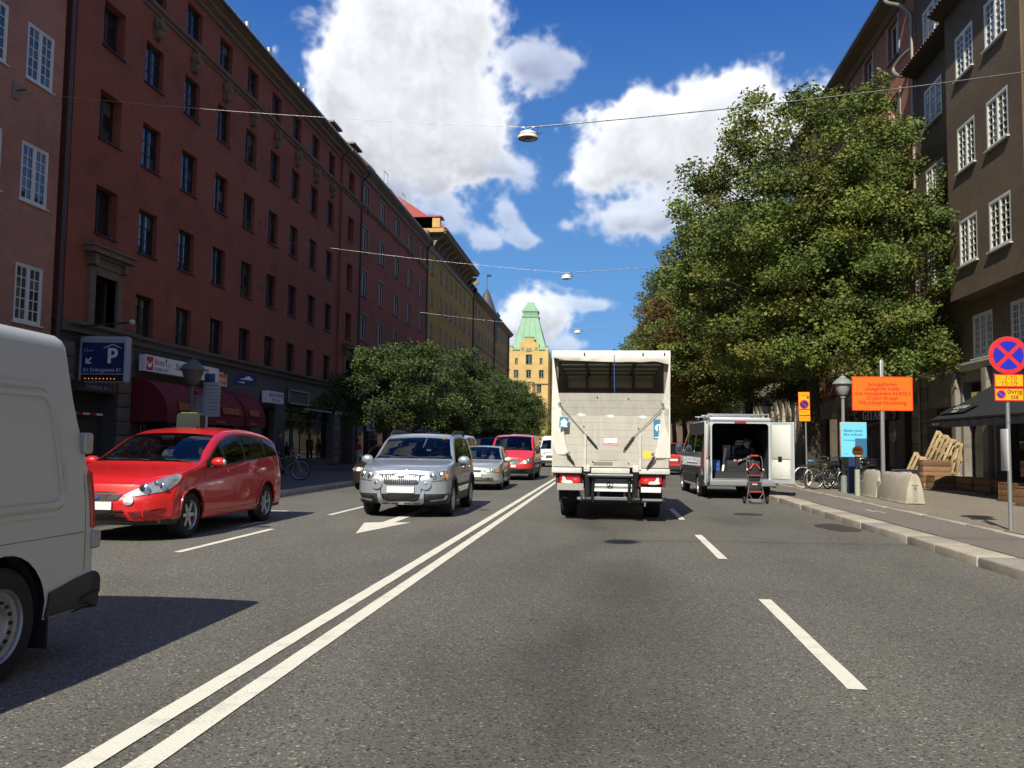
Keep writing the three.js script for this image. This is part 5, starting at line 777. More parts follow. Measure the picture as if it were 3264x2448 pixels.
// a car thing: shell + helper functions to lay lamps, grilles, plates and seams on its surface
function car(name, label, cat, x, z, turn, S, paintM, grp) {
  const t = thing(name, label, cat, x, 0, z, turn, grp), C = shell(S); t.userData.C = undefined;
  C.root = t; const body = obj('body', C.geo('paint'), paintM, t); C.body = body;
  if (C.B.trim) obj('lower_trim', C.geo('trim'), S.trimM ?? MT.plastic, t);
  if (C.B.pillar) obj('pillar', C.geo('pillar'), MT.black, t);
  if (C.B.windscreen) obj('windscreen', C.geo('windscreen'), S.glass.m ?? MT.tint, t);
  if (C.B.rear) obj('rear_window', C.geo('rear'), S.glass.m ?? MT.tint, t);
  for (const k of Object.keys(C.B)) if (k.startsWith('side')) obj('side_window', C.geo(k), (S.glass.dark && +k[4] >= S.glass.dark) ? MT.privacy : S.glass.m ?? MT.tint, t);
  const mapG = (g, f) => { g = tess.modify(clean(g)); const p = g.attributes.position; for (let i = 0; i < p.count; i++) p.setXYZ(i, ...f(p.getX(i), p.getY(i), p.getZ(i))); g.computeVertexNormals(); return creased(mergeVertices(g, 1e-4), 0.6); };
  C.onFront = (pts, off = 0.012, back = 0.03, holes) => mapG(ext(pts, off + back, 0, holes).translate(0, 0, C.zf - back), (x, y, z) => C.P(x, y, 1, z - C.zf + 0.011));
  C.onRear = (pts, off = 0.012, back = 0.03, holes) => mapG(ext(pts, off + back, 0, holes).translate(0, 0, C.zr - off), (x, y, z) => C.P(x, y, -1, C.zr - z + 0.011));
  C.onSide = (pts, s = 1, off = 0.006, back = 0.02, holes) => mapG(ext(pts, off + back, 0, holes), (zz, y, d) => C.D(s * (C.W(zz, y) + d - back), y, zz));
  C.front = (nm, pts, m, off, back, par = body, holes) => obj(nm, C.onFront(pts, off, back, holes), m, par);
  C.side = (nm, pts, s, m, off, back, par = body, holes) => obj(nm, C.onSide(pts, s, off, back, holes), m, par);
  C.rear = (nm, pts, m, off, back, par = body, holes) => obj(nm, C.onRear(pts, off, back, holes), m, par);
  C.seam = (a, b, s = 1, w = 0.004) => C.onSide([[a[0] - w, a[1]], [a[0] + w, a[1]], [b[0] + w, b[1]], [b[0] - w, b[1]]], s, 0.0015, 0.004);
  C.hseam = (z0, z1, y, s = 1, w = 0.004) => C.onSide([[z0, y - w], [z1, y - w], [z1, y + w], [z0, y + w]], s, 0.0015, 0.004);
  for (const zc of S.axles) { for (const s of [-1, 1]) wheelAt(t, s * (S.hw - S.tw / 2 - 0.02), zc, S.R, S.tw, S.rim, s, S.rimM); }
  // wheel houses, underside
  obj('underside', [bx(-S.hw * 0.86, S.hw * 0.86, S.y0 + 0.02, S.y0 + 0.06, C.zf - 0.3, C.zr + 0.3), ...S.axles.map(zc => new THREE.CylinderGeometry(S.arch - 0.005, S.arch - 0.005, S.hw * 1.9, 24, 1, true, 0, Math.PI).rotateZ(Math.PI / 2).rotateX(0).translate(0, S.R, zc))], MT.dark, t);
  if (S.cabin) {
    const [zd, zs, yb] = S.cabin, seat = (x, z) => [rb(0.5, 0.16, 0.5, 0.05, x, yb, z), rb(0.48, 0.62, 0.14, 0.05, x, yb + 0.36, z - 0.26).clone(), rb(0.26, 0.18, 0.1, 0.04, x, yb + 0.76, z - 0.3)];
    obj('dashboard', [rbx(-S.hw + 0.1, S.hw - 0.1, yb + 0.1, S.belt[0] && C.belt(zd) - 0.02, zd + 0.25, zd - 0.12, 0.05)], MT.plastic, t);
    obj('seats', [...seat(-0.38, zs), ...seat(0.38, zs), ...seat(-0.38, zs - 0.95), ...seat(0.38, zs - 0.95)], mat([0.03, 0.03, 0.032], 0.9), t);
    obj('cabin_floor', [bx(-S.hw * 0.85, S.hw * 0.85, S.y0 + 0.08, S.y0 + 0.1, zd + 0.3, C.zr + 0.35), bx(-S.hw * 0.8, S.hw * 0.8, S.y0 + 0.1, C.belt(zd) - 0.15, zd + 0.26, zd + 0.3)], MT.dark, t);
    const sw = obj('steering_wheel', new THREE.TorusGeometry(0.18, 0.016, 8, 24).rotateX(-0.45).translate(0.38, yb + 0.42, zs + 0.46), MT.black, t);
  }
  C.mirror = (z, y, s, m, L = 0.2, H = 0.15) => { const x = C.W(z, y), o = obj('mirror', creased(join(new THREE.SphereGeometry(0.5, 18, 12).scale(L, H, 0.16).translate(0, 0, 0.02))), m, t); o.position.set(s * (x + L * 0.62), y + 0.03, z); obj('mirror_arm', rod([-s * L * 0.75, -H * 0.55, 0], [s * 0.05, -H * 0.4, 0.01], 0.018), MT.black, o); obj('mirror_glass', new THREE.CircleGeometry(0.5, 20).scale(L * 0.86, H * 0.86, 1).rotateY(Math.PI).translate(0, 0, -0.035), MT.chrome, o); return o; };
  return C;
}
const lampBack = metal([0.5, 0.51, 0.5], 0.4, 0.75), lampDark = metal([0.22, 0.23, 0.24], 0.3, 0.8), amber = phys([0.75, 0.25, 0.03], 0.2, { clearcoat: 1 }), redLens = phys([0.5, 0.012, 0.012], 0.15, { clearcoat: 1 });
const lampOn = mat([0.9, 0.85, 0.7], 0.4, { emissive: lin([1, 0.86, 0.6]), emissiveIntensity: 2.2 });
// headlamp: reflector tray, bowls, clear cover
function headlamp(C, pts, s, bowls, cover = 0.014, nm = 'headlight') {
  const q = s > 0 ? pts : pts.map(([x, y]) => [-x, y]).reverse(), o = C.front(nm, q, lampBack, 0.004, 0.01, C.body);
  for (const [x, y, r, m] of bowls) { const p = C.P(s * x, y, 1, 0.014); obj('lamp_bowl', creased(join(new THREE.SphereGeometry(r, 18, 10, 0, 6.3, 0, 1.7).scale(1, 0.35, 1).rotateX(Math.PI / 2), new THREE.TorusGeometry(r * 1.05, r * 0.1, 8, 24))).translate(p[0], p[1], p[2] + 0.004), m ?? MT.chrome, o); }
  obj('lens', C.onFront(q, cover, -cover + 0.003), MT.clear, o); return o;
}
const plateM = mat([0.72, 0.72, 0.7], 0.5);
// ---------------------------------------------------------------- the cars
const redP = paint([0.56, 0.010, 0.009], {}), silverP = paint([0.42, 0.47, 0.52], { metalness: 0.55, roughness: 0.36 }), greenSilver = paint([0.46, 0.49, 0.44], { metalness: 0.45 });
// ---- red taxi estate
{
  seed(81); const S = {
    L: 4.77, hw: 0.94, y0: 0.24, R: 0.33, tw: 0.225, arch: 0.385, axles: [1.43, -1.42], rim: 'star6', rc: 0.10, crown: 0.05, tumble: 0.36, cf: [0.16, 0.34], cr: [0.1, 0.16], wsCurve: 0.2, lowTrim: 0.3,
    top: [[2.385, 0.80], [2.15, 0.885], [1.8, 0.965], [1.38, 1.045], [1.2, 1.10], [0.75, 1.345], [0.3, 1.54], [-0.2, 1.635], [-0.8, 1.655], [-1.5, 1.60], [-2.05, 1.46], [-2.25, 1.2], [-2.385, 1.0]],
    belt: [[2.385, 0.74], [1.4, 0.98], [1.1, 1.01], [0, 1.06], [-1.2, 1.12], [-2.0, 1.17], [-2.385, 1.0]], plan: [[2.385, 0.965], [1.7, 1], [-1.4, 1], [-2.385, 0.95]], lp: [[0, 0.95], [0.12, 0.985], [0.4, 1], [0.62, 1.0], [0.8, 0.985], [1, 0.955]],
    nose: y => -0.16 * sst(0.55, 0.86, y) - 0.10 * sst(0.42, 0.2, y), tail: y => 0.06 * sst(0.8, 1.3, y), glass: { ws: [1.2, 0.3], rear: [-2.06, -2.25], side: [[1.02, 0.44], [0.36, -0.46], [-0.54, -1.36], [-1.42, -2.02]], pillar: [0.44, -1.42], dark: 2 }, cabin: [0.85, 0.05, 0.55],
  };
  const C = car('red_taxi', 'shiny red people carrier taxi behind the white van', 'car', -7.0, -13.75, 0, S, redP), b = C.body;
  const hl = smoothPts([[0.40, 0.645], [0.56, 0.76], [0.74, 0.87], [0.86, 0.925], [0.915, 0.90], [0.905, 0.80], [0.85, 0.715], [0.72, 0.675], [0.52, 0.64]], 46);
  for (const s of [1, -1]) { const o = headlamp(C, hl, s, [[0.62, 0.72, 0.075], [0.79, 0.755, 0.058], [0.72, 0.80, 0.035]]); obj('indicator', C.onFront((s > 0 ? p => p : p => p.map(([x, y]) => [-x, y]).reverse())(smoothPts([[0.80, 0.875], [0.86, 0.91], [0.9, 0.895], [0.88, 0.84]], 20)), 0.007, 0.002), lampBack, o); }
  for (const s of [1, -1]) { const f = C.front('fog_lamp', ell(s * 0.475, 0.575, 0.062, 0.055), lampBack, 0.014, 0.02); obj('lens', C.onFront(ell(s * 0.475, 0.575, 0.046, 0.04), 0.017, -0.012), MT.clear, f); }
  const mesh = tex(64, (u, v) => ((Math.floor(u * 8 + Math.floor(v * 8) * 0.5) + Math.floor(v * 8)) % 2 ? 0.3 : 1)); const grilleM = mat([0.03, 0.03, 0.032], 0.5, { map: mesh });
  const g1 = C.front('upper_grille', smoothPts([[-0.36, 0.665], [0.36, 0.665], [0.33, 0.60], [0.22, 0.58], [-0.22, 0.58], [-0.33, 0.60]], 40), MT.black, 0.004, 0.02); for (let i = 0; i < 4; i++) obj('bar', C.onFront(rectPts(-0.33, 0.33, 0.592 + i * 0.018, 0.598 + i * 0.018), 0.008, 0), MT.plastic, g1);
  obj('chrome_strip', C.onFront(rectPts(-0.36, 0.36, 0.664, 0.676), 0.012, 0.01), redP, g1);
  const ov = obj('badge', C.onFront(ell(0, 0.625, 0.075, 0.032), 0.016, -0.006), MT.chrome, g1); obj('print', C.onFront(ell(0, 0.625, 0.068, 0.027), 0.019, -0.014), mat([0.02, 0.05, 0.25], 0.3), ov); obj('script', C.onFront(smoothPts([[-0.045, 0.618], [-0.02, 0.636], [0.02, 0.628], [0.045, 0.632], [0.03, 0.62], [-0.02, 0.616]], 20), 0.021, -0.017), MT.chrome, ov);
  const lg = C.front('lower_grille', [[-0.40, 0.45], [0.40, 0.45], [0.46, 0.31], [-0.46, 0.31]], MT.black, 0.003, 0.02); for (let i = 0; i < 5; i++) obj('bar', C.onFront(rectPts(-0.42, 0.42, 0.325 + i * 0.026, 0.333 + i * 0.026), 0.008, 0), MT.plastic, lg);
  for (const s of [1, -1]) { const P = [[0.47, 0.425], [0.86, 0.47], [0.8, 0.375], [0.51, 0.35]].map(([x, y]) => [s * x, y]); C.front('air_intake', s > 0 ? P : P.reverse(), mat([0.16, 0.006, 0.006], 0.6), 0.003, 0.01); C.front('intake_bar', rectPts(s > 0 ? 0.64 : -0.66, s > 0 ? 0.66 : -0.64, 0.36, 0.445), redP, 0.012, 0.005); }
  C.front('number_plate', rectPts(-0.26, 0.26, 0.455, 0.565), plateM, 0.022, 0.0);
  C.front('lip', [[-0.9, 0.3], [0.9, 0.3], [0.88, 0.25], [-0.88, 0.25]], MT.plastic, 0.02, 0.02);
  for (const s of [1, -1]) {
    obj('door_seam', [C.seam([1.0, 0.36], [1.02, 1.0], s), C.seam([-0.02, 0.32], [-0.05, 1.04], s), C.seam([-0.98, 0.55], [-1.05, 1.1], s), C.hseam(0.99, -0.98, 0.35, s), C.hseam(2.0, 1.85, 0.62, s)], MT.black, b);
    for (const z of [0.13, -0.85]) obj('door_handle', [C.onSide(roundPts(z - 0.11, z + 0.11, 0.925 - z * 0.04, 0.955 - z * 0.04, 0.012), s, 0.03, -0.012)], redP, b);
    C.side('sill_strip', rectPts(-1.02, 1.03, 0.25, 0.31), s, redP, 0.012, 0.02); C.side('window_trim', [[1.05, 1.0], [1.05, 1.018], [-2.0, 1.185], [-2.0, 1.165], [0, 1.055]], s, MT.black, 0.008, 0.01);
    for (const zc of S.axles) obj('arch_lip', C.onSide([...Array.from({ length: 21 }, (_, i) => [zc + 0.44 * Math.cos(i / 20 * Math.PI), 0.33 + 0.44 * Math.sin(i / 20 * Math.PI)]), ...Array.from({ length: 21 }, (_, i) => [zc - 0.388 * Math.cos(i / 20 * Math.PI), 0.33 + 0.388 * Math.sin(i / 20 * Math.PI)])], s, 0.018, 0.02), redP, b);
    const mr = C.mirror(0.78, 1.06, s, redP, 0.24, 0.15); obj('indicator', new THREE.SphereGeometry(0.03, 10, 8).scale(1, 1.6, 1.2).translate(s * 0.1, 0, 0.04), lampBack, mr);
  }
  obj('wiper', [[-0.6, 0.1], [0.05, 0.75]].map(([x0, x1]) => rod([x0, 1.13, 1.12 - 0.06], [x1, 1.12, 1.15], 0.01)), MT.black, b);
  obj('inner_mirror', rb(0.22, 0.07, 0.04, 0.02, 0, 1.46, 0.42), lampDark, b); obj('sun_card', [bx(-0.6, -0.2, 1.06, 1.07, 0.98, 0.99)], MT.white, b);
  const ts = obj('taxi_sign', creased(ext([[-0.2, 0], [0.2, 0], [0.19, 0.2], [0.16, 0.23], [-0.16, 0.23], [-0.19, 0.2]], 0.14, 0.012)).translate(0.0, 1.64, -0.38), mat([0.02, 0.03, 0.02], 0.95), C.root); obj('base', bx(-0.18, 0.18, 1.62, 1.66, -0.42, -0.18), MT.black, ts); obj('edge', [bx(-0.14, 0.14, 1.875, 1.89, -0.37, -0.25)], mat([0.25, 0.35, 0.1], 0.4), ts);
}
// ---- silver compact off-roader
{
  seed(82); const S = {
    L: 4.22, hw: 0.895, y0: 0.27, R: 0.335, tw: 0.225, arch: 0.39, axles: [1.22, -1.36], rim: 'five', rc: 0.09, crown: 0.04, tumble: 0.30, cf: [0.10, 0.22], cr: [0.08, 0.14], wsCurve: 0.12, lowTrim: 0.46,
    top: [[2.11, 0.90], [1.95, 0.965], [1.5, 1.035], [1.12, 1.085], [1.0, 1.12], [0.7, 1.36], [0.42, 1.55], [0.1, 1.635], [-0.6, 1.655], [-1.5, 1.625], [-1.9, 1.56], [-2.02, 1.25], [-2.11, 1.0]],
    belt: [[2.11, 0.86], [1.2, 1.0], [0.9, 1.02], [-2.0, 1.07], [-2.11, 0.98]], plan: [[2.11, 0.975], [1.6, 1], [-1.5, 1], [-2.11, 0.96]], lp: [[0, 0.95], [0.15, 0.985], [0.45, 1], [0.7, 0.995], [1, 0.96]],
    nose: y => -0.10 * sst(0.7, 0.95, y) - 0.12 * sst(0.4, 0.22, y), tail: y => 0.05 * sst(0.8, 1.3, y), glass: { ws: [1.0, 0.42], rear: [-1.9, -2.02], side: [[0.84, -0.2], [-0.28, -1.15], [-1.24, -1.8]], pillar: [0.9, -1.24] }, cabin: [0.72, 0.0, 0.66],
  };
  const C = car('silver_off_roader', 'silver grey compact off-roader with round fog lamps in the middle lane', 'car', -3.94, -18.45, 0.02, S, silverP), b = C.body;
  const hl = roundPts(0.50, 0.865, 0.70, 0.875, 0.06).map(([x, y]) => [x, y + (x - 0.5) * 0.08 - (x < 0.56 && y < 0.74 ? -0.02 : 0)]);
  for (const s of [1, -1]) {
    const o = headlamp(C, hl, s, [[0.60, 0.785, 0.06], [0.75, 0.8, 0.062]]); obj('indicator', C.onFront((s > 0 ? hl0 => hl0 : hl0 => hl0.map(([x, y]) => [-x, y]).reverse())(roundPts(0.80, 0.85, 0.75, 0.86, 0.02)), 0.008, 0.0), amber, o);
    const f = C.front('fog_lamp', ell(s * 0.47, 0.655, 0.105, 0.105, 32), silverP, 0.03, 0.02); obj('lens', C.onFront(ell(s * 0.47, 0.655, 0.075, 0.075, 28), 0.033, -0.022), lampBack, f); const p = C.P(s * 0.47, 0.655); obj('lamp_bowl', new THREE.SphereGeometry(0.04, 14, 8).scale(1, 1, 0.4).translate(p[0], p[1], p[2] + 0.034), MT.chrome, f);
    const P = [[0.52, 0.42], [0.84, 0.44], [0.80, 0.36], [0.56, 0.33]].map(([x, y]) => [s * x, y]); const ai = C.front('air_intake', s > 0 ? P : P.reverse(), MT.black, 0.006, 0.01); const Q = [[0.56, 0.345], [0.8, 0.375], [0.84, 0.44], [0.86, 0.43], [0.82, 0.35], [0.57, 0.315]].map(([x, y]) => [s * x, y]); obj('strip', C.onFront(s > 0 ? Q : Q.reverse(), 0.02, 0), silverP, ai);
    C.front('seam', rectPts(s > 0 ? 0.385 : -0.4, s > 0 ? 0.4 : -0.385, 0.46, 0.56), MT.black, 0.003, 0.002);
  }
  const gr = C.front('grille', [[-0.39, 0.82], [0.39, 0.82], [0.33, 0.66], [0.27, 0.64], [-0.27, 0.64], [-0.33, 0.66]], MT.black, 0.004, 0.02);
  for (let i = -9; i <= 9; i++) { const x = i * 0.037, y0 = 0.65 + Math.max(0, Math.abs(i) - 7) * 0.02, y1 = Math.abs(i) < 2 ? 0.765 : 0.812; obj('slat', C.onFront(rectPts(x - 0.006, x + 0.006, y0, y1), 0.016, 0), MT.steel, gr); }
  for (const s of [1, -1]) { const P = [[0.06, 0.852], [0.13, 0.845], [0.2, 0.828], [0.44, 0.818], [0.44, 0.836], [0.21, 0.85], [0.13, 0.875], [0.06, 0.885]].map(([x, y]) => [s * x, y]); obj('chrome_brow', C.onFront(s > 0 ? P : P.reverse(), 0.018, 0.004), lampDark, gr); }
  obj('brow_centre', C.onFront(ell(0, 0.845, 0.085, 0.055), 0.022, 0.004), lampDark, gr); obj('badge', C.onFront(ell(0, 0.84, 0.042, 0.042), 0.03, -0.02), mat([0.6, 0.62, 0.6], 0.35), gr);
  C.front('skid_plate', [[-0.45, 0.5], [-0.4, 0.5], [-0.35, 0.35], [-0.27, 0.315], [0.27, 0.315], [0.35, 0.35], [0.4, 0.5], [0.45, 0.5], [0.44, 0.3], [0.38, 0.255], [-0.38, 0.255], [-0.44, 0.3]], silverP, 0.025, 0.02); C.front('lower_grille', [[-0.37, 0.455], [0.37, 0.455], [0.33, 0.34], [0.26, 0.318], [-0.26, 0.318], [-0.33, 0.34]], MT.black, 0.006, 0.02);
  C.front('number_plate', rectPts(-0.26, 0.26, 0.485, 0.6), plateM, 0.03, 0.0); for (const x of [-0.3, -0.12, 0.12, 0.3]) C.front('notch', rectPts(x - 0.07, x + 0.07, 0.263, 0.285), MT.plastic, 0.03, 0);
  for (const s of [1, -1]) {
    obj('door_seam', [C.seam([0.78, 0.5], [0.84, 1.0], s), C.seam([-0.24, 0.48], [-0.24, 1.03], s), C.seam([-1.0, 0.75], [-1.18, 1.04], s), C.hseam(0.76, -0.95, 0.485, s)], MT.black, b);
    C.side('rub_strip', roundPts(-0.92, 0.74, 0.56, 0.62, 0.02), s, MT.plastic, 0.014, 0.01); for (const z of [-0.05, -0.95]) C.side('door_handle', roundPts(z - 0.1, z + 0.1, 0.92, 0.955, 0.014), s, silverP, 0.03, -0.01);
    for (const zc of S.axles) obj('arch_lip', C.onSide([...Array.from({ length: 21 }, (_, i) => [zc + 0.455 * Math.cos(i / 20 * Math.PI), 0.335 + 0.455 * Math.sin(i / 20 * Math.PI)]), ...Array.from({ length: 21 }, (_, i) => [zc - 0.393 * Math.cos(i / 20 * Math.PI), 0.335 + 0.393 * Math.sin(i / 20 * Math.PI)])], s, 0.02, 0.02), MT.plastic, b);
    C.mirror(0.72, 1.06, s, silverP, 0.25, 0.18); obj('roof_rail', [tube([[s * 0.66, 1.54, 0.12], [s * 0.665, 1.65, 0.0], [s * 0.665, 1.675, -0.7], [s * 0.66, 1.66, -1.4], [s * 0.65, 1.56, -1.6]], 0.026, 30, 8)], MT.plastic, C.root);
  }
  obj('wiper', [rod([-0.5, 1.14, 0.98], [0.1, 1.15, 0.98], 0.01), rod([0.1, 1.14, 0.98], [0.65, 1.16, 0.94], 0.01)], MT.black, b); obj('inner_mirror', rb(0.2, 0.07, 0.04, 0.02, 0, 1.5, 0.42), MT.black, b);
  obj('windscreen_sticker', [bx(0.5, 0.56, 1.52, 1.55, 0.44, 0.442)], mat([0.05, 0.3, 0.05], 0.6), C.root); obj('windscreen_sticker', [bx(0.57, 0.62, 1.52, 1.55, 0.44, 0.442)], mat([0.5, 0.03, 0.03], 0.6), C.root);
}
// ---- pale saloon behind it
{
  seed(83); const S = {
    L: 4.47, hw: 0.86, y0: 0.22, R: 0.3, tw: 0.19, arch: 0.345, axles: [1.34, -1.21], rim: 'five', rc: 0.08, crown: 0.04, tumble: 0.36, cf: [0.12, 0.26], cr: [0.1, 0.2], wsCurve: 0.15,
    top: [[2.235, 0.70], [2.05, 0.77], [1.5, 0.86], [1.0, 0.92], [0.88, 0.95], [0.45, 1.22], [0.15, 1.355], [-0.4, 1.405], [-0.9, 1.37], [-1.3, 1.2], [-1.65, 0.99], [-2.1, 0.95], [-2.235, 0.75]],
    belt: [[2.235, 0.66], [1, 0.86], [0, 0.89], [-1.6, 0.93], [-2.235, 0.7]], plan: [[2.235, 0.96], [1.6, 1], [-1.5, 1], [-2.235, 0.95]], lp: [[0, 0.95], [0.2, 0.99], [0.5, 1], [0.8, 0.985], [1, 0.95]],
    nose: y => -0.12 * sst(0.5, 0.75, y) - 0.08 * sst(0.35, 0.2, y), tail: y => 0.04 * sst(0.6, 1, y), glass: { ws: [0.88, 0.15], rear: [-0.95, -1.6], side: [[0.72, -0.25], [-0.33, -1.05]], pillar: [0.76, -0.33] }, cabin: [0.6, 0.0, 0.5],
  };
  const C = car('pale_saloon', 'pale greenish silver saloon following the off-roader', 'car', -4.2, -29.1, 0.03, S, greenSilver), b = C.body;
  for (const s of [1, -1]) { const P = smoothPts([[0.30, 0.60], [0.34, 0.655], [0.55, 0.665], [0.76, 0.65], [0.82, 0.61], [0.74, 0.565], [0.4, 0.57]], 40); const o = headlamp(C, P, s, [[0.45, 0.612, 0.04, lampOn], [0.57, 0.612, 0.04]]); obj('indicator', C.onFront((s > 0 ? q => q : q => q.map(([x, y]) => [-x, y]).reverse())(smoothPts([[0.68, 0.585], [0.7, 0.64], [0.78, 0.63], [0.8, 0.6]], 18)), 0.009, 0), amber, o); const f = C.front('air_intake', roundPts(s > 0 ? 0.34 : -0.62, s > 0 ? 0.62 : -0.34, 0.315, 0.405, 0.02), MT.black, 0.004, 0.01); obj('fog_lamp', C.onFront(ell(s * 0.53, 0.36, 0.035, 0.035), 0.014, 0), lampDark, f); }
  C.front('grille', roundPts(-0.24, 0.24, 0.56, 0.63, 0.02), MT.black, 0.004, 0.01); const lg = C.front('lower_grille', roundPts(-0.32, 0.32, 0.315, 0.405, 0.02), MT.black, 0.004, 0.01); for (const y of [0.34, 0.365, 0.388]) obj('bar', C.onFront(rectPts(-0.3, 0.6, y, y + 0.009), 0.01, 0), greenSilver, lg); C.front('number_plate', rectPts(-0.26, 0.26, 0.42, 0.53), plateM, 0.02, 0); C.front('towing_cap', ell(0.26, 0.475, 0.025, 0.03), mat([0.15, 0.05, 0.04], 0.7), 0.01, 0);
  for (const s of [1, -1]) { obj('door_seam', [C.seam([0.75, 0.3], [0.78, 0.86], s), C.seam([-0.28, 0.28], [-0.28, 0.89], s), C.hseam(0.75, -0.95, 0.3, s)], MT.black, b); C.side('rub_strip', roundPts(-0.95, 0.85, 0.50, 0.55, 0.02), s, MT.plastic, 0.012, 0.01); C.mirror(0.62, 0.92, s, mat([0.62, 0.62, 0.56], 0.4), 0.24, 0.16); }
  obj('wiper', [rod([-0.4, 0.975, 0.88], [0.2, 1.0, 0.86], 0.01)], MT.black, b); obj('white_bag', new THREE.SphereGeometry(0.14, 12, 10).scale(0.8, 1, 0.8).translate(0.4, 0.95, 0.45), MT.white, C.root); obj('windscreen_card', [bx(-0.55, -0.15, 1.0, 1.22, 0.2, 0.21)], mat([0.25, 0.4, 0.33], 0.6), C.root);
}
// ---- red delivery van
const vanTop = (L, h) => [[L / 2, 0.92], [L / 2 - 0.22, 1.0], [L / 2 - 0.75, 1.16], [L / 2 - 0.9, 1.22], [L / 2 - 1.28, 1.55], [L / 2 - 1.62, 1.8], [L / 2 - 1.95, h - 0.04], [L / 2 - 2.6, h], [-L / 2 + 0.35, h - 0.01], [-L / 2 + 0.08, h - 0.08], [-L / 2, h - 0.2]];
{
  seed(84); const L = 4.76, z0 = L / 2, S = {
    L, hw: 0.95, y0: 0.26, R: 0.33, tw: 0.22, arch: 0.385, axles: [z0 - 0.86, z0 - 0.86 - 3.2 + 0.35], rim: 'steel', rc: 0.11, crown: 0.05, tumble: 0.16, cf: [0.16, 0.3], cr: [0.03, 0.06], wsCurve: 0.16, lowTrim: 0.50,
    top: vanTop(L, 1.9), belt: [[z0, 0.86], [z0 - 0.8, 1.08], [z0 - 1.2, 1.14], [0, 1.16], [-z0, 1.16]], plan: [[z0, 0.96], [z0 - 0.7, 1], [-z0, 0.985]], lp: [[0, 0.96], [0.2, 0.99], [0.5, 1], [0.8, 0.99], [1, 0.97]],
    nose: y => -0.16 * sst(0.6, 1.0, y) - 0.06 * sst(0.4, 0.2, y), tail: y => 0.02 * sst(0.8, 1.8, y), glass: { ws: [z0 - 0.9, z0 - 1.66], rear: null, side: [[z0 - 1.1, z0 - 1.9]], pillar: null }, cabin: [z0 - 1.25, z0 - 1.95, 0.75],
  };
  const C = car('red_van', 'red delivery van with dark bumper facing the camera', 'van', -3.93, -37.55, 0, S, paint([0.66, 0.03, 0.032])), b = C.body;
  for (const s of [1, -1]) headlamp(C, smoothPts([[0.42, 0.68], [0.56, 0.80], [0.74, 0.90], [0.86, 0.93], [0.9, 0.86], [0.86, 0.75], [0.7, 0.69], [0.52, 0.665]], 40), s, [[0.6, 0.74, 0.06, lampOn], [0.75, 0.79, 0.06]]);
  const gr = C.front('grille', [[-0.40, 0.87], [0.40, 0.87], [0.36, 0.72], [0.26, 0.66], [-0.26, 0.66], [-0.36, 0.72]], MT.black, 0.006, 0.02); for (let i = 0; i < 4; i++) obj('bar', C.onFront(rectPts(-0.36, 0.36, 0.70 + i * 0.043, 0.712 + i * 0.043), 0.016, 0), lampDark, gr);
  const p = C.P(0, 0.77); obj('star_badge', [new THREE.TorusGeometry(0.075, 0.009, 8, 28), ...[0, 1, 2].map(i => bx(-0.008, 0.008, 0, 0.072, -0.006, 0.006).rotateZ(i * 2.094))].map(g => g.translate(p[0], p[1], p[2] + 0.03)), MT.chrome, gr);
  C.front('number_plate', rectPts(-0.26, 0.26, 0.53, 0.64), plateM, 0.025, 0); C.front('lower_grille', roundPts(-0.7, 0.7, 0.33, 0.4, 0.02), MT.black, 0.01, 0.01); C.front('bumper_crease', rectPts(-0.75, 0.75, 0.425, 0.445), MT.plastic, 0.03, 0.01);
  for (const s of [1, -1]) { obj('door_seam', [C.seam([z0 - 1.12, 0.55], [z0 - 1.12, 1.1], s), C.seam([z0 - 2.0, 0.4], [z0 - 2.0, 1.8], s), C.hseam(z0 - 2.0, -z0 + 0.3, 1.1, s)], MT.black, b); const m = C.mirror(z0 - 1.2, 1.22, s, MT.plastic, 0.22, 0.34); C.side('rub_strip', rectPts(-z0 + 0.3, z0 - 1.3, 0.62, 0.7), s, MT.plastic, 0.012, 0.01); }
  obj('wiper', [rod([-0.55, 1.25, z0 - 0.93], [0.15, 1.32, z0 - 1.0], 0.012), rod([-0.1, 1.25, z0 - 0.93], [0.5, 1.27, z0 - 0.95], 0.012)], MT.black, b);
}
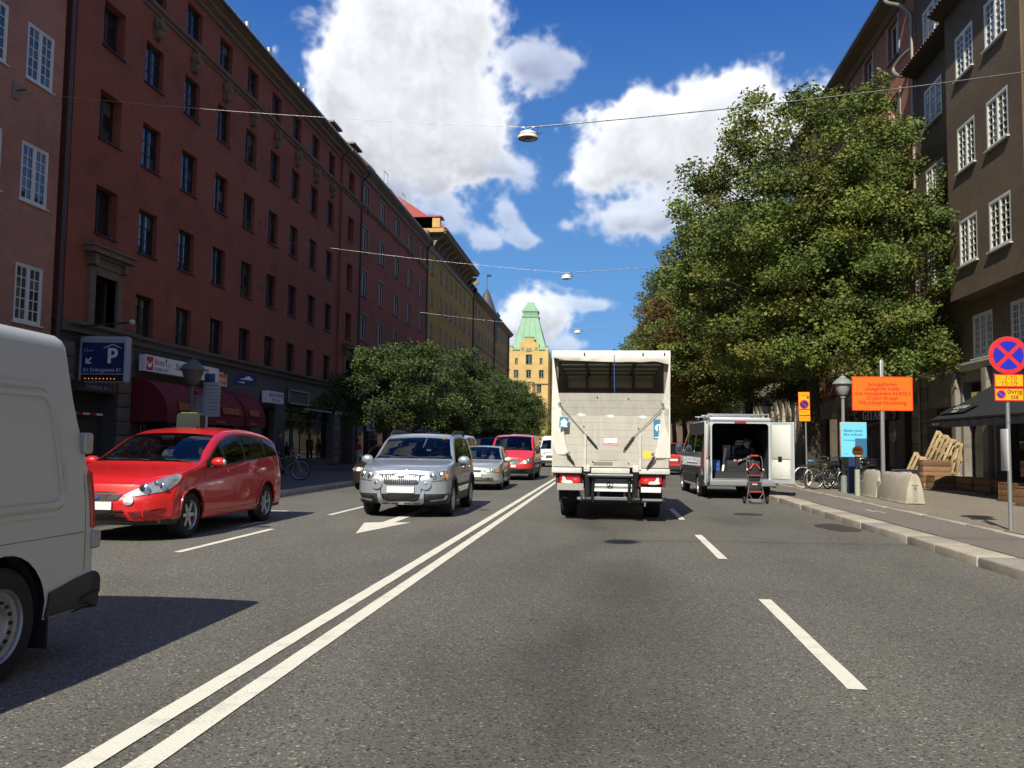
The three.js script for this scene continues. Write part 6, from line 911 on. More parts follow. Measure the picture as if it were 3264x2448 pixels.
// ---- white vans farther back, a rust-red roof and a dark car by the kerb
function plainVan(name, label, x, z, turn, m, o = {}) {
  const L = o.L ?? 4.8, z0 = L / 2, h = o.h ?? 1.95, S = { L, hw: o.hw ?? 0.93, y0: 0.26, R: 0.32, tw: 0.2, arch: 0.375, axles: [z0 - 0.88, -z0 + 0.95], rim: 'steel', rc: 0.12, crown: 0.05, tumble: 0.14, cf: [0.14, 0.26], cr: [0.03, 0.06], wsCurve: 0.14, lowTrim: o.trim ?? 0.45, top: vanTop(L, h), belt: [[z0, 0.86], [z0 - 0.8, 1.1], [z0 - 1.2, 1.18], [-z0, 1.2]], plan: [[z0, 0.96], [z0 - 0.7, 1], [-z0, 0.985]], lp: [[0, 0.96], [0.2, 0.99], [0.5, 1], [1, 0.97]], nose: y => -0.14 * sst(0.6, 1.0, y), tail: y => 0.02 * sst(0.8, 1.8, y), glass: { ws: [z0 - 0.9, z0 - 1.66], rear: null, side: o.side ?? [[z0 - 1.1, z0 - 1.9]], m: o.dark ? MT.privacy : MT.tint }, cabin: [z0 - 1.25, z0 - 1.95, 0.75] };
  const C = car(name, label, 'van', x, z, turn, S, m); for (const s of [1, -1]) { headlamp(C, smoothPts([[0.5, 0.7], [0.6, 0.82], [0.84, 0.88], [0.88, 0.78], [0.7, 0.69]], 30), s, [[0.68, 0.77, 0.06]]); C.mirror(z0 - 1.2, 1.24, s, MT.plastic, 0.2, 0.3); }
  C.front('grille', roundPts(-0.4, 0.4, 0.62, 0.8, 0.04), MT.black, 0.006, 0.01); C.front('number_plate', rectPts(-0.26, 0.26, 0.46, 0.57), plateM, 0.02, 0); return C;
}
{
  seed(85); const whiteP = paint([0.74, 0.75, 0.74]);
  const C = plainVan('white_ambulance_van', 'white van with red lettering below its windscreen behind the red van', -3.7, -60.9, 0, whiteP, { h: 2.15, dark: true });
  obj('lettering', new THREE.PlaneGeometry(1.2, 0.14), printMat(256, 32, (g, w, h) => { g.fillStyle = '#e9e9e6'; g.fillRect(0, 0, w, h); txt(g, 'VVVVVVV', w / 2, h / 2, 30, '#c8302c', 'sans-serif', 'bold', 'center', w - 8); }), C.root).position.set(0, 1.02, 2.29); C.root.children.at(-1).rotation.x = -1.1;
  const K = plainVan('white_parcel_van', 'white van with side windows behind the off-roader', -6.6, -36.0, 0, whiteP, { h: 1.85, L: 4.4, side: [[1.1, 0.35], [0.25, -0.9], [-1.0, -1.9]] });
  const q = thing('box_lorry', 'white box lorry with roof refrigeration unit far behind', 'lorry', -3.2, 0, -72); obj('box', rbx(-1.2, 1.2, 0.9, 3.35, 0, -6, 0.05), whiteP, q); obj('cab', [rbx(-1.05, 1.05, 0.4, 2.3, 2, 0.1, 0.2)], whiteP, q); obj('windscreen', rbx(-0.9, 0.9, 1.3, 2.1, 2.03, 1.9, 0.05), MT.pane, q); obj('cooling_unit', [rbx(-0.75, 0.75, 2.45, 3.2, 0.5, 0.02, 0.06), ...[0, 1, 2, 3].map(i => bx(-0.6, 0.6, 2.6 + i * 0.13, 2.63 + i * 0.13, 0.5, 0.52))], mat([0.3, 0.31, 0.3], 0.6), q); obj('bumper', rbx(-1.1, 1.1, 0.3, 0.6, 2.1, 1.8, 0.05), MT.plastic, q); for (const z of [1.2, -4.5]) for (const s of [1, -1]) wheelAt(q, s * 0.95, z, 0.4, 0.25, 'steel', s);
  plainVan('rust_red_van', 'low rust red car roof glimpsed between the white van and red van', -6.4, -46, 0, paint([0.25, 0.04, 0.03]), { h: 1.6, L: 4.3 });
  const S = { L: 4.3, hw: 0.86, y0: 0.22, R: 0.3, tw: 0.19, arch: 0.345, axles: [1.3, -1.2], rim: 'five', rc: 0.08, crown: 0.04, tumble: 0.36, cf: [0.12, 0.26], cr: [0.1, 0.2], wsCurve: 0.15, top: [[2.15, 0.70], [2, 0.77], [1.4, 0.86], [0.9, 0.95], [0.15, 1.36], [-0.4, 1.42], [-1.1, 1.37], [-1.9, 1.0], [-2.15, 0.75]], belt: [[2.15, 0.66], [1, 0.86], [-1.6, 0.93], [-2.15, 0.7]], plan: [[2.15, 0.96], [1.6, 1], [-1.5, 1], [-2.15, 0.95]], lp: [[0, 0.95], [0.2, 0.99], [0.5, 1], [1, 0.95]], nose: y => -0.1 * sst(0.5, 0.75, y), tail: y => 0, glass: { ws: [0.9, 0.15], rear: [-1.15, -1.85], side: [[0.72, -0.25], [-0.33, -1.05]] }, cabin: [0.6, 0, 0.5] };
  const C2 = car('dark_car', 'dark car with a lit headlamp half hidden behind the off-roader', 'car', -6.95, -28.0, 0, S, paint([0.02, 0.018, 0.02])); for (const s of [1, -1]) { const o = headlamp(C2, smoothPts([[0.4, 0.6], [0.44, 0.68], [0.75, 0.68], [0.82, 0.62], [0.7, 0.57]], 30), s, [[0.55, 0.62, 0.05, lampOn]]); obj('indicator', C2.onFront((s > 0 ? q => q : q => q.map(([x, y]) => [-x, y]).reverse())(roundPts(0.7, 0.78, 0.6, 0.66, 0.02)), 0.01, 0), amber, o); } C2.front('number_plate', rectPts(-0.26, 0.26, 0.42, 0.53), plateM, 0.02, 0);
  // ---- red off-roader seen from behind, ahead of the parked van
  const R = { L: 4.0, hw: 0.86, y0: 0.3, R: 0.34, tw: 0.21, arch: 0.4, axles: [1.25, -1.2], rim: 'five', rc: 0.08, crown: 0.03, tumble: 0.2, cf: [0.1, 0.2], cr: [0.04, 0.07], wsCurve: 0.1, lowTrim: 0.5, top: [[2, 0.9], [1.6, 1.0], [0.95, 1.08], [0.5, 1.5], [0.2, 1.66], [-1.6, 1.66], [-1.9, 1.6], [-1.98, 1.2], [-2, 1.0]], belt: [[2, 0.85], [0.9, 1.0], [-1.9, 1.04], [-2, 1.0]], plan: [[2, 0.96], [1.5, 1], [-2, 0.98]], lp: [[0, 0.96], [0.3, 0.99], [0.6, 1], [1, 0.97]], nose: y => 0, tail: y => 0.05 * sst(0.95, 1.6, y), glass: { ws: [0.95, 0.3], rear: [-1.9, -1.98], side: [[0.7, -0.2], [-0.3, -1], [-1.1, -1.75]] }, cabin: [0.6, 0, 0.6] };
  const C3 = car('red_off_roader', 'red boxy off-roader seen from behind, ahead of the parked van', 'car', 3.35, -47.6, Math.PI, R, paint([0.6, 0.025, 0.02])); C3.rear('rear_glass', roundPts(-0.66, 0.66, 1.08, 1.52, 0.06), MT.pane, 0.01, 0.02); C3.rear('number_plate', rectPts(-0.26, 0.26, 0.72, 0.84), plateM, 0.012, 0); C3.rear('number_recess', roundPts(-0.4, 0.4, 0.68, 0.9, 0.03), mat([0.2, 0.01, 0.01], 0.6), 0.006, 0.01); for (const s of [1, -1]) C3.rear('tail_lamp', roundPts(s > 0 ? 0.68 : -0.82, s > 0 ? 0.82 : -0.68, 0.8, 1.25, 0.03), redLens, 0.015, 0.02); C3.rear('tailgate_seam', rectPts(-0.66, 0.66, 0.62, 0.63), MT.black, 0.003, 0.003); obj('wiper', rod([-0.1, 1.1, -2.0], [-0.5, 1.3, -1.97], 0.012), MT.black, C3.root);
}
// ---------------------------------------------------------------- near white van, box truck, parked van
{
  seed(86); const L = 4.89, z0 = L / 2, S = {
    L, hw: 0.955, y0: 0.3, R: 0.335, tw: 0.215, arch: 0.40, axles: [z0 - 0.9, -z0 + 0.98], rim: 'steel', rimM: metal([0.34, 0.35, 0.36], 0.5, 0.7), rc: 0.12, crown: 0.05, tumble: 0.085, cf: [0.14, 0.26], cr: [0.04, 0.07], wsCurve: 0.1, lowTrim: 0.0,
    top: vanTop(L, 2.13), belt: [[z0, 0.86], [z0 - 0.8, 1.08], [z0 - 1.2, 1.14], [0, 1.14], [-z0, 1.14]], plan: [[z0, 0.96], [z0 - 0.7, 1], [-z0 + 1, 1], [-z0, 0.985]], lp: [[0, 0.975], [0.15, 0.995], [0.4, 1], [0.8, 0.996], [1, 0.985]],
    nose: y => -0.16 * sst(0.6, 1.0, y), tail: y => 0.36 * sst(1.0, 2.15, y) + 0.05 * sst(0.6, 1.3, y), glass: { ws: [z0 - 0.9, z0 - 1.66], rear: null, side: [[z0 - 1.1, z0 - 1.9]] }, cabin: [z0 - 1.25, z0 - 1.95, 0.75],
  };
  const C = car('white_van', 'white panel van passing close by, only its rear half in view', 'van', -4.36, -5.66 + z0, 0, S, phys([0.48, 0.505, 0.48], 0.5, { clearcoat: 0.5, clearcoatRoughness: 0.32 })), b = C.body, white = b.material;
  const zr = -z0; // pressed panel: stepped rim round a shallow recess
  const rim = (o, off) => { const out = roundPts(zr + 0.42 - o, zr + 2.1, 0.98 - o, 1.70 + o, 0.1 + o).map(([z, y]) => [z + (y - 1) * 0.22 * clamp((zr + 1.2 - z) / 0.8), y]), ins = roundPts(zr + 0.46 - o, zr + 2.0, 1.015 - o, 1.665 + o, 0.085 + o).map(([z, y]) => [z + (y - 1) * 0.22 * clamp((zr + 1.2 - z) / 0.8), y]); return C.onSide(out, 1, off, 0.01, [ins.reverse()]); };
  obj('panel_swage', creased(rim(0, 0.012)), white, b); obj('panel_swage', creased(rim(0.055, 0.006)), white, b);
  obj('door_seam', [C.seam([zr + 0.14, 0.55], [zr + 0.12, 1.18], 1), C.hseam(zr + 0.15, zr + 2.2, 0.80, 1, 0.003)], mat([0.12, 0.12, 0.12], 0.8), b);
  C.side('rear_bumper', [[zr + 0.0, 0.31], [zr + 0.0, 0.53], [zr + 0.25, 0.51], [zr + 0.56, 0.46], [zr + 0.57, 0.31]], 1, MT.plastic, 0.016, 0.03); C.rear('rear_bumper', roundPts(-0.93, 0.93, 0.28, 0.52, 0.05), MT.plastic, 0.06, 0.04);
  for (const [y0, y1] of [[1.31, 1.45], [0.68, 0.80]]) { const h = C.D(0.92, (y0 + y1) / 2, zr); obj('door_hinge', [rb(0.07, y1 - y0, 0.09, 0.02, h[0] + 0.01, h[1], h[2] - 0.015)], metal([0.4, 0.4, 0.39], 0.4, 0.6), b); }
  for (const s of [1, -1]) C.rear('tail_lamp', roundPts(s > 0 ? 0.8 : -0.91, s > 0 ? 0.91 : -0.8, 0.82, 1.2, 0.03), redLens, 0.03, 0.03);
  C.side('tail_lamp', roundPts(zr - 0.005, zr + 0.045, 0.82, 1.18, 0.015), 1, redLens, 0.006, 0.01);
  obj('mud_flap', rb(0.24, 0.42, 0.02, 0.008, 0.82, 0.33, zr + 0.98 - 0.44), MT.rubber, C.root);
  C.rear('rear_glass', roundPts(-0.78, 0.78, 1.2, 1.75, 0.1), MT.pane, 0.008, 0.01);
}
// ---- box truck with raised tail lift
{
  seed(87); const t = thing('box_truck', 'white curtain-sided box truck with raised tail lift straight ahead', 'truck', 0.06, 0, -16.6), Z = 0;
  const tarp = phys([0.88, 0.86, 0.78], 0.75, { bumpMap: scaled(T_stucco, 0.9), bumpScale: 0.006, transmission: 0.3, thickness: 0 }), alu = mat([0.56, 0.54, 0.455], 0.55, { metalness: 0.15, map: scaled(T_streak, 1.4), bumpMap: scaled(T_streak, 0.5), bumpScale: 0.002 }), frameM = mat([0.70, 0.69, 0.63], 0.5, { map: scaled(T_stucco, 1.5) }), w = 1.1;
  obj('load_floor', metreUV(bx(-w, w, 0.88, 1.0, -0.02, -4.3)), mat([0.18, 0.13, 0.08], 0.8), t);
  obj('roof_tarp', metreUV(creased(rbx(-w, w, 3.17, 3.22, 0, -4.3, 0.02))), tarp, t);
  for (const s of [1, -1]) obj('side_tarp', metreUV(bx(s * w, s * (w - 0.02), 1.0, 3.18, 0, -4.3)), tarp, t);
  obj('front_wall', metreUV(bx(-w, w, 0.9, 3.2, -4.25, -4.3)), mat([0.5, 0.46, 0.38], 0.7), t);
  // roof bows and posts inside
  for (const z of [-0.1, -1.1, -2.1, -3.1, -4.1]) obj('roof_bow', [bx(-w + 0.03, w - 0.03, 3.08, 3.14, z, z - 0.05), bx(-w + 0.03, -w + 0.1, 1, 3.1, z, z - 0.06), bx(w - 0.1, w - 0.03, 1, 3.1, z, z - 0.06)], mat([0.12, 0.11, 0.1], 0.6), t);
  for (const x of [-0.5, 0, 0.5]) obj('roof_batten', bx(x - 0.03, x + 0.03, 3.1, 3.16, 0, -4.2), mat([0.12, 0.11, 0.1], 0.6), t); for (const y of [1.6, 2.2, 2.75]) obj('front_rail', bx(-w + 0.05, w - 0.05, y, y + 0.05, -4.18, -4.24), mat([0.14, 0.12, 0.1], 0.6), t); for (const x of [-0.55, 0, 0.55]) obj('front_post', bx(x - 0.03, x + 0.03, 1, 3.1, -4.16, -4.24), mat([0.14, 0.12, 0.1], 0.6), t);
  obj('load', [rbx(-0.9, -0.1, 1.0, 2.3, -3.2, -4.1, 0.03), rbx(0.05, 0.95, 1.0, 2.4, -3.0, -4.1, 0.03)].map(metreUV), mat([0.13, 0.09, 0.06], 0.8), t);
  // rolled tarp over the opening: a bulged valance with uneven hem, standing on its own edge
  { const P = [], I = [], nx = 44, ny = 8; for (let j = 0; j <= ny; j++) for (let i = 0; i <= nx; i++) { const u = i / nx, v = j / ny, x = lerp(-w - 0.012, w + 0.012, u), hem = 3.035 - 0.045 * u + 0.03 * Math.sin(u * 17) * sst(0.7, 0.95, u) + 0.02 * (vnoise(u * 9, 2) - 0.5) + 0.05 * sst(0.12, 0.0, u); const y = lerp(3.225, hem, v); P.push(x, y, 0.035 + 0.05 * Math.sin(v * 2.4) + 0.018 * (vnoise(u * 14, v * 3, 5) - 0.5)); } for (let j = 0; j < ny; j++) for (let i = 0; i < nx; i++) { const a = j * (nx + 1) + i, b = a + nx + 1; I.push(a, b, a + 1, a + 1, b, b + 1); } const g = gridGeo(P, I); g.computeVertexNormals(); obj('rolled_tarp', metreUV(g), tarp, t); obj('tarp_roll', metreUV(creased(new THREE.CapsuleGeometry(0.06, 2.1, 4, 12).rotateZ(Math.PI / 2).translate(0, 3.15, -0.02))), tarp, t); }
  for (const x of [-0.5, 0.6, 1.0]) obj('buckle', [bx(x - 0.012, x + 0.012, 3.13, 3.18, 0.085, 0.1)], MT.iron, t);
  obj('blue_cord', rod([0.06, 3.15, 0.1], [0.07, 2.42, 0.09], 0.006), mat([0.03, 0.12, 0.4], 0.7), t);
  // side flaps of the tarp hanging past the lift
  const flapShape = (s) => { const P = s < 0 ? [[-1.105, 3.2], [-1.085, 3.1], [-0.985, 2.42], [-0.94, 2.17], [-0.83, 1.4], [-0.78, 1.25], [-1.115, 1.25]] : [[1.105, 3.18], [1.09, 3.02], [0.995, 2.4], [0.955, 2.14], [0.855, 1.4], [0.815, 1.21], [1.105, 1.21]]; return s < 0 ? P : P.reverse(); };
  for (const s of [-1, 1]) { const g = tess.modify(clean(sheet(flapShape(s)))), p = g.attributes.position; for (let i = 0; i < p.count; i++) p.setZ(i, 0.16 + 0.02 * Math.sin(p.getY(i) * 5 + s) + 0.03 * (vnoise(p.getX(i) * 6, p.getY(i) * 3, 7) - 0.5) - 0.05 * sst(0.9, 1.1, Math.abs(p.getX(i)))); g.computeVertexNormals(); const f = obj('tarp_flap', metreUV(creased(mergeVertices(g), 1)), tarp, t); obj('eyelet', [2.2, 1.27].map((y, i) => new THREE.TorusGeometry(0.02, 0.008, 6, 14).translate(s * (i ? 0.78 : 0.96), y, 0.19)), MT.iron, f); }
  // lift platform: ribbed aluminium planks, one above the other
  const lift = obj('tail_lift', metreUV(bx(-1.0, 1.0, 1.02, 2.41, 0.06, 0.1)), alu, t); const nP = 10, ph = 1.39 / nP; for (let i = 0; i < nP; i++) obj('lift_plank', metreUV(bx(-1.085 + (i > 7 ? 0.07 : 0), 1.075 - (i > 7 ? 0.07 : 0), 1.02 + i * ph + 0.0015, 1.02 + (i + 1) * ph - 0.001, 0.085, 0.115 + rr(0, 0.0012))), [alu, mat([0.43, 0.415, 0.355], 0.55, { metalness: 0.15, map: scaled(T_streak, 1.1) })][i > 6 ? 1 : 0], lift);
  for (const [x, y] of [[-0.55, 2.0], [0.0, 1.98], [0.6, 1.97]]) obj('scuff', sheet(ell(x, y, 0.09, 0.03).map(([a, b], i) => [a + 0.05 * (vnoise(i * 1.7, x * 9) - 0.5), b + 0.02 * (vnoise(i * 2.3, 4) - 0.5)])).translate(0, 0, 0.119), mat([0.6, 0.66, 0.7], 0.5), lift);
  for (const [x, y] of [[-0.5, 1.78], [0.52, 1.75], [-0.33, 1.12], [0.34, 1.1], [-0.25, 2.33], [0.33, 2.31]]) obj('bolt', cyl(0.013, 0.013, 0.012, 0, 0, 0, 10).rotateX(Math.PI / 2).translate(x, y, 0.118), MT.iron, lift);
  for (const [x0, x1] of [[-1.1, -0.53], [-0.36, 0.36], [0.53, 1.1]]) obj('lift_lip', metreUV(creased(rbx(x0, x1, 0.9, 1.005, 0.06, 0.13, 0.02))), frameM, lift);
  for (const x of [-0.47, 0.55]) obj('guide_rail', metreUV(bx(x - 0.02, x + 0.02, 0.98, 1.66, 0.115, 0.15)), frameM, t);
  // retaining chains: cord, then links
  const chain = (a, b, m, lab) => { const c = obj('strap', rod(a, m, 0.006), mat([0.12, 0.12, 0.12], 0.7), t); const d = V3(...b).sub(V3(...m)), n = 9; for (let i = 0; i < n; i++) { const p = V3(...m).add(d.clone().multiplyScalar((i + 0.5) / n)); const g = new THREE.TorusGeometry(0.019, 0.0065, 6, 12).scale(1, 1.6, 1).rotateY(i % 2 ? 0.3 : 1.3).rotateZ(Math.atan2(-d.x, d.y)).translate(p.x, p.y, p.z); obj('chain_link', g, MT.iron, c); } };
  chain([-0.96, 2.2, 0.17], [-0.25, 1.38, 0.14], [-0.44, 1.6, 0.15]); chain([0.99, 2.17, 0.17], [0.25, 1.34, 0.14], [0.43, 1.6, 0.15]); chain([-0.83, 1.28, 0.2], [-0.68, 1.08, 0.15], [-0.82, 1.26, 0.2]); chain([0.82, 1.23, 0.2], [0.68, 1.02, 0.15], [0.81, 1.22, 0.2]);
  // stickers
  obj('warning_sticker', face(0.3, 0.15, 0.0, 1.515, 0.121), printMat(200, 100, (g, W, H) => { g.fillStyle = '#d9a7b2'; g.fillRect(0, 0, W, H); g.fillStyle = '#efe6df'; g.fillRect(10, 14, W - 20, H - 40); g.strokeStyle = '#c84a72'; g.lineWidth = 5; g.strokeRect(12, 12, W - 24, H - 24); g.fillStyle = '#c84a72'; for (let i = 0; i < 6; i++) g.fillRect(26 + i * 26, 30 + (i % 3) * 8, 14, 6); g.fillRect(70, 80, 60, 10); }), lift);
  obj('yellow_sticker', sheet(roundPts(0.6, 0.76, 1.19, 1.34, 0.03)).translate(0, 0, 0.121), mat([0.75, 0.55, 0.08], 0.6), lift); obj('plate_mount', bx(-0.32, 0.04, 1.06, 1.12, 0.116, 0.122), mat([0.22, 0.2, 0.16], 0.6), lift); obj('dirt_plate', bx(-0.2, 0.14, 1.15, 1.35, 0.115, 0.123), mat([0.42, 0.4, 0.34], 0.6), lift);
  const logo = (W, H, fl) => printMat(W, H, (g) => { g.fillStyle = '#2c7c9b'; g.fillRect(0, 0, W, H); g.fillStyle = '#e6ece6'; if (fl) { g.beginPath(); g.moveTo(10, 50); g.lineTo(W / 2, 14); g.lineTo(W - 10, 46); g.lineTo(W - 24, 90); g.lineTo(26, 90); g.fill(); } else { g.beginPath(); g.arc(W * 0.75, H * 0.42, W * 0.55, 0, 6.3); g.fill(); g.fillStyle = '#2c7c9b'; g.fillRect(W * 0.62, H * 0.3, W * 0.2, H * 0.45); } g.fillStyle = '#e6ece6'; g.fillRect(10, H - 24, W - 20, 12); });
  const fb = obj('flag', face(0.17, 0.2), logo(96, 112, true), t); fb.position.set(-0.87, 1.85, 0.24); fb.rotation.set(-0.15, 0.2, -0.06); obj('flag', face(0.12, 0.36, 0.86, 1.74, 0.125), logo(80, 240, false), lift);
  // chassis: arms, roller, lamps, bumper, guard, mud flaps
  obj('roller', rod([-0.44, 0.87, 0.08], [0.42, 0.87, 0.08], 0.035, 0.035, 16), metal([0.2, 0.22, 0.23], 0.5, 0.7), t);
  for (const x of [-0.44, 0.47]) { obj('lift_arm', [bar([x, 1.0, 0.1], [x + (x < 0 ? 0.03 : -0.03), 0.36, -0.05], 0.07, 0.07), bar([x + (x < 0 ? 0.12 : -0.12), 0.95, 0.02], [x + (x < 0 ? 0.1 : -0.1), 0.36, -0.1], 0.05, 0.05), rod([x - 0.05, 0.42, 0], [x + 0.08, 0.42, 0], 0.05, 0.05, 14), cyl(0.045, 0.045, 0.3, x, 0.4, -0.12, 12)], MT.iron, t); obj('lift_hinge', rbx(x - 0.06, x + 0.06, 0.93, 1.06, 0.06, 0.14, 0.02), frameM, t); obj('hose', tube([[x - 0.1, 0.8, 0], [x - 0.13, 0.55, 0.04], [x - 0.05, 0.4, 0.05], [x + 0.02, 0.55, 0.02]], 0.014, 20, 6), MT.black, t); }
  obj('bumper_panel', [bx(-0.36, 0.42, 0.56, 0.8, -0.1, -0.06)], mat([0.22, 0.24, 0.25], 0.6), t); const bp = t.children.at(-1); for (const y of [0.66, 0.565]) obj('bright_strip', bx(-0.33, 0.4, y, y + 0.05, -0.06, -0.045), mat([0.8, 0.8, 0.76], 0.4), bp);
  obj('star_badge', [new THREE.TorusGeometry(0.055, 0.006, 8, 28), ...[0, 1, 2].map(i => bx(-0.006, 0.006, 0, 0.054, -0.004, 0.004).rotateZ(i * 2.094))].map(g => g.translate(-0.01, 0.68, -0.035)), MT.iron, bp);
  const lampLit = mat([0.5, 0.01, 0.01], 0.3, { emissive: lin([1, 0.04, 0.02]), emissiveIntensity: 0.9 });
  for (const s of [-1, 1]) {
    const x0 = s < 0 ? -0.96 : 0.56, x1 = s < 0 ? -0.56 : 0.96, o = obj('tail_lamp', creased(rbx(x0, x1, 0.71, 0.88, -0.02, 0.04, 0.02)), redLens, t); obj('lit_lens', creased(rbx(s < 0 ? -0.7 : 0.62, s < 0 ? -0.6 : 0.72, 0.73, 0.8, 0.03, 0.046, 0.008)), lampLit, o); obj('white_lens', sheet(smoothPts([[0.7, 0.72], [0.74, 0.765], [0.82, 0.77], [0.87, 0.85], [0.9, 0.855], [0.9, 0.77], [0.92, 0.73], [0.88, 0.715]], 30).map(([x, y]) => [s * x, y])).translate(0, 0, 0.043), mat([0.7, 0.68, 0.64], 0.3), o);
    obj('lamp_bracket', [bx(s * 0.5, s * 1.03, 0.66, 0.92, -0.06, -0.03), bx(s * 0.98, s * 1.03, 0.66, 0.9, -0.06, 0.02)], mat([0.12, 0.01, 0.01], 0.6), t);
    obj('mud_flap', rbx(s * 0.58, s * 0.98, 0.34, 0.6, -0.3, -0.28, 0.008), MT.rubber, t);
  }
  obj('number_plate', rbx(-1.0, -0.5, 0.58, 0.71, 0.04, 0.055, 0.005), mat([0.34, 0.33, 0.31], 0.6), t); obj('white_plate', rbx(0.57, 0.94, 0.56, 0.66, 0.03, 0.045, 0.005), mat([0.74, 0.74, 0.71], 0.5), t);
  obj('underrun_bar', [rbx(-0.3, 0.32, 0.4, 0.46, -0.1, -0.04, 0.01), bx(-0.25, -0.2, 0.45, 0.8, -0.2, -0.15), bx(0.25, 0.3, 0.45, 0.8, -0.2, -0.15)], mat([0.2, 0.21, 0.22], 0.5, { metalness: 0.5 }), t); obj('step', [rbx(0.6, 0.96, 0.40, 0.44, -0.15, 0.06, 0.01), bar([0.66, 0.42, 0], [0.64, 0.3, 0.06], 0.02, 0.02), rbx(-0.62, -0.42, 0.4, 0.45, -0.15, 0, 0.01)], mat([0.2, 0.21, 0.22], 0.5), t);
  obj('chassis', [bx(-0.45, -0.35, 0.55, 0.85, -0.1, -6), bx(0.35, 0.45, 0.55, 0.85, -0.1, -6), bx(-0.5, 0.5, 0.35, 0.6, -1.2, -1.6), bx(-0.95, 0.95, 0.6, 0.87, -0.4, -0.45)], MT.dark, t); obj('marker_lamp', [rbx(-1.12, -1.05, 0.84, 0.9, -0.2, -0.26, 0.01)], amber, t);
  obj('cab', creased(ext([[-6.6, 0.5], [-4.5, 0.5], [-4.5, 2.4], [-4.9, 2.5], [-5.6, 2.45], [-6.1, 1.6], [-6.7, 1.3]], 1.9, 0.05).rotateY(-Math.PI / 2).scale(1, 1, 1).translate(0.95, 0, 0)).rotateY(0), frameM, t);
  for (const s of [1, -1]) { wheelAt(t, s * 0.83, -1.42, 0.35, 0.32, 'steel', s); wheelAt(t, s * 0.85, -5.3, 0.35, 0.22, 'steel', s); }
}
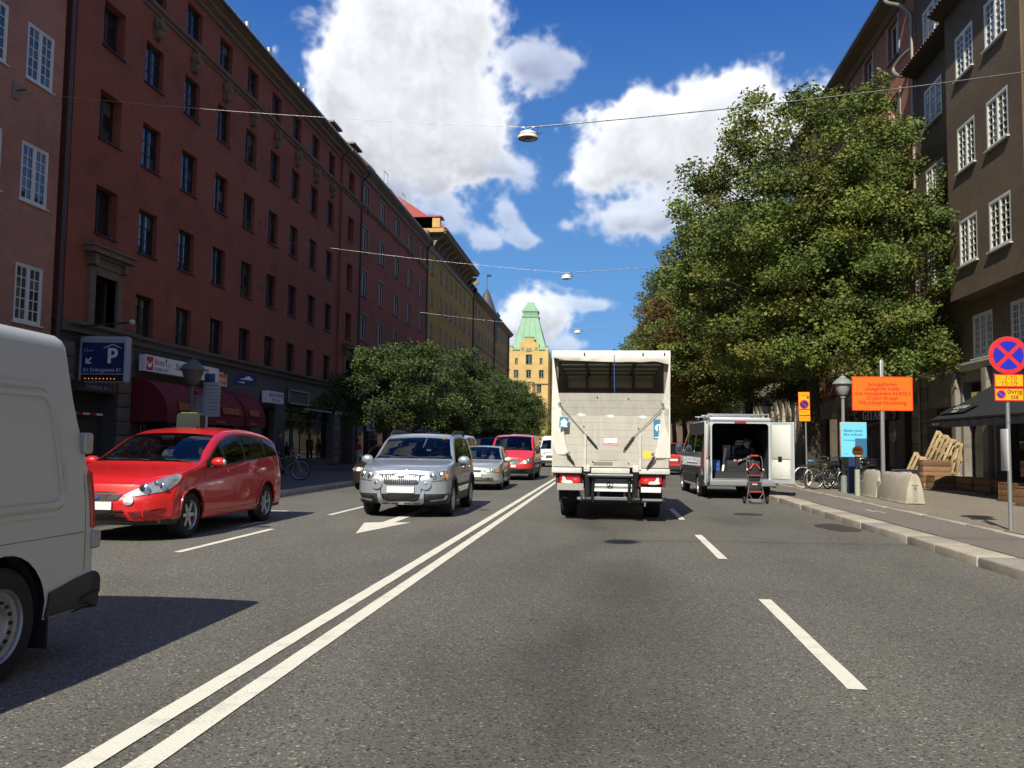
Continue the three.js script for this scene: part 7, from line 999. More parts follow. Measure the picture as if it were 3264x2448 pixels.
// ---- parked silver van, rear doors open
{
  seed(88); const L = 5.4, z0 = L / 2, S = {
    L, hw: 1.02, y0: 0.32, R: 0.34, tw: 0.22, arch: 0.41, axles: [z0 - 0.95, -z0 + 1.1], rim: 'steel', rc: 0.13, crown: 0.03, tumble: 0.17, cf: [0.14, 0.26], cr: [0.0, 0.05], wsCurve: 0.1, lowTrim: 0.62, openTail: true, trimM: mat([0.03, 0.03, 0.032], 0.6),
    top: [[z0, 0.95], [z0 - 0.25, 1.05], [z0 - 0.7, 1.22], [z0 - 1.5, 1.95], [z0 - 1.9, 2.2], [z0 - 2.4, 2.25], [-z0, 2.25]], belt: [[z0, 0.9], [z0 - 0.7, 1.15], [z0 - 1.2, 1.28], [-z0, 1.3]], plan: [[z0, 0.96], [z0 - 0.7, 1], [-z0 + 0.5, 1], [-z0, 0.985]], lp: [[0, 0.97], [0.2, 0.99], [0.5, 1], [1, 0.985]], nose: y => -0.1 * sst(0.6, 1.0, y), tail: y => 0, glass: { ws: [z0 - 0.75, z0 - 1.55], rear: null, side: [[z0 - 1.1, z0 - 1.95], [z0 - 2.2, z0 - 3.5], [z0 - 3.7, -z0 + 0.35]], dark: 1 }, cabin: null,
  };
  const silver = paint([0.33, 0.35, 0.36], { metalness: 0.7, roughness: 0.3 }), C = car('parked_van', 'dark silver delivery van parked with its rear doors open', 'van', 3.545, -24.9 - z0, Math.PI + 0.05, S, silver), t = C.root, zr = -z0, bright = paint([0.62, 0.66, 0.68], { metalness: 0.4 });
  // in its own axes the rear is at -z; x is mirrored against the street
  const frame = ext([[-0.97, 0.42], [0.97, 0.42], [0.99, 1.2], [0.9, 1.9], [0.82, 2.2], [-0.82, 2.2], [-0.9, 1.9], [-0.99, 1.2]], 0.08, 0, [roundPts(-0.78, 0.78, 0.5, 2.1, 0.1).reverse()]).translate(0, 0, zr - 0.02); obj('rear_frame', creased(frame), bright, t); const fr = t.children.at(-1);
  obj('high_brake_lamp', rbx(-0.16, 0.16, 2.12, 2.18, zr - 0.05, zr - 0.02, 0.012), redLens, fr);
  obj('roof_edge', creased(rbx(-0.84, 0.84, 2.16, 2.27, zr - 0.06, zr + 0.15, 0.04)), bright, fr);
  for (const s of [1, -1]) C.side('tail_lamp', roundPts(zr + 0.005, zr + 0.09, 0.85, 1.45, 0.02), s, redLens, 0.012, 0.02);
  obj('rear_bumper', [creased(rbx(-1.0, 1.0, 0.36, 0.54, zr - 0.12, zr + 0.12, 0.04))], mat([0.2, 0.21, 0.22], 0.5), t); obj('step_plate', rbx(-0.76, 0.76, 0.54, 0.57, zr - 0.08, zr + 0.2, 0.01), MT.steel, t);
  obj('cargo_lining', [bx(-0.93, -0.9, 0.55, 2.15, zr + 0.08, zr + 3.3), bx(0.9, 0.93, 0.55, 2.15, zr + 0.08, zr + 3.3), bx(-0.93, 0.93, 0.5, 0.56, zr, zr + 3.3), bx(-0.93, 0.93, 2.12, 2.15, zr + 0.08, zr + 3.3), bx(-0.93, 0.93, 0.55, 2.15, zr + 3.25, zr + 3.3)], mat([0.03, 0.03, 0.033], 0.85), t);
  const door = (hx, ang, s) => { const g = new THREE.Group(); g.position.set(hx, 0, zr - 0.02); g.rotation.y = ang; g.name = 'rear_door'; t.add(g); const d = obj('door_shell', creased(rbx(0, s * 0.78, 0.45, 2.14, 0.0, 0.05, 0.03)), bright, g); obj('inner_panel', [creased(rbx(s * 0.09, s * 0.68, 1.13, 2.06, -0.02, 0.0, 0.04)), creased(rbx(s * 0.07, s * 0.66, 0.58, 1.1, -0.02, 0.0, 0.02))], mat([0.66, 0.67, 0.60], 0.6), g); obj('latch', creased(rbx(s * 0.3, s * 0.42, 1.06, 1.2, -0.045, -0.015, 0.03)), MT.black, g); obj('screws', [[0.1, 0.68], [0.36, 0.68], [0.62, 0.68], [0.1, 1.06], [0.62, 1.06], [0.64, 0.85]].map(([x, y]) => new THREE.SphereGeometry(0.01, 6, 5).translate(s * x, y, -0.022)), MT.iron, g); return g; };
  door(-0.8, -0.85, -1); door(0.84, 1.28, 1);
  for (const z of [zr + 0.35, zr + 1.4, zr + 2.6]) obj('roof_bar', [rod([-0.85, 2.36, z], [0.85, 2.36, z], 0.025), cyl(0.02, 0.02, 0.1, -0.75, 2.25, z), cyl(0.02, 0.02, 0.1, 0.75, 2.25, z)], MT.steel, t);
  for (const s of [1, -1]) { C.side('rub_strip', rectPts(zr + 0.5, z0 - 1.2, 0.66, 0.86), s, MT.plastic, 0.012, 0.01); obj('side_step', rod([s * 1.0, 0.33, zr + 1.7], [s * 1.0, 0.33, z0 - 1.6], 0.035), MT.galv, t); const m = C.mirror(z0 - 1.25, 1.35, s, MT.plastic, 0.24, 0.38); obj('door_seam', [C.seam([z0 - 2.05, 0.5], [z0 - 2.05, 2.0], s), C.hseam(zr + 0.3, z0 - 1.2, 1.22, s), C.seam([z0 - 3.6, 0.5], [z0 - 3.6, 2.05], s)], MT.black, C.body); }
  obj('tow_bar', [bar([-0.55, 0.42, zr + 0.05], [0.55, 0.42, zr + 0.05], 0.06, 0.06), rbx(-0.12, 0.12, 0.38, 0.48, zr - 0.1, zr + 0.02, 0.02)], mat([0.16, 0.13, 0.09], 0.7), t);
  // the load: every piece its own
  const ld = (n, lab, cat, g, m) => { const o = thing(n, lab, cat, 3.63, 0, -25.85); obj('body', Array.isArray(g) ? g.map(metreUV) : g, m, o); return o; };
  ld('blue_crate', 'blue plastic crate inside the parked van by its left door', 'crate', [rbx(-0.72, -0.36, 0.56, 1.08, -0.15, -0.6, 0.02), ...[0.62, 0.75, 0.88, 1.0].map(y => bx(-0.7, -0.38, y, y + 0.02, -0.13, -0.15))], mat([0.02, 0.09, 0.3], 0.5));
  const pg = ld('panel_stack', 'tall grey ribbed panels standing upright in the parked van', 'panels', [], MT.dark); pg.children[0].geometry = bx(-0.24, -0.02, 0.57, 0.6, -0.5, -0.6); for (let i = 0; i < 5; i++) obj('panel', rbx(-0.24 + i * 0.045, -0.2 + i * 0.045, 0.58, 1.5, -0.5, -0.62, 0.01), mat([0.34, 0.35, 0.36], 0.5), pg); for (let i = 0; i < 5; i++) obj('panel', rbx(0.04 + i * 0.05, 0.085 + i * 0.05, 0.9, 1.48, -0.6, -0.7, 0.01), mat([0.3, 0.31, 0.32], 0.5), pg);
  const wb = ld('white_profiles', 'pale boxed profiles lying on the panels inside the van', 'box', rbx(0.12, 0.58, 1.5, 1.57, -0.5, -0.9, 0.015), mat([0.5, 0.5, 0.48], 0.6)); obj('upper_box', rbx(0.15, 0.6, 1.585, 1.65, -0.5, -0.9, 0.015), mat([0.46, 0.46, 0.45], 0.6), wb);
  ld('white_board', 'short white board leaning low beside the blue crate', 'board', bx(-0.03, 0.03, 0, 0.85, -0.02, 0.02).rotateZ(-0.12).translate(-0.29, 0.57, -0.3), MT.white);
  ld('black_bag', 'large black equipment bag on the van floor', 'bag', [creased(rb(0.62, 0.5, 0.4, 0.1, 0.1, 0.82, -0.25, 4)), rb(0.3, 0.012, 0.01, 0.004, -0.02, 0.86, -0.045), tube([[-0.1, 1.05, -0.25], [0.0, 1.2, -0.25], [0.2, 1.2, -0.25], [0.3, 1.05, -0.25]], 0.015)], mat([0.018, 0.018, 0.02], 0.8)); ld('black_bag', 'smaller black bag piled on top of the larger bag', 'bag', creased(rb(0.5, 0.28, 0.35, 0.1, 0.35, 1.3, -0.4, 4)), mat([0.014, 0.014, 0.016], 0.85));
}
// ---- hand truck with a black tool case strapped on, behind the parked van
{
  const t = thing('hand_truck', 'folding hand truck with red grips standing behind the parked van', 'hand truck', 3.78, 0, -23.0, 0.12), gm = mat([0.16, 0.17, 0.18], 0.4, { metalness: 0.5 }), rg = mat([0.55, 0.03, 0.02], 0.5);
  for (const s of [-1, 1]) { obj('frame_tube', tube([[s * 0.14, 1.22, -0.1], [s * 0.19, 1.16, -0.1], [s * 0.19, 0.75, -0.06], [s * 0.16, 0.5, -0.03], [s * 0.2, 0.28, 0], [s * 0.22, 0.1, 0.0]], 0.014, 30, 8), gm, t); const w = obj('wheel', creased(new THREE.TorusGeometry(0.06, 0.032, 10, 24).rotateY(Math.PI / 2)), MT.rubber, t); w.position.set(s * 0.29, 0.095, 0.0); obj('hub', cyl(0.045, 0.045, 0.03, 0, -0.015, 0, 16).rotateZ(Math.PI / 2), rg, w); obj('lower_strut', rod([s * 0.2, 0.3, 0], [s * 0.08, 0.1, 0.02], 0.01), gm, t); obj('grip', rod([s * 0.03, 1.02, -0.06], [s * 0.13, 0.88, -0.04], 0.022), rg, t); obj('clamp', new THREE.SphereGeometry(0.045, 12, 8).translate(s * 0.21, 0.86, -0.02), MT.steel, t); }
  obj('top_grip', rod([-0.1, 1.22, -0.1], [0.1, 1.22, -0.1], 0.024), rg, t); obj('cross_bar', rod([-0.16, 0.72, -0.03], [0.16, 0.72, -0.03], 0.013), rg, t); obj('lower_bar', rod([-0.18, 0.3, 0.02], [0.18, 0.3, 0.02], 0.016), rg, t); obj('axle', rod([-0.29, 0.1, 0], [0.29, 0.1, 0], 0.012), gm, t); obj('toe_plate', [rbx(-0.14, 0.14, 0.045, 0.07, 0.02, 0.2, 0.01), rbx(-0.14, 0.14, 0.05, 0.12, 0.01, 0.03, 0.01)], MT.steel, t);
  const c = thing('tool_case', 'black tool case with small red label strapped to the hand truck', 'case', 3.78, 0, -23.0, 0.12); obj('case', creased(rb(0.3, 0.52, 0.16, 0.03, 0, 0.82, -0.16)), mat([0.016, 0.016, 0.018], 0.6), c); obj('lower_case', creased(rb(0.32, 0.26, 0.18, 0.03, 0, 0.42, -0.14)), mat([0.02, 0.02, 0.022], 0.6), c); obj('label', bx(-0.07, 0.06, 0.47, 0.53, -0.05, -0.048), rg, c); obj('label_strip', bx(-0.07, 0.06, 0.485, 0.5, -0.047, -0.046), MT.white, c);
}
// ---------------------------------------------------------------- people: one skin over a jointed skeleton
function figure(bones, cell, colors) {
  const lo = V3(1e9, 1e9, 1e9), hi = V3(-1e9, -1e9, -1e9);
  for (const [a, b, ra, rb_] of bones) for (const [p, r] of [[a, ra], [b, rb_]]) { lo.min(V3(p[0] - r, p[1] - r, p[2] - r)); hi.max(V3(p[0] + r, p[1] + r, p[2] + r)); }
  const ctr = lo.clone().add(hi).multiplyScalar(0.5), size = Math.max(hi.x - lo.x, hi.y - lo.y, hi.z - lo.z) * 1.12, n = Math.min(120, Math.ceil(size / cell)), mc = new MarchingCubes(n, undefined, false, false, 120000), hs = size / 2;
  const d = (p, s) => { const [a, b, ra, r2] = s, bx_ = b[0] - a[0], by = b[1] - a[1], bz = b[2] - a[2], px = p[0] - a[0], py = p[1] - a[1], pz = p[2] - a[2], t = clamp((px * bx_ + py * by + pz * bz) / (bx_ * bx_ + by * by + bz * bz + 1e-9)); return Math.hypot(px - bx_ * t, py - by * t, pz - bz * t) - lerp(ra, r2, t); };
  for (let z = 0; z < n; z++) for (let y = 0; y < n; y++) for (let x = 0; x < n; x++) { const p = [ctr.x + (x / (n / 2) - 1) * hs, ctr.y + (y / (n / 2) - 1) * hs, ctr.z + (z / (n / 2) - 1) * hs]; let v = 9; for (const s of bones) { const q = d(p, s), k = s[5] ?? 0.025, h = clamp(0.5 + 0.5 * (v - q) / k); v = lerp(v, q, h) - k * h * (1 - h); } mc.field[x + y * n + z * n * n] = -v; }
  mc.isolation = 0; mc.update(); const c = mc.count, P = new Float32Array(c * 3), N = mc.normalArray.slice(0, c * 3), C = new Float32Array(c * 3);
  for (let i = 0; i < c; i++) { const p = [0, 1, 2].map(k => mc.positionArray[i * 3 + k] * hs + [ctr.x, ctr.y, ctr.z][k]); P.set(p, i * 3); let bi = 0, bd = 1e9; bones.forEach((s, k) => { const q = d(p, s); if (q < bd) { bd = q; bi = k; } }); C.set(colors[bones[bi][4]], i * 3); }
  const g = new THREE.BufferGeometry(); g.setAttribute('position', new THREE.BufferAttribute(P, 3)); g.setAttribute('normal', new THREE.BufferAttribute(N, 3)); g.setAttribute('color', new THREE.BufferAttribute(C, 3)); return g;
}
const skinM = mat([1, 1, 1], 0.75, { vertexColors: true }), SK = [0.42, 0.26, 0.19];
const headBones = (x, y, z, f = 1, hair = 'hair') => [[[x, y, z - 0.005 * f], [x, y + 0.05, z - 0.015 * f], 0.078, 0.085, 'skin'], [[x, y - 0.055, z + 0.035 * f], [x, y - 0.03, z + 0.03 * f], 0.045, 0.05, 'skin'], [[x, y - 0.01, z + 0.085 * f], [x, y + 0.03, z + 0.075 * f], 0.014, 0.01, 'skin', 0.012], [[x, y + 0.05, z - 0.04 * f], [x, y + 0.07, z + 0.005 * f], 0.09, 0.085, hair], [[x - 0.085, y, z - 0.01], [x - 0.085, y + 0.025, z - 0.01], 0.014, 0.016, 'skin', 0.01], [[x + 0.085, y, z - 0.01], [x + 0.085, y + 0.025, z - 0.01], 0.014, 0.016, 'skin', 0.01], [[x, y - 0.13, z - 0.02 * f], [x, y - 0.05, z - 0.01 * f], 0.052, 0.052, 'skin']];
const handBones = (w, dir, up) => { const B = [], o = V3(...w), d = V3(...dir).normalize(), u = V3(...up).normalize(), s = d.clone().cross(u); const at = (a, b, c) => { const p = o.clone().addScaledVector(d, a).addScaledVector(s, b).addScaledVector(u, c); return [p.x, p.y, p.z]; }; B.push([at(0, 0, 0), at(0.06, 0, 0), 0.026, 0.03, 'skin', 0.012]); [[-0.03, 0.055], [-0.01, 0.065], [0.01, 0.062], [0.028, 0.05]].forEach(([b, l]) => { B.push([at(0.07, b, 0), at(0.07 + l * 0.55, b, -0.012), 0.0095, 0.009, 'skin', 0.006], [at(0.07 + l * 0.55, b, -0.012), at(0.07 + l * 0.7, b, -0.04), 0.009, 0.008, 'skin', 0.006]); }); B.push([at(0.015, -0.03, 0), at(0.055, -0.055, -0.015), 0.012, 0.01, 'skin', 0.008]); return B; };
// seated driver: seat point at the origin, facing +z
function driverGeo(col) {
  const B = [[[0, 0.06, 0], [0, 0.2, -0.06], 0.15, 0.14, 'top'], [[0, 0.2, -0.06], [0, 0.44, -0.12], 0.14, 0.15, 'top'], [[-0.12, 0.48, -0.12], [0.12, 0.48, -0.12], 0.075, 0.075, 'top'], ...headBones(0, 0.70, -0.08)];
  for (const s of [-1, 1]) { B.push([[s * 0.17, 0.47, -0.11], [s * 0.24, 0.27, 0.04], 0.06, 0.05, 'top'], [[s * 0.24, 0.27, 0.04], [s * 0.17, 0.40, 0.30], 0.046, 0.034, 'top'], ...handBones([s * 0.165, 0.405, 0.32], [0, 0.35, 1], [0, 1, -0.35]), [[s * 0.09, 0.05, 0], [s * 0.12, 0.08, 0.42], 0.085, 0.065, 'leg'], [[s * 0.12, 0.08, 0.42], [s * 0.12, -0.25, 0.55], 0.06, 0.045, 'leg']); }
  return figure(B, 0.012, col);
}
const walker = (h, col, stride = 0.14, lean = 0) => { const k = h / 1.72, B = [[[0, 0.98, 0], [0, 1.2, lean * 0.3], 0.125, 0.12, 'top'], [[0, 1.2, lean * 0.3], [0, 1.38, lean * 0.6], 0.13, 0.115, 'top'], [[-0.13, 1.42, lean * 0.6], [0.13, 1.42, lean * 0.6], 0.062, 0.062, 'top'], [[-0.06, 0.93, 0], [0.06, 0.93, 0], 0.12, 0.12, 'leg'], ...headBones(0, 1.63, lean * 0.8 + 0.01)];
  for (const s of [-1, 1]) { B.push([[s * 0.09, 0.9, 0], [s * 0.1, 0.49, s * stride * 0.6], 0.088, 0.062, 'leg'], [[s * 0.1, 0.49, s * stride * 0.6], [s * 0.1, 0.09, s * stride - 0.04], 0.058, 0.042, 'leg'], [[s * 0.1, 0.045, s * stride - 0.06], [s * 0.11, 0.035, s * stride + 0.12], 0.042, 0.032, 'shoe'], [[s * 0.17, 1.40, lean * 0.6], [s * 0.21, 1.12, -s * 0.06], 0.055, 0.045, 'top'], [[s * 0.21, 1.12, -s * 0.06], [s * 0.2, 0.88, -s * 0.1 + 0.05], 0.042, 0.034, 'top'], ...handBones([s * 0.2, 0.87, -s * 0.1 + 0.055], [0, -1, 0.15], [s * 0.9, 0, 0.3])); }
  const g = figure(B, 0.0135, col); g.scale(k, k, k); return g; };
{
  const dk = { skin: SK, hair: [0.05, 0.03, 0.02], top: [0.035, 0.035, 0.04], leg: [0.02, 0.022, 0.03], shoe: [0.015, 0.015, 0.015] };
  const D1 = driverGeo(dk), D2 = driverGeo({ ...dk, top: [0.10, 0.11, 0.10] });
  const sit = (label, g, x, y, z) => { const p = tag(obj('person', g, skinM), label, 'person', 'drivers at the wheel'); p.position.set(x, y, z); };
  sit('driver in dark top at the wheel of the red taxi', D1, -7.0 + 0.38, 0.56, -13.7); sit('driver in grey top at the wheel of the silver off-roader', D2, -3.94 + 0.38, 0.66, -18.45); sit('passenger beside the driver of the silver off-roader', D1, -3.94 - 0.38, 0.66, -18.5);
  sit('driver in dark top at the wheel of the pale saloon', D1, -4.2 + 0.37, 0.45, -29.1); sit('driver at the wheel of the red delivery van', D1, -3.93 + 0.38, 0.78, -37.55 + 0.45);
  const put = (label, g, x, y, z, t) => { const p = tag(obj('person', g, skinM), label, 'person', 'people on the left pavement'); p.position.set(x, y, z); p.rotation.y = t; };
  put('person in pink jacket and white trousers walking on the left pavement', walker(1.5, { ...dk, top: [0.38, 0.02, 0.08], leg: [0.5, 0.5, 0.48] }), -15.0, 0.13, -51.6, 2.9);
  const W1 = walker(1.75, dk); put('person in black walking beside the pink jacket', W1, -14.2, 0.13, -52.2, 3.1); put('dark dressed person at the hairdresser door', W1, -14.9, 0.13, -38.6, 1.2);
  put('person in dark red top farther along the left pavement', walker(1.3, { ...dk, top: [0.2, 0.02, 0.03] }), -13.2, 0.13, -51.0, 0.3);
  // person crouching inside the parked van
  const B = [[[0, 0.48, -0.05], [0, 0.68, 0.06], 0.13, 0.125, 'top'], [[0, 0.68, 0.06], [0, 0.8, 0.16], 0.13, 0.11, 'top'], [[-0.13, 0.82, 0.17], [0.13, 0.82, 0.17], 0.06, 0.06, 'top'], ...headBones(0, 1.0, 0.27)];
  for (const s of [-1, 1]) B.push([[s * 0.1, 0.45, -0.05], [s * 0.15, 0.5, 0.36], 0.085, 0.065, 'leg'], [[s * 0.15, 0.5, 0.36], [s * 0.13, 0.1, 0.12], 0.058, 0.042, 'leg'], [[s * 0.13, 0.045, 0.08], [s * 0.14, 0.035, 0.27], 0.042, 0.034, 'shoe'], [[s * 0.17, 0.8, 0.17], [s * 0.22, 0.58, 0.36], 0.052, 0.044, 'top'], [[s * 0.22, 0.58, 0.36], [s * 0.12, 0.5, 0.58], 0.04, 0.032, 'top'], ...handBones([s * 0.11, 0.5, 0.6], [-s * 0.3, -0.2, 1], [0, 1, 0.2]));
  const pc = tag(obj('person', figure(B, 0.012, { ...dk, top: [0.05, 0.05, 0.055], leg: [0.16, 0.17, 0.18], shoe: [0.4, 0.4, 0.36] }), skinM), 'person crouching among the load inside the parked van', 'person'); pc.position.set(4.25, 0.57, -26.3); pc.rotation.y = -0.9;
}
// ---------------------------------------------------------------- signs, barrier, lamps, wires, bicycles, terrace
const yellowS = '#f0a800', redS = '#c8281e', ffs = 'sans-serif';
function plate(par, name, w, h, draw, x, y, z, px = 420, ry = 0) { const o = obj(name, creased(rb(w, h, 0.012, 0.006)), MT.galv, par); o.position.set(x, y, z); o.rotation.y = ry; obj('print', sheet(roundPts(-w / 2, w / 2, -h / 2, h / 2, Math.min(0.025, h / 4))).translate(0, 0, 0.0085), (() => { const m = printMat(Math.round(w * px), Math.round(h * px), draw, 0.45); return m; })(), o); const u = o.children[0].geometry.attributes.uv, p = o.children[0].geometry.attributes.position; for (let i = 0; i < u.count; i++) u.setXY(i, p.getX(i) / w + 0.5, p.getY(i) / h + 0.5); return o; }
const bord = (g, w, h, c, lw) => { g.strokeStyle = c; g.lineWidth = lw; g.strokeRect(lw / 2 + 2, lw / 2 + 2, w - lw - 4, h - lw - 4); };
{
  // no-stopping sign
  const s = thing('no_stopping_sign', 'round blue and red no-stopping sign with two yellow plates on a grey post', 'sign', 6.42, 0.15, -14.85);
  obj('post', cyl(0.034, 0.03, 3.0, 0, 0, 0), MT.galv, s); obj('band', [cyl(0.037, 0.037, 0.02, 0, 1.72, 0)], mat([0.1, 0.15, 0.3], 0.5), s);
  const d = obj('disc', creased(cyl(0.305, 0.305, 0.012, 0, -0.006, 0, 48).rotateX(Math.PI / 2)), MT.galv, s); d.position.set(0.01, 2.81, 0.045);
  obj('red_face', new THREE.CircleGeometry(0.303, 48).translate(0, 0, 0.008), mat([0.62, 0.02, 0.025], 0.45), d); const blue = mat([0.008, 0.018, 0.42], 0.45);
  for (let k = 0; k < 4; k++) { const P = [], R = 0.232, h = 0.031, a0 = Math.asin(h / R); P.push([h * Math.SQRT2, 0]); for (let i = 0; i <= 14; i++) { const a = -Math.PI / 4 + a0 + (Math.PI / 2 - 2 * a0) * i / 14; P.push([R * Math.cos(a), R * Math.sin(a)]); } obj('blue_field', sheet(P).rotateZ(k * Math.PI / 2).translate(0, 0, 0.011), blue, d); }
  const yp = (draw) => (g, w, h) => { g.fillStyle = redS; g.fillRect(0, 0, w, h); g.fillStyle = yellowS; g.fillRect(7, 7, w - 14, h - 14); draw(g, w, h); };
  plate(s, 'time_plate', 0.45, 0.21, yp((g, w, h) => { txt(g, '7-10', w / 2 + 10, h * 0.3, 42, '#3a2a08', ffs, 'normal'); txt(g, '15-19', w / 2, h * 0.72, 42, '#3a2a08', ffs, 'normal'); }), 0.01, 2.40, 0.045);
  plate(s, 'time_plate', 0.45, 0.21, yp((g, w, h) => { g.fillStyle = redS; g.beginPath(); g.arc(42, h / 2, 30, 0, 6.3); g.fill(); g.fillStyle = '#1c2fae'; g.beginPath(); g.arc(42, h / 2, 23, 0, 6.3); g.fill(); g.strokeStyle = redS; g.lineWidth = 7; g.beginPath(); g.moveTo(26, h / 2 - 16); g.lineTo(58, h / 2 + 16); g.stroke(); txt(g, 'Övrig', w * 0.68, h * 0.3, 38, '#3a2a08', ffs, 'bold'); txt(g, 'tid', w * 0.68, h * 0.7, 38, '#3a2a08', ffs, 'bold'); }), 0.01, 2.175, 0.045);
  obj('turned_plate', creased(rbx(-0.075, -0.05, 0.95, 1.62, -0.12, 0.12, 0.006)), mat([0.5, 0.51, 0.5], 0.5), s);
  // orange diversion board set in the concrete block
  const o = thing('orange_board', 'orange road-works notice board on a square steel post', 'sign', 7.15, 0.15, -23.7, 0.03);
  obj('post', creased(rbx(-0.06, 0.03, 0.1, 3.62, -0.05, 0.04, 0.008)), MT.galv, o);
  const board = plate(o, 'board', 1.54, 0.89, (g, w, h) => { g.fillStyle = '#ff6c12'; g.fillRect(0, 0, w, h); bord(g, w, h, '#c52a10', 5); g.strokeStyle = '#ff8440'; g.lineWidth = 2; g.beginPath(); g.moveTo(0, h * 0.44); g.lineTo(w, h * 0.44); g.stroke(); ['Solnapåfarten', 'stängd för trafik', 'mot Essingeleden E4/E20 S', '27 juni-10 sept', 'Följ orange hänvisning'].forEach((t, i) => txt(g, t, w / 2, h * (0.23 + i * 0.135), 45, '#8f1408', ffs, 'bold', 'center', w * [0.48, 0.56, 0.92, 0.52, 0.78][i])); }, -0.02, 2.73, 0.05, 360);
  const bar1 = thing('concrete_barrier', 'long weathered concrete block with arched ends holding the orange board', 'barrier', 7.16, 0.15, -21.4, -0.015), conc = stone([0.47, 0.43, 0.335], 1.6);
  const arch = (y0, w = 0.21, h = 0.68) => { const P = []; for (let i = 0; i <= 20; i++) { const x = w * Math.cos(i / 20 * Math.PI), y = h * (1 - Math.abs(x / w) ** 2.5); P.push([x, Math.max(y0, y)]); } return P; };
  const seg = (z0, z1, h) => metreUV(creased(ext(arch(0.02, 0.21, h), z0 - z1, 0.015).translate(0, 0, z1), 0.6));
  obj('block', [seg(-0.03, -2.18, 0.7), seg(-2.48, -3.92, 0.7), metreUV(creased(rbx(-0.17, 0.17, 0.02, 0.46, -2.16, -2.5, 0.02)))], conc, bar1); obj('end_recess', [rbx(-0.055, 0.055, 0.06, 0.46, -0.03, -0.012, 0.004), rbx(-0.07, 0.07, 0.44, 0.47, -0.02, 0.0, 0.004)].map(metreUV), stone([0.36, 0.33, 0.26], 1), bar1); obj('anchor', cyl(0.012, 0.012, 0.02, 0, 0, 0).rotateX(Math.PI / 2).translate(0, 0.38, -0.005), MT.black, bar1);
  // pale post with dark upper part and orange disc
  const b = thing('pale_post', 'pale grey-green post with dark top and round orange sticker disc', 'post', 6.83, 0.15, -24.95); obj('sleeve', cyl(0.075, 0.07, 0.72, 0, 0, 0, 20), mat([0.32, 0.35, 0.28], 0.6), b); obj('core', cyl(0.045, 0.045, 0.6, 0, 0.7, -0.02), MT.iron, b);
  const od = obj('disc', creased(cyl(0.15, 0.15, 0.01, 0, -0.005, 0, 32).rotateX(Math.PI / 2)), MT.iron, b); od.position.set(0.01, 1.22, 0.04); const og = new THREE.CircleGeometry(0.148, 32).translate(0, 0, 0.007); obj('print', og, printMat(160, 160, (g, w, h) => { g.fillStyle = '#d98a2e'; g.fillRect(0, 0, w, h); g.strokeStyle = '#4d3315'; g.lineWidth = 12; g.beginPath(); g.arc(50, 62, 18, 3.2, 6.2); g.stroke(); g.beginPath(); g.arc(106, 62, 18, 3.2, 6.2); g.stroke(); g.fillStyle = '#4d3315'; g.fillRect(40, 58, 80, 16); txt(g, 'verkstaden', w / 2, 108, 26, '#8a5a20', ffs, 'bold', 'center', 130); }), od);
  // light blue advertising panel
  const a = thing('blue_poster_panel', 'light blue poster panel reading Mindre snack Mer verkstad beside the bicycles', 'sign', 7.1, 0.15, -26.3, 0.02); obj('leg', [bx(-0.16, 0.16, 0, 1.05, -0.06, 0.06)], mat([0.01, 0.03, 0.09], 0.5), a); obj('case', creased(rb(0.74, 1.02, 0.12, 0.02, 0, 1.55, -0.02)), mat([0.45, 0.4, 0.36], 0.6), a);
  obj('print', face(0.71, 0.99, 0.01, 1.55, 0.043), printMat(320, 446, (g, w, h) => { g.fillStyle = '#6cc9ee'; g.fillRect(0, 0, w, h); g.fillStyle = '#2a6790'; g.fillRect(w * 0.54, h * 0.46, w * 0.46, h * 0.54); txt(g, 'Mindre snack.', 28, h * 0.235, 46, '#12435f', 'serif', 'bold', 'left', 250); txt(g, 'Mer verkstad.', 28, h * 0.35, 46, '#12435f', 'serif', 'bold', 'left', 250); txt(g, 'Fler bärlingar.', 28, h * 0.515, 26, '#12435f', 'serif', 'bold', 'left', 150); txt(g, 'SVERIGE', 32, h * 0.91, 14, '#1f5f80', ffs, 'bold', 'left', 100); }), a);
  // yellow loading-zone sign
  const y = thing('loading_zone_sign', 'tall yellow loading zone sign stack on a leaning grey post', 'sign', 7.02, 0.15, -31.9); obj('post', cyl(0.03, 0.03, 3.2, 0, 0, 0), MT.galv, y); y.rotation.z = 0.012;
  plate(y, 'zone_plate', 0.4, 0.62, (g, w, h) => { g.fillStyle = '#c93a12'; g.fillRect(0, 0, w, h); g.fillStyle = yellowS; g.fillRect(5, 5, w - 10, h - 10); txt(g, 'Lastplats', w / 2, 34, 34, '#4a3508', ffs, 'normal', 'center', w - 26); g.fillStyle = redS; g.beginPath(); g.arc(w / 2, h * 0.72, 48, 0, 6.3); g.fill(); g.fillStyle = '#23228e'; g.beginPath(); g.arc(w / 2, h * 0.72, 39, 0, 6.3); g.fill(); g.strokeStyle = redS; g.lineWidth = 9; g.beginPath(); g.moveTo(w / 2 - 26, h * 0.72 - 26); g.lineTo(w / 2 + 26, h * 0.72 + 26); g.stroke(); }, -0.05, 2.98, 0.04, 300);
  plate(y, 'zone_plate', 0.4, 0.21, (g, w, h) => { g.fillStyle = '#c93a12'; g.fillRect(0, 0, w, h); g.fillStyle = yellowS; g.fillRect(5, 5, w - 10, h - 10); txt(g, '10-15', w * 0.42, h / 2, 30, '#4a3508', ffs, 'normal'); }, -0.045, 2.56, 0.04, 300); plate(y, 'zone_plate', 0.4, 0.2, (g, w, h) => { g.fillStyle = '#c93a12'; g.fillRect(0, 0, w, h); g.fillStyle = yellowS; g.fillRect(5, 5, w - 10, h - 10); txt(g, '0-20 m', w / 2, h / 2, 34, '#4a3508', ffs, 'normal'); }, -0.04, 2.345, 0.04, 300);
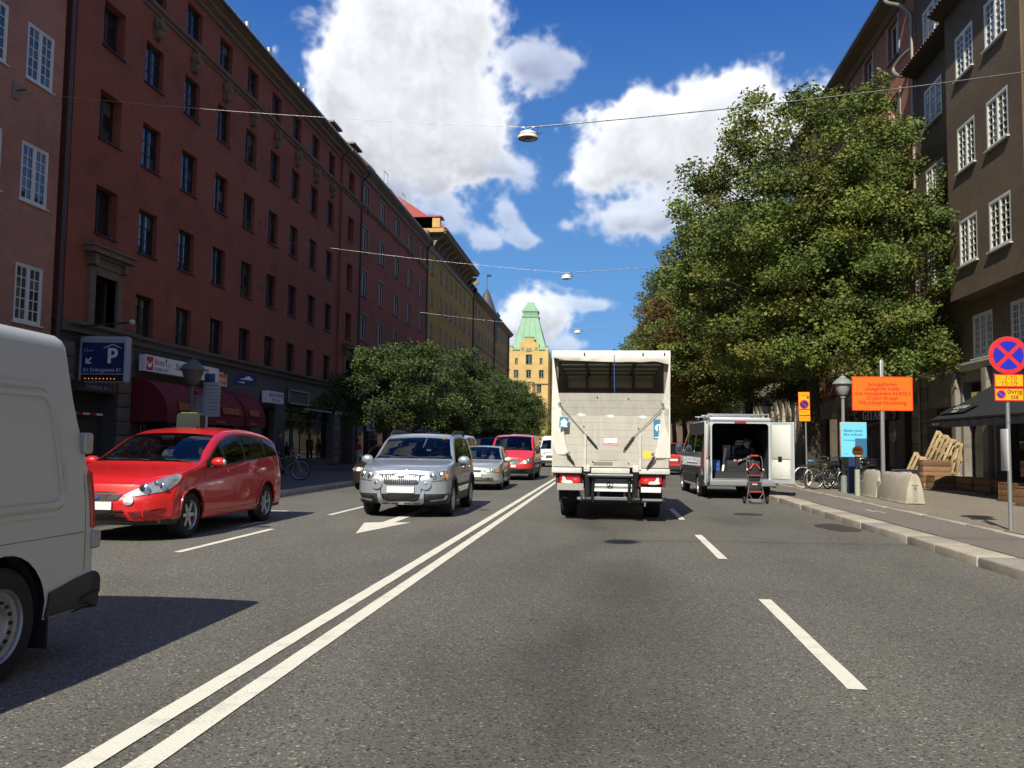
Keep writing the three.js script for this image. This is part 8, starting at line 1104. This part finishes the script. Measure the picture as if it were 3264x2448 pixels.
  // lantern posts
  const lantern = (label, x, z, m, glass, k = 1) => { const t = thing('lantern_post', label, 'street lamp', x, 0.14, z); obj('post', [cyl(0.06, 0.045, 2.6 * k, 0, 0, 0, 16), cyl(0.1, 0.09, 0.5, 0, 0, 0, 16), cyl(0.075, 0.075, 0.05, 0, 2.55 * k, 0, 16)], m, t); const h = 2.62 * k; obj('bowl', creased(lathe([[0.1, 0], [0.16, 0.06], [0.23, 0.3], [0.235, 0.36]].map(([a, c]) => [a, c + h]), 24)), glass, t); obj('hood', creased(lathe([[0.3, 0.34], [0.29, 0.37], [0.2, 0.47], [0.1, 0.53], [0.085, 0.58], [0.0001, 0.6]].map(([a, c]) => [a, c + h]), 24), 0.5), m, t); obj('finial', new THREE.SphereGeometry(0.03, 10, 8).translate(0, h + 0.62, 0), m, t); return t; };
  const hazy = phys([0.45, 0.42, 0.36], 0.35, { transmission: 0.5, thickness: 0 });
  lantern('grey dome lantern post half hidden behind the orange board', 6.98, -26.9, mat([0.22, 0.24, 0.23], 0.5), mat([0.3, 0.31, 0.28], 0.4), 1.1); lantern('black lantern with cloudy glass behind the parked van', 7.05, -40, MT.iron, hazy, 1.08); lantern('grey bowl lantern beside the info board on the left pavement', -9.55, -19.2, mat([0.09, 0.092, 0.088], 0.6), mat([0.10, 0.085, 0.065], 0.5), 0.98);
  // info board on the left
  const inf = thing('info_board', 'white slatted bus information board on a grey pole', 'sign', -9.42, 0.13, -19.7); obj('pole', cyl(0.035, 0.035, 3.0, 0, 0, 0), MT.galv, inf); obj('blue_sign', creased(rb(0.26, 0.2, 0.02, 0.01, 0.08, 2.78, 0.05)), mat([0.03, 0.06, 0.16], 0.5), inf); for (let i = 0; i < 10; i++) obj('slat', rb(0.42, 0.075, 0.02, 0.004, 0.14, 2.64 - i * 0.082, 0.05 + (i % 2) * 0.004), mat([0.30, 0.32, 0.34], 0.6), inf); obj('left_panel', rb(0.26, 0.5, 0.015, 0.004, -0.14, 2.12, 0.045), mat([0.2, 0.21, 0.24], 0.6), inf);
}
// hanging street lamps and their span wires
{
  const white = mat([0.80, 0.81, 0.78], 0.4);
  const hang = (label, wl, x, y, z, yl, yr) => {
    const t = thing('hanging_lamp', label, 'street lamp', x, y, z, 0, 'lamps hung over the street');
    obj('shade', creased(lathe([[0.255, -0.1], [0.26, -0.07], [0.245, -0.02], [0.24, -0.0], [0.2, 0.05], [0.1, 0.1], [0.03, 0.13], [0.0001, 0.135]], 36), 0.5), white, t); obj('rim', new THREE.TorusGeometry(0.245, 0.01, 8, 40).rotateX(Math.PI / 2).translate(0, -0.01, 0), mat([0.3, 0.3, 0.26], 0.5), t); const gl = obj('bowl', creased(lathe([[0.0001, -0.1], [0.2, -0.1], [0.225, -0.095], [0.25, -0.1]], 30)), mat([0.06, 0.06, 0.05], 0.15), t); obj('lamp_gear', [cyl(0.07, 0.06, 0.05, 0, -0.135, 0, 16)], mat([0.16, 0.155, 0.14], 0.3), gl);
    obj('hanger', [rod([-0.03, 0.13, 0], [-0.12, 0.2, 0], 0.008), rod([0.03, 0.13, 0], [0.12, 0.2, 0], 0.008), bx(-0.15, -0.09, 0.19, 0.215, -0.01, 0.01), bx(0.1, 0.16, 0.19, 0.215, -0.01, 0.01)], MT.galv, t); obj('feed_loop', [tube([[0.27, 0.2, 0], [0.24, 0.13, 0.01], [0.23, 0.05, 0.02], [0.27, 0.0, 0.03], [0.33, -0.0, 0.03], [0.34, 0.04, 0.02], [0.28, 0.05, 0.01], [0.22, 0.03, 0]], 0.007, 40, 6)], MT.black, t);
    const w = thing('span_wire', wl, 'wire', 0, 0, 0, 0, 'span wires'); const sag = (x0, y0, x1, y1, n = 14, k = 0.12) => Array.from({ length: n + 1 }, (_, i) => { const q = i / n; return [lerp(x0, x1, q), lerp(y0, y1, q) - k * 4 * q * (1 - q), z]; });
    const L = sag(XL, yl, x, y + 0.2), R = sag(x, y + 0.2, XR, yr); obj('carrier', [tube(L, 0.006, 28, 6), tube(R, 0.006, 28, 6)], metal([0.5, 0.48, 0.45], 0.4, 0.7), w); obj('feed_cable', [tube(R.map(([a, c, d], i) => [a, c - 0.014 - (i % 2) * 0.004, d]), 0.0075, 40, 6)], MT.black, w); obj('cable_ties', R.slice(1, -1).map(p => bx(p[0] - 0.006, p[0] + 0.006, p[1] - 0.03, p[1] + 0.012, p[2] - 0.01, p[2] + 0.01)), MT.black, w);
  };
  hang('nearest white dish lamp hanging over the street', 'span wire of the nearest hanging lamp', -2.04, 9.26, -21.5, 10.83, 10.75); hang('second white dish lamp hanging over the street', 'span wire of the second hanging lamp', -1.96, 9.4, -40.8, 11.3, 10.7); hang('third and smallest white dish lamp far down the street', 'span wire of the third hanging lamp', -2.1, 9.4, -60.6, 11.2, 10.7); hang('dish lamp overhead whose round shadow lies on the road', 'span wire above the viewer', -2.0, 9.3, -3.1, 10.8, 10.7);
}
// bicycles
function bicycle(label, x, y, z, turn, lean, c, o = {}) {
  const t = thing('bicycle', label, 'bicycle', x, y, z, turn, o.group ?? 'bicycles parked by the blue poster'), R = 0.33, cm = mat(c, 0.4, { metalness: 0.3 }); t.rotation.order = 'YXZ'; t.rotation.x = lean;
  for (const wx of [-0.53, 0.53]) { const w = obj('wheel', new THREE.TorusGeometry(R, 0.02, 8, 40), o.tyre ?? MT.rubber, t); w.position.set(wx, R + 0.02, 0); obj('rim', new THREE.TorusGeometry(R - 0.026, 0.011, 6, 40), o.rim ?? MT.steel, w); obj('spokes', Array.from({ length: 14 }, (_, i) => rod([Math.cos(i * 0.4488) * 0.02, Math.sin(i * 0.4488) * 0.02, 0], [Math.cos(i * 0.4488 + 0.12) * (R - 0.03), Math.sin(i * 0.4488 + 0.12) * (R - 0.03), (i % 2 ? 1 : -1) * 0.002], 0.0022, 0.0022, 4)), MT.steel, w); obj('hub', cyl(0.025, 0.025, 0.08, 0, -0.04, 0, 12).rotateX(Math.PI / 2), MT.steel, w); obj('mudguard', new THREE.TorusGeometry(R + 0.035, 0.014, 5, 24, 2.4).rotateZ(wx > 0 ? 0.1 : 0.7), o.guard ?? cm, w); }
  const bb = [-0.08, 0.3, 0], sp = [-0.22, 0.78, 0], hp = [0.36, 0.86, 0], hl = [0.4, 0.7, 0]; obj('frame', [rod(bb, sp, 0.016), rod(o.step ? [-0.15, 0.5, 0] : [-0.2, 0.72, 0], hp, 0.015), rod(bb, hl, 0.018), rod([-0.53, 0.35, 0.03], bb, 0.01), rod([-0.53, 0.35, -0.03], bb, 0.01), rod([-0.53, 0.35, 0.03], [-0.2, 0.7, 0], 0.009), rod([-0.53, 0.35, -0.03], [-0.2, 0.7, 0], 0.009), rod(hl, [0.34, 0.95, 0], 0.018)], cm, t);
  obj('fork', [tube([[0.4, 0.7, 0.0], [0.42, 0.66, 0.045], [0.5, 0.45, 0.045], [0.53, 0.35, 0.045]], 0.011, 12, 6), tube([[0.4, 0.7, 0.0], [0.42, 0.66, -0.045], [0.5, 0.45, -0.045], [0.53, 0.35, -0.045]], 0.011, 12, 6)], cm, t); obj('handlebar', [tube([[0.2, 1.0, 0.27], [0.32, 1.02, 0.22], [0.38, 1.0, 0], [0.32, 1.02, -0.22], [0.2, 1.0, -0.27]], 0.011, 24, 6), rod([0.34, 0.95, 0], [0.38, 1.0, 0], 0.013)], MT.steel, t); obj('grip', [rod([0.3, 1.02, 0.235], [0.18, 1.0, 0.275], 0.017), rod([0.3, 1.02, -0.235], [0.18, 1.0, -0.275], 0.017)], o.gripM ?? MT.black, t);
  obj('saddle', creased(new THREE.SphereGeometry(0.14, 14, 10).scale(1, 0.32, 0.75).translate(-0.27, 0.88, 0)), o.saddle ?? MT.black, t); obj('seat_post', rod([-0.22, 0.78, 0], [-0.25, 0.86, 0], 0.013), MT.steel, t); obj('cranks', [cyl(0.09, 0.09, 0.008, 0, -0.004, 0, 24).rotateX(Math.PI / 2).translate(-0.08, 0.3, 0.05), rod([-0.08, 0.3, 0.06], [0.02, 0.17, 0.06], 0.01), rod([-0.08, 0.3, -0.06], [-0.18, 0.43, -0.06], 0.01), bx(-0.02, 0.07, 0.155, 0.18, 0.06, 0.14), bx(-0.23, -0.14, 0.42, 0.445, -0.14, -0.06)], MT.iron, t); obj('carrier', [bx(-0.72, -0.36, 0.74, 0.752, -0.07, -0.05), bx(-0.72, -0.36, 0.74, 0.752, 0.05, 0.07), ...[-0.7, -0.58, -0.46].map(q => bx(q - 0.006, q + 0.006, 0.742, 0.75, -0.06, 0.06)), rod([-0.66, 0.74, 0.06], [-0.54, 0.36, 0.06], 0.006), rod([-0.66, 0.74, -0.06], [-0.54, 0.36, -0.06], 0.006)], MT.iron, t);
  obj('lamp', creased(new THREE.SphereGeometry(0.035, 10, 8).translate(0.45, 0.86, 0)), MT.chrome, t); if (o.basket) obj('basket', [...Array.from({ length: 12 }, (_, i) => rod([0.42 + (i % 6) * 0.05, 0.78, i < 6 ? 0.14 : -0.14], [0.42 + (i % 6) * 0.055, 1.0, i < 6 ? 0.17 : -0.17], 0.004)), ...[0.8, 0.88, 0.96].flatMap(q => [rod([0.42, q, 0.15], [0.7, q, 0.15], 0.004), rod([0.42, q, -0.15], [0.7, q, -0.15], 0.004), rod([0.7, q, 0.15], [0.7, q, -0.15], 0.004)]), bx(0.42, 0.7, 0.77, 0.78, -0.14, 0.14)], MT.black, t); return t;
}
{
  const cream = mat([0.62, 0.6, 0.52], 0.6);
  bicycle('bicycle with cream tyres and blue saddle nearest the yellow sign post', 6.85, 0.15, -29.6, 0.25, 0.06, [0.03, 0.032, 0.034], { saddle: mat([0.05, 0.2, 0.42], 0.5), tyre: cream }); bicycle('black bicycle with chrome wheel in front of the row', 7.0, 0.15, -28.5, 0.12, -0.08, [0.015, 0.015, 0.016], { basket: true }); bicycle('dark green bicycle in the middle of the row', 7.35, 0.15, -29.1, 0.75, 0.07, [0.02, 0.05, 0.035], { step: true, gripM: mat([0.5, 0.3, 0.12], 0.6) }); bicycle('black bicycle with tan grips right of the poster leg', 7.75, 0.15, -28.8, -0.5, -0.06, [0.012, 0.012, 0.013], { gripM: mat([0.55, 0.36, 0.16], 0.6), basket: true }); bicycle('grey bicycle at the back of the row', 7.9, 0.15, -29.7, 0.5, 0.1, [0.14, 0.15, 0.15], {}); bicycle('dark bicycle on the far pavement beyond the parked van', 7.3, 0.15, -39, 1.2, 0.05, [0.02, 0.02, 0.02], {});
  bicycle('pale city bicycle standing on the left pavement behind the taxi', -10.95, 0.13, -28.95, 0.1, 0.05, [0.28, 0.29, 0.28], { guard: MT.black, group: 'bicycle on the left' });
  const rk = thing('bicycle_rack', 'low dark bicycle rack rail under the bicycles', 'rack', 7.2, 0.15, -29.3); obj('rail', [rod([-0.8, 0.45, 0], [1.0, 0.45, 0], 0.02), rod([-0.8, 0, 0], [-0.8, 0.45, 0], 0.02), rod([1.0, 0, 0], [1.0, 0.45, 0], 0.02)], MT.iron, rk);
}
// terrace: awning, timber boxes, pallets, menu board
{
  const cl = mat([0.014, 0.015, 0.017], 0.85), a = thing('black_awning', 'large black shop awning with white lettering over the terrace', 'awning'), x0 = 9.7, x1 = 12.0, yf = 2.32, yw = 3.7, z0 = -19, z1 = -27.7;
  { const P = [], I = [], n = 10, m = 16; for (let j = 0; j <= m; j++) for (let i = 0; i <= n; i++) { const u = i / n, v = j / m; P.push(lerp(x1, x0, u), lerp(yw, yf, u) - 0.05 * Math.sin(u * Math.PI) * (0.6 + 0.4 * Math.sin(v * 9)), lerp(z0, z1, v)); } for (let j = 0; j < m; j++) for (let i = 0; i < n; i++) { const q = j * (n + 1) + i; I.push(q, q + 1, q + n + 1, q + n + 1, q + 1, q + n + 2); } const g = gridGeo(P, I); g.computeVertexNormals(); obj('cloth', metreUV(g), cl, a); }
  { const P = [], I = [], m = 60; for (let j = 0; j <= m; j++) { const z = lerp(z0, z1, j / m); P.push(x0, yf + 0.01, z, x0 + 0.012 * Math.sin(j * 1.3), yf - 0.24, z); if (j < m) { const q = j * 2; I.push(q, q + 1, q + 2, q + 2, q + 1, q + 3); } } const g = gridGeo(P, I); g.computeVertexNormals(); obj('valance', g, cl, a); const e = gridGeo([x0, yf, z1, x1, yw, z1, x0, yf - 0.24, z1], [0, 1, 2]); e.computeVertexNormals(); }
  obj('front_bar', rod([x0 + 0.01, yf, z0], [x0 + 0.01, yf, z1], 0.025), MT.iron, a); for (const z of [-20.5, -24.5, -27.5]) obj('arm', rod([x1, 2.9, z], [x0 + 0.05, yf - 0.02, z], 0.025), MT.iron, a);
  const sl = Math.atan2(yw - yf, x1 - x0); const lt = obj('lettering', new THREE.PlaneGeometry(1.9, 0.5), printMat(420, 110, (g, w, h) => { g.fillStyle = '#131416'; g.fillRect(0, 0, w, h); txt(g, 'GASTRO', w / 2, 34, 56, '#b9bab4', ffs, 'bold', 'center', w - 20); txt(g, 'PUB', w / 2, 86, 44, '#b9bab4', ffs, 'bold', 'center', w - 150); }, 0.9), a); lt.position.set(10.15, 2.64, -26.6); lt.rotation.order = 'YXZ'; lt.rotation.set(-(Math.PI / 2 - sl) , -Math.PI / 2, 0);
  const vt = obj('valance_lettering', new THREE.PlaneGeometry(0.9, 0.14).rotateY(-Math.PI / 2), printMat(220, 34, (g, w, h) => { g.fillStyle = '#131416'; g.fillRect(0, 0, w, h); txt(g, 'Rörstrand', w / 2, h / 2, 26, '#8c8d88', 'serif', 'bold', 'center', w - 10); }, 0.9), a); vt.position.set(9.68, 2.2, -27.1);
  // timber boxes: boards laid one above the other
  const tb = [0, 1, 2, 3].map(i => wood([[0.30, 0.165, 0.075], [0.25, 0.135, 0.06], [0.34, 0.19, 0.09], [0.20, 0.105, 0.05]][i]));
  const crate = (label, x, z, w, h, d, turn, o = {}) => { const t = thing(o.name ?? 'timber_box', label, o.cat ?? 'planter', x, 0.15, z, turn, 'timber boxes of the terrace'); const nb = Math.round(h / 0.17), bh = h / nb; obj('core', bx(-w / 2 + 0.03, w / 2 - 0.03, 0.02, h - 0.03, -d / 2 + 0.03, d / 2 - 0.03), MT.dark, t); for (let i = 0; i < nb; i++) for (const [sx, sz] of [[0, 1], [1, 0], [-1, 0], [0, -1]]) obj('board', metreUV(creased(sx ? rbx(sx * (w / 2 - 0.026), sx * w / 2, i * bh + 0.004, (i + 1) * bh - 0.004, -d / 2 + 0.028, d / 2 - 0.028, 0.005) : rbx(-w / 2, w / 2, i * bh + 0.004, (i + 1) * bh - 0.004, sz * (d / 2 - 0.026), sz * d / 2, 0.005))), tb[Math.floor(rnd() * 4)], t); const nt = Math.max(2, Math.round(d / 0.15)); if (!o.open) for (let i = 0; i < nt; i++) obj('top_board', metreUV(creased(rbx(-w / 2 - 0.01, w / 2 + 0.01, h, h + 0.028, -d / 2 + i * d / nt + 0.003, -d / 2 + (i + 1) * d / nt - 0.003, 0.006))), tb[Math.floor(rnd() * 4)], t); return t; };
  seed(91); crate('low timber bench box at the far corner of the terrace, sunlit', 11.0, -30.35, 0.74, 0.42, 0.6, 0.1, { name: 'timber_bench', cat: 'bench' }); crate('taller timber box forming the bench back behind it', 11.0, -31.0, 0.95, 0.92, 0.45, 0.1); for (let i = 0; i < 3; i++) crate(['shaded timber planter next to the bench', 'shaded timber planter in the middle under the awning', 'shaded timber planter nearest the signpost'][i], 11.45, -29.2 + i * 1.35, 0.42, 0.42, 1.25, 0); crate('timber table box at the right edge under the awning', 10.25, -23.2, 0.5, 0.45, 0.9, 0.2); crate('timber seat box nearest the viewer at the right edge', 9.85, -21.3, 0.6, 0.42, 0.9, 0.15);
  // pallets leaning against the wall
  const pw = [0, 1, 2].map(i => wood([[0.62, 0.47, 0.26], [0.52, 0.38, 0.2], [0.68, 0.54, 0.32]][i]));
  const pallet = (label, x, y, z, turn, lean, roll = 0) => { const t = thing('pallet', label, 'pallet', x, y, z, turn, 'pallets leaning on the wall'); t.rotation.order = 'YXZ'; t.rotation.x = lean; t.rotation.z = roll; for (let i = 0; i < 5; i++) obj('slat', metreUV(creased(rbx(-0.4 + i * 0.175, -0.3 + i * 0.175, 0, 1.15, 0.09, 0.112, 0.004))), pw[Math.floor(rnd() * 3)], t); for (const y of [0.03, 0.52, 1.02]) { obj('crosspiece', metreUV(creased(rbx(-0.4, 0.4, y, y + 0.1, 0.068, 0.09, 0.004))), pw[1], t); for (const q of [-0.36, 0, 0.36]) obj('block', metreUV(creased(rbx(q - 0.06, q + 0.06, y, y + 0.1, -0.0, 0.068, 0.004))), pw[0], t); } for (const q of [-0.36, 0, 0.36]) obj('bottom_slat', metreUV(creased(rbx(q - 0.05, q + 0.05, 0, 1.15, -0.022, 0, 0.004))), pw[2], t); };
  pallet('tallest leaning pallet behind the timber bench', 11.2, 0.9, -31.6, -1.05, -0.12, -0.42); pallet('pallet leaning right of the tallest one', 11.5, 0.66, -31.7, -1.0, -0.1, -0.2); pallet('pallet leaning against the stone pier', 11.75, 0.6, -31.75, -1.0, -0.08, -0.16); pallet('pallet slumped on the pavement left of the bench', 10.6, 0.16, -32.1, -1.1, -0.12, -0.45);
  const mb = thing('menu_board', 'black lunch menu chalkboard standing behind the concrete block', 'sign', 9.5, 0.15, -29.3, -0.05); for (const s of [1, -1]) { const f = obj('panel', creased(rb(0.8, 0.66, 0.025, 0.006)), MT.black, mb); f.position.set(0, 0.33, s * 0.12); f.rotation.x = -s * 0.22; if (s > 0) obj('print', face(0.76, 0.62, 0, 0, 0.015), printMat(300, 245, (g, w, h) => { g.fillStyle = '#16181b'; g.fillRect(0, 0, w, h); txt(g, 'LUNCH-', w * 0.52, 42, 54, '#d4d6d4', ffs, 'bold', 'center', 150); txt(g, 'ERBJUDANDE!', w * 0.5, 92, 40, '#d4d6d4', ffs, 'bold', 'center', 230); txt(g, 'MED SALLAD', w * 0.62, 150, 40, '#d4d6d4', ffs, 'bold', 'center', 200); txt(g, '85:-', w * 0.6, 205, 44, '#d4d6d4', ffs, 'bold'); }, 0.9), f); }
}
// far left pavement: small signs and pale sunshades among the trees
{
  const b = thing('vertical_sign', 'narrow white vertical shop sign with blue letters by the left trees', 'sign', -14.6, 0, -53); printed(b, 'panel', 0.5, 1.1, (g, w, h) => { g.fillStyle = '#d5d9da'; g.fillRect(0, 0, w, h); g.save(); g.translate(w / 2, h / 2); g.rotate(-Math.PI / 2); txt(g, 'BOKHANDEL', 0, 0, 78, '#1c2a5c', ffs, 'bold', 'center', h - 20); g.restore(); }, 0, 2.75, 0, 0, 0.1, 200); obj('arm', rod([-0.2, 3.2, 0], [-1.4, 3.2, 0], 0.03), MT.iron, b);
  const sh = (label, x, z, c) => { const t = thing('sunshade', label, 'parasol', x, 0.13, z, 0, 'sunshades on the left pavement'); obj('pole', cyl(0.025, 0.025, 2.4, 0, 0, 0), MT.iron, t); obj('canopy', new THREE.ConeGeometry(1.3, 0.6, 8, 1, true).translate(0, 2.5, 0), mat(c, 0.9), t); obj('base', cyl(0.3, 0.3, 0.06, 0, 0, 0), MT.dark, t); };
  sh('dull pink sunshade outside the shops on the left', -14.0, -56.5, [0.3, 0.17, 0.17]); sh('grey sunshade under the small trees on the left', -12.6, -62, [0.32, 0.33, 0.34]); sh('pale sunshade farther along the left pavement', -13, -68, [0.4, 0.4, 0.4]);
}
renderer.render(scene, camera);
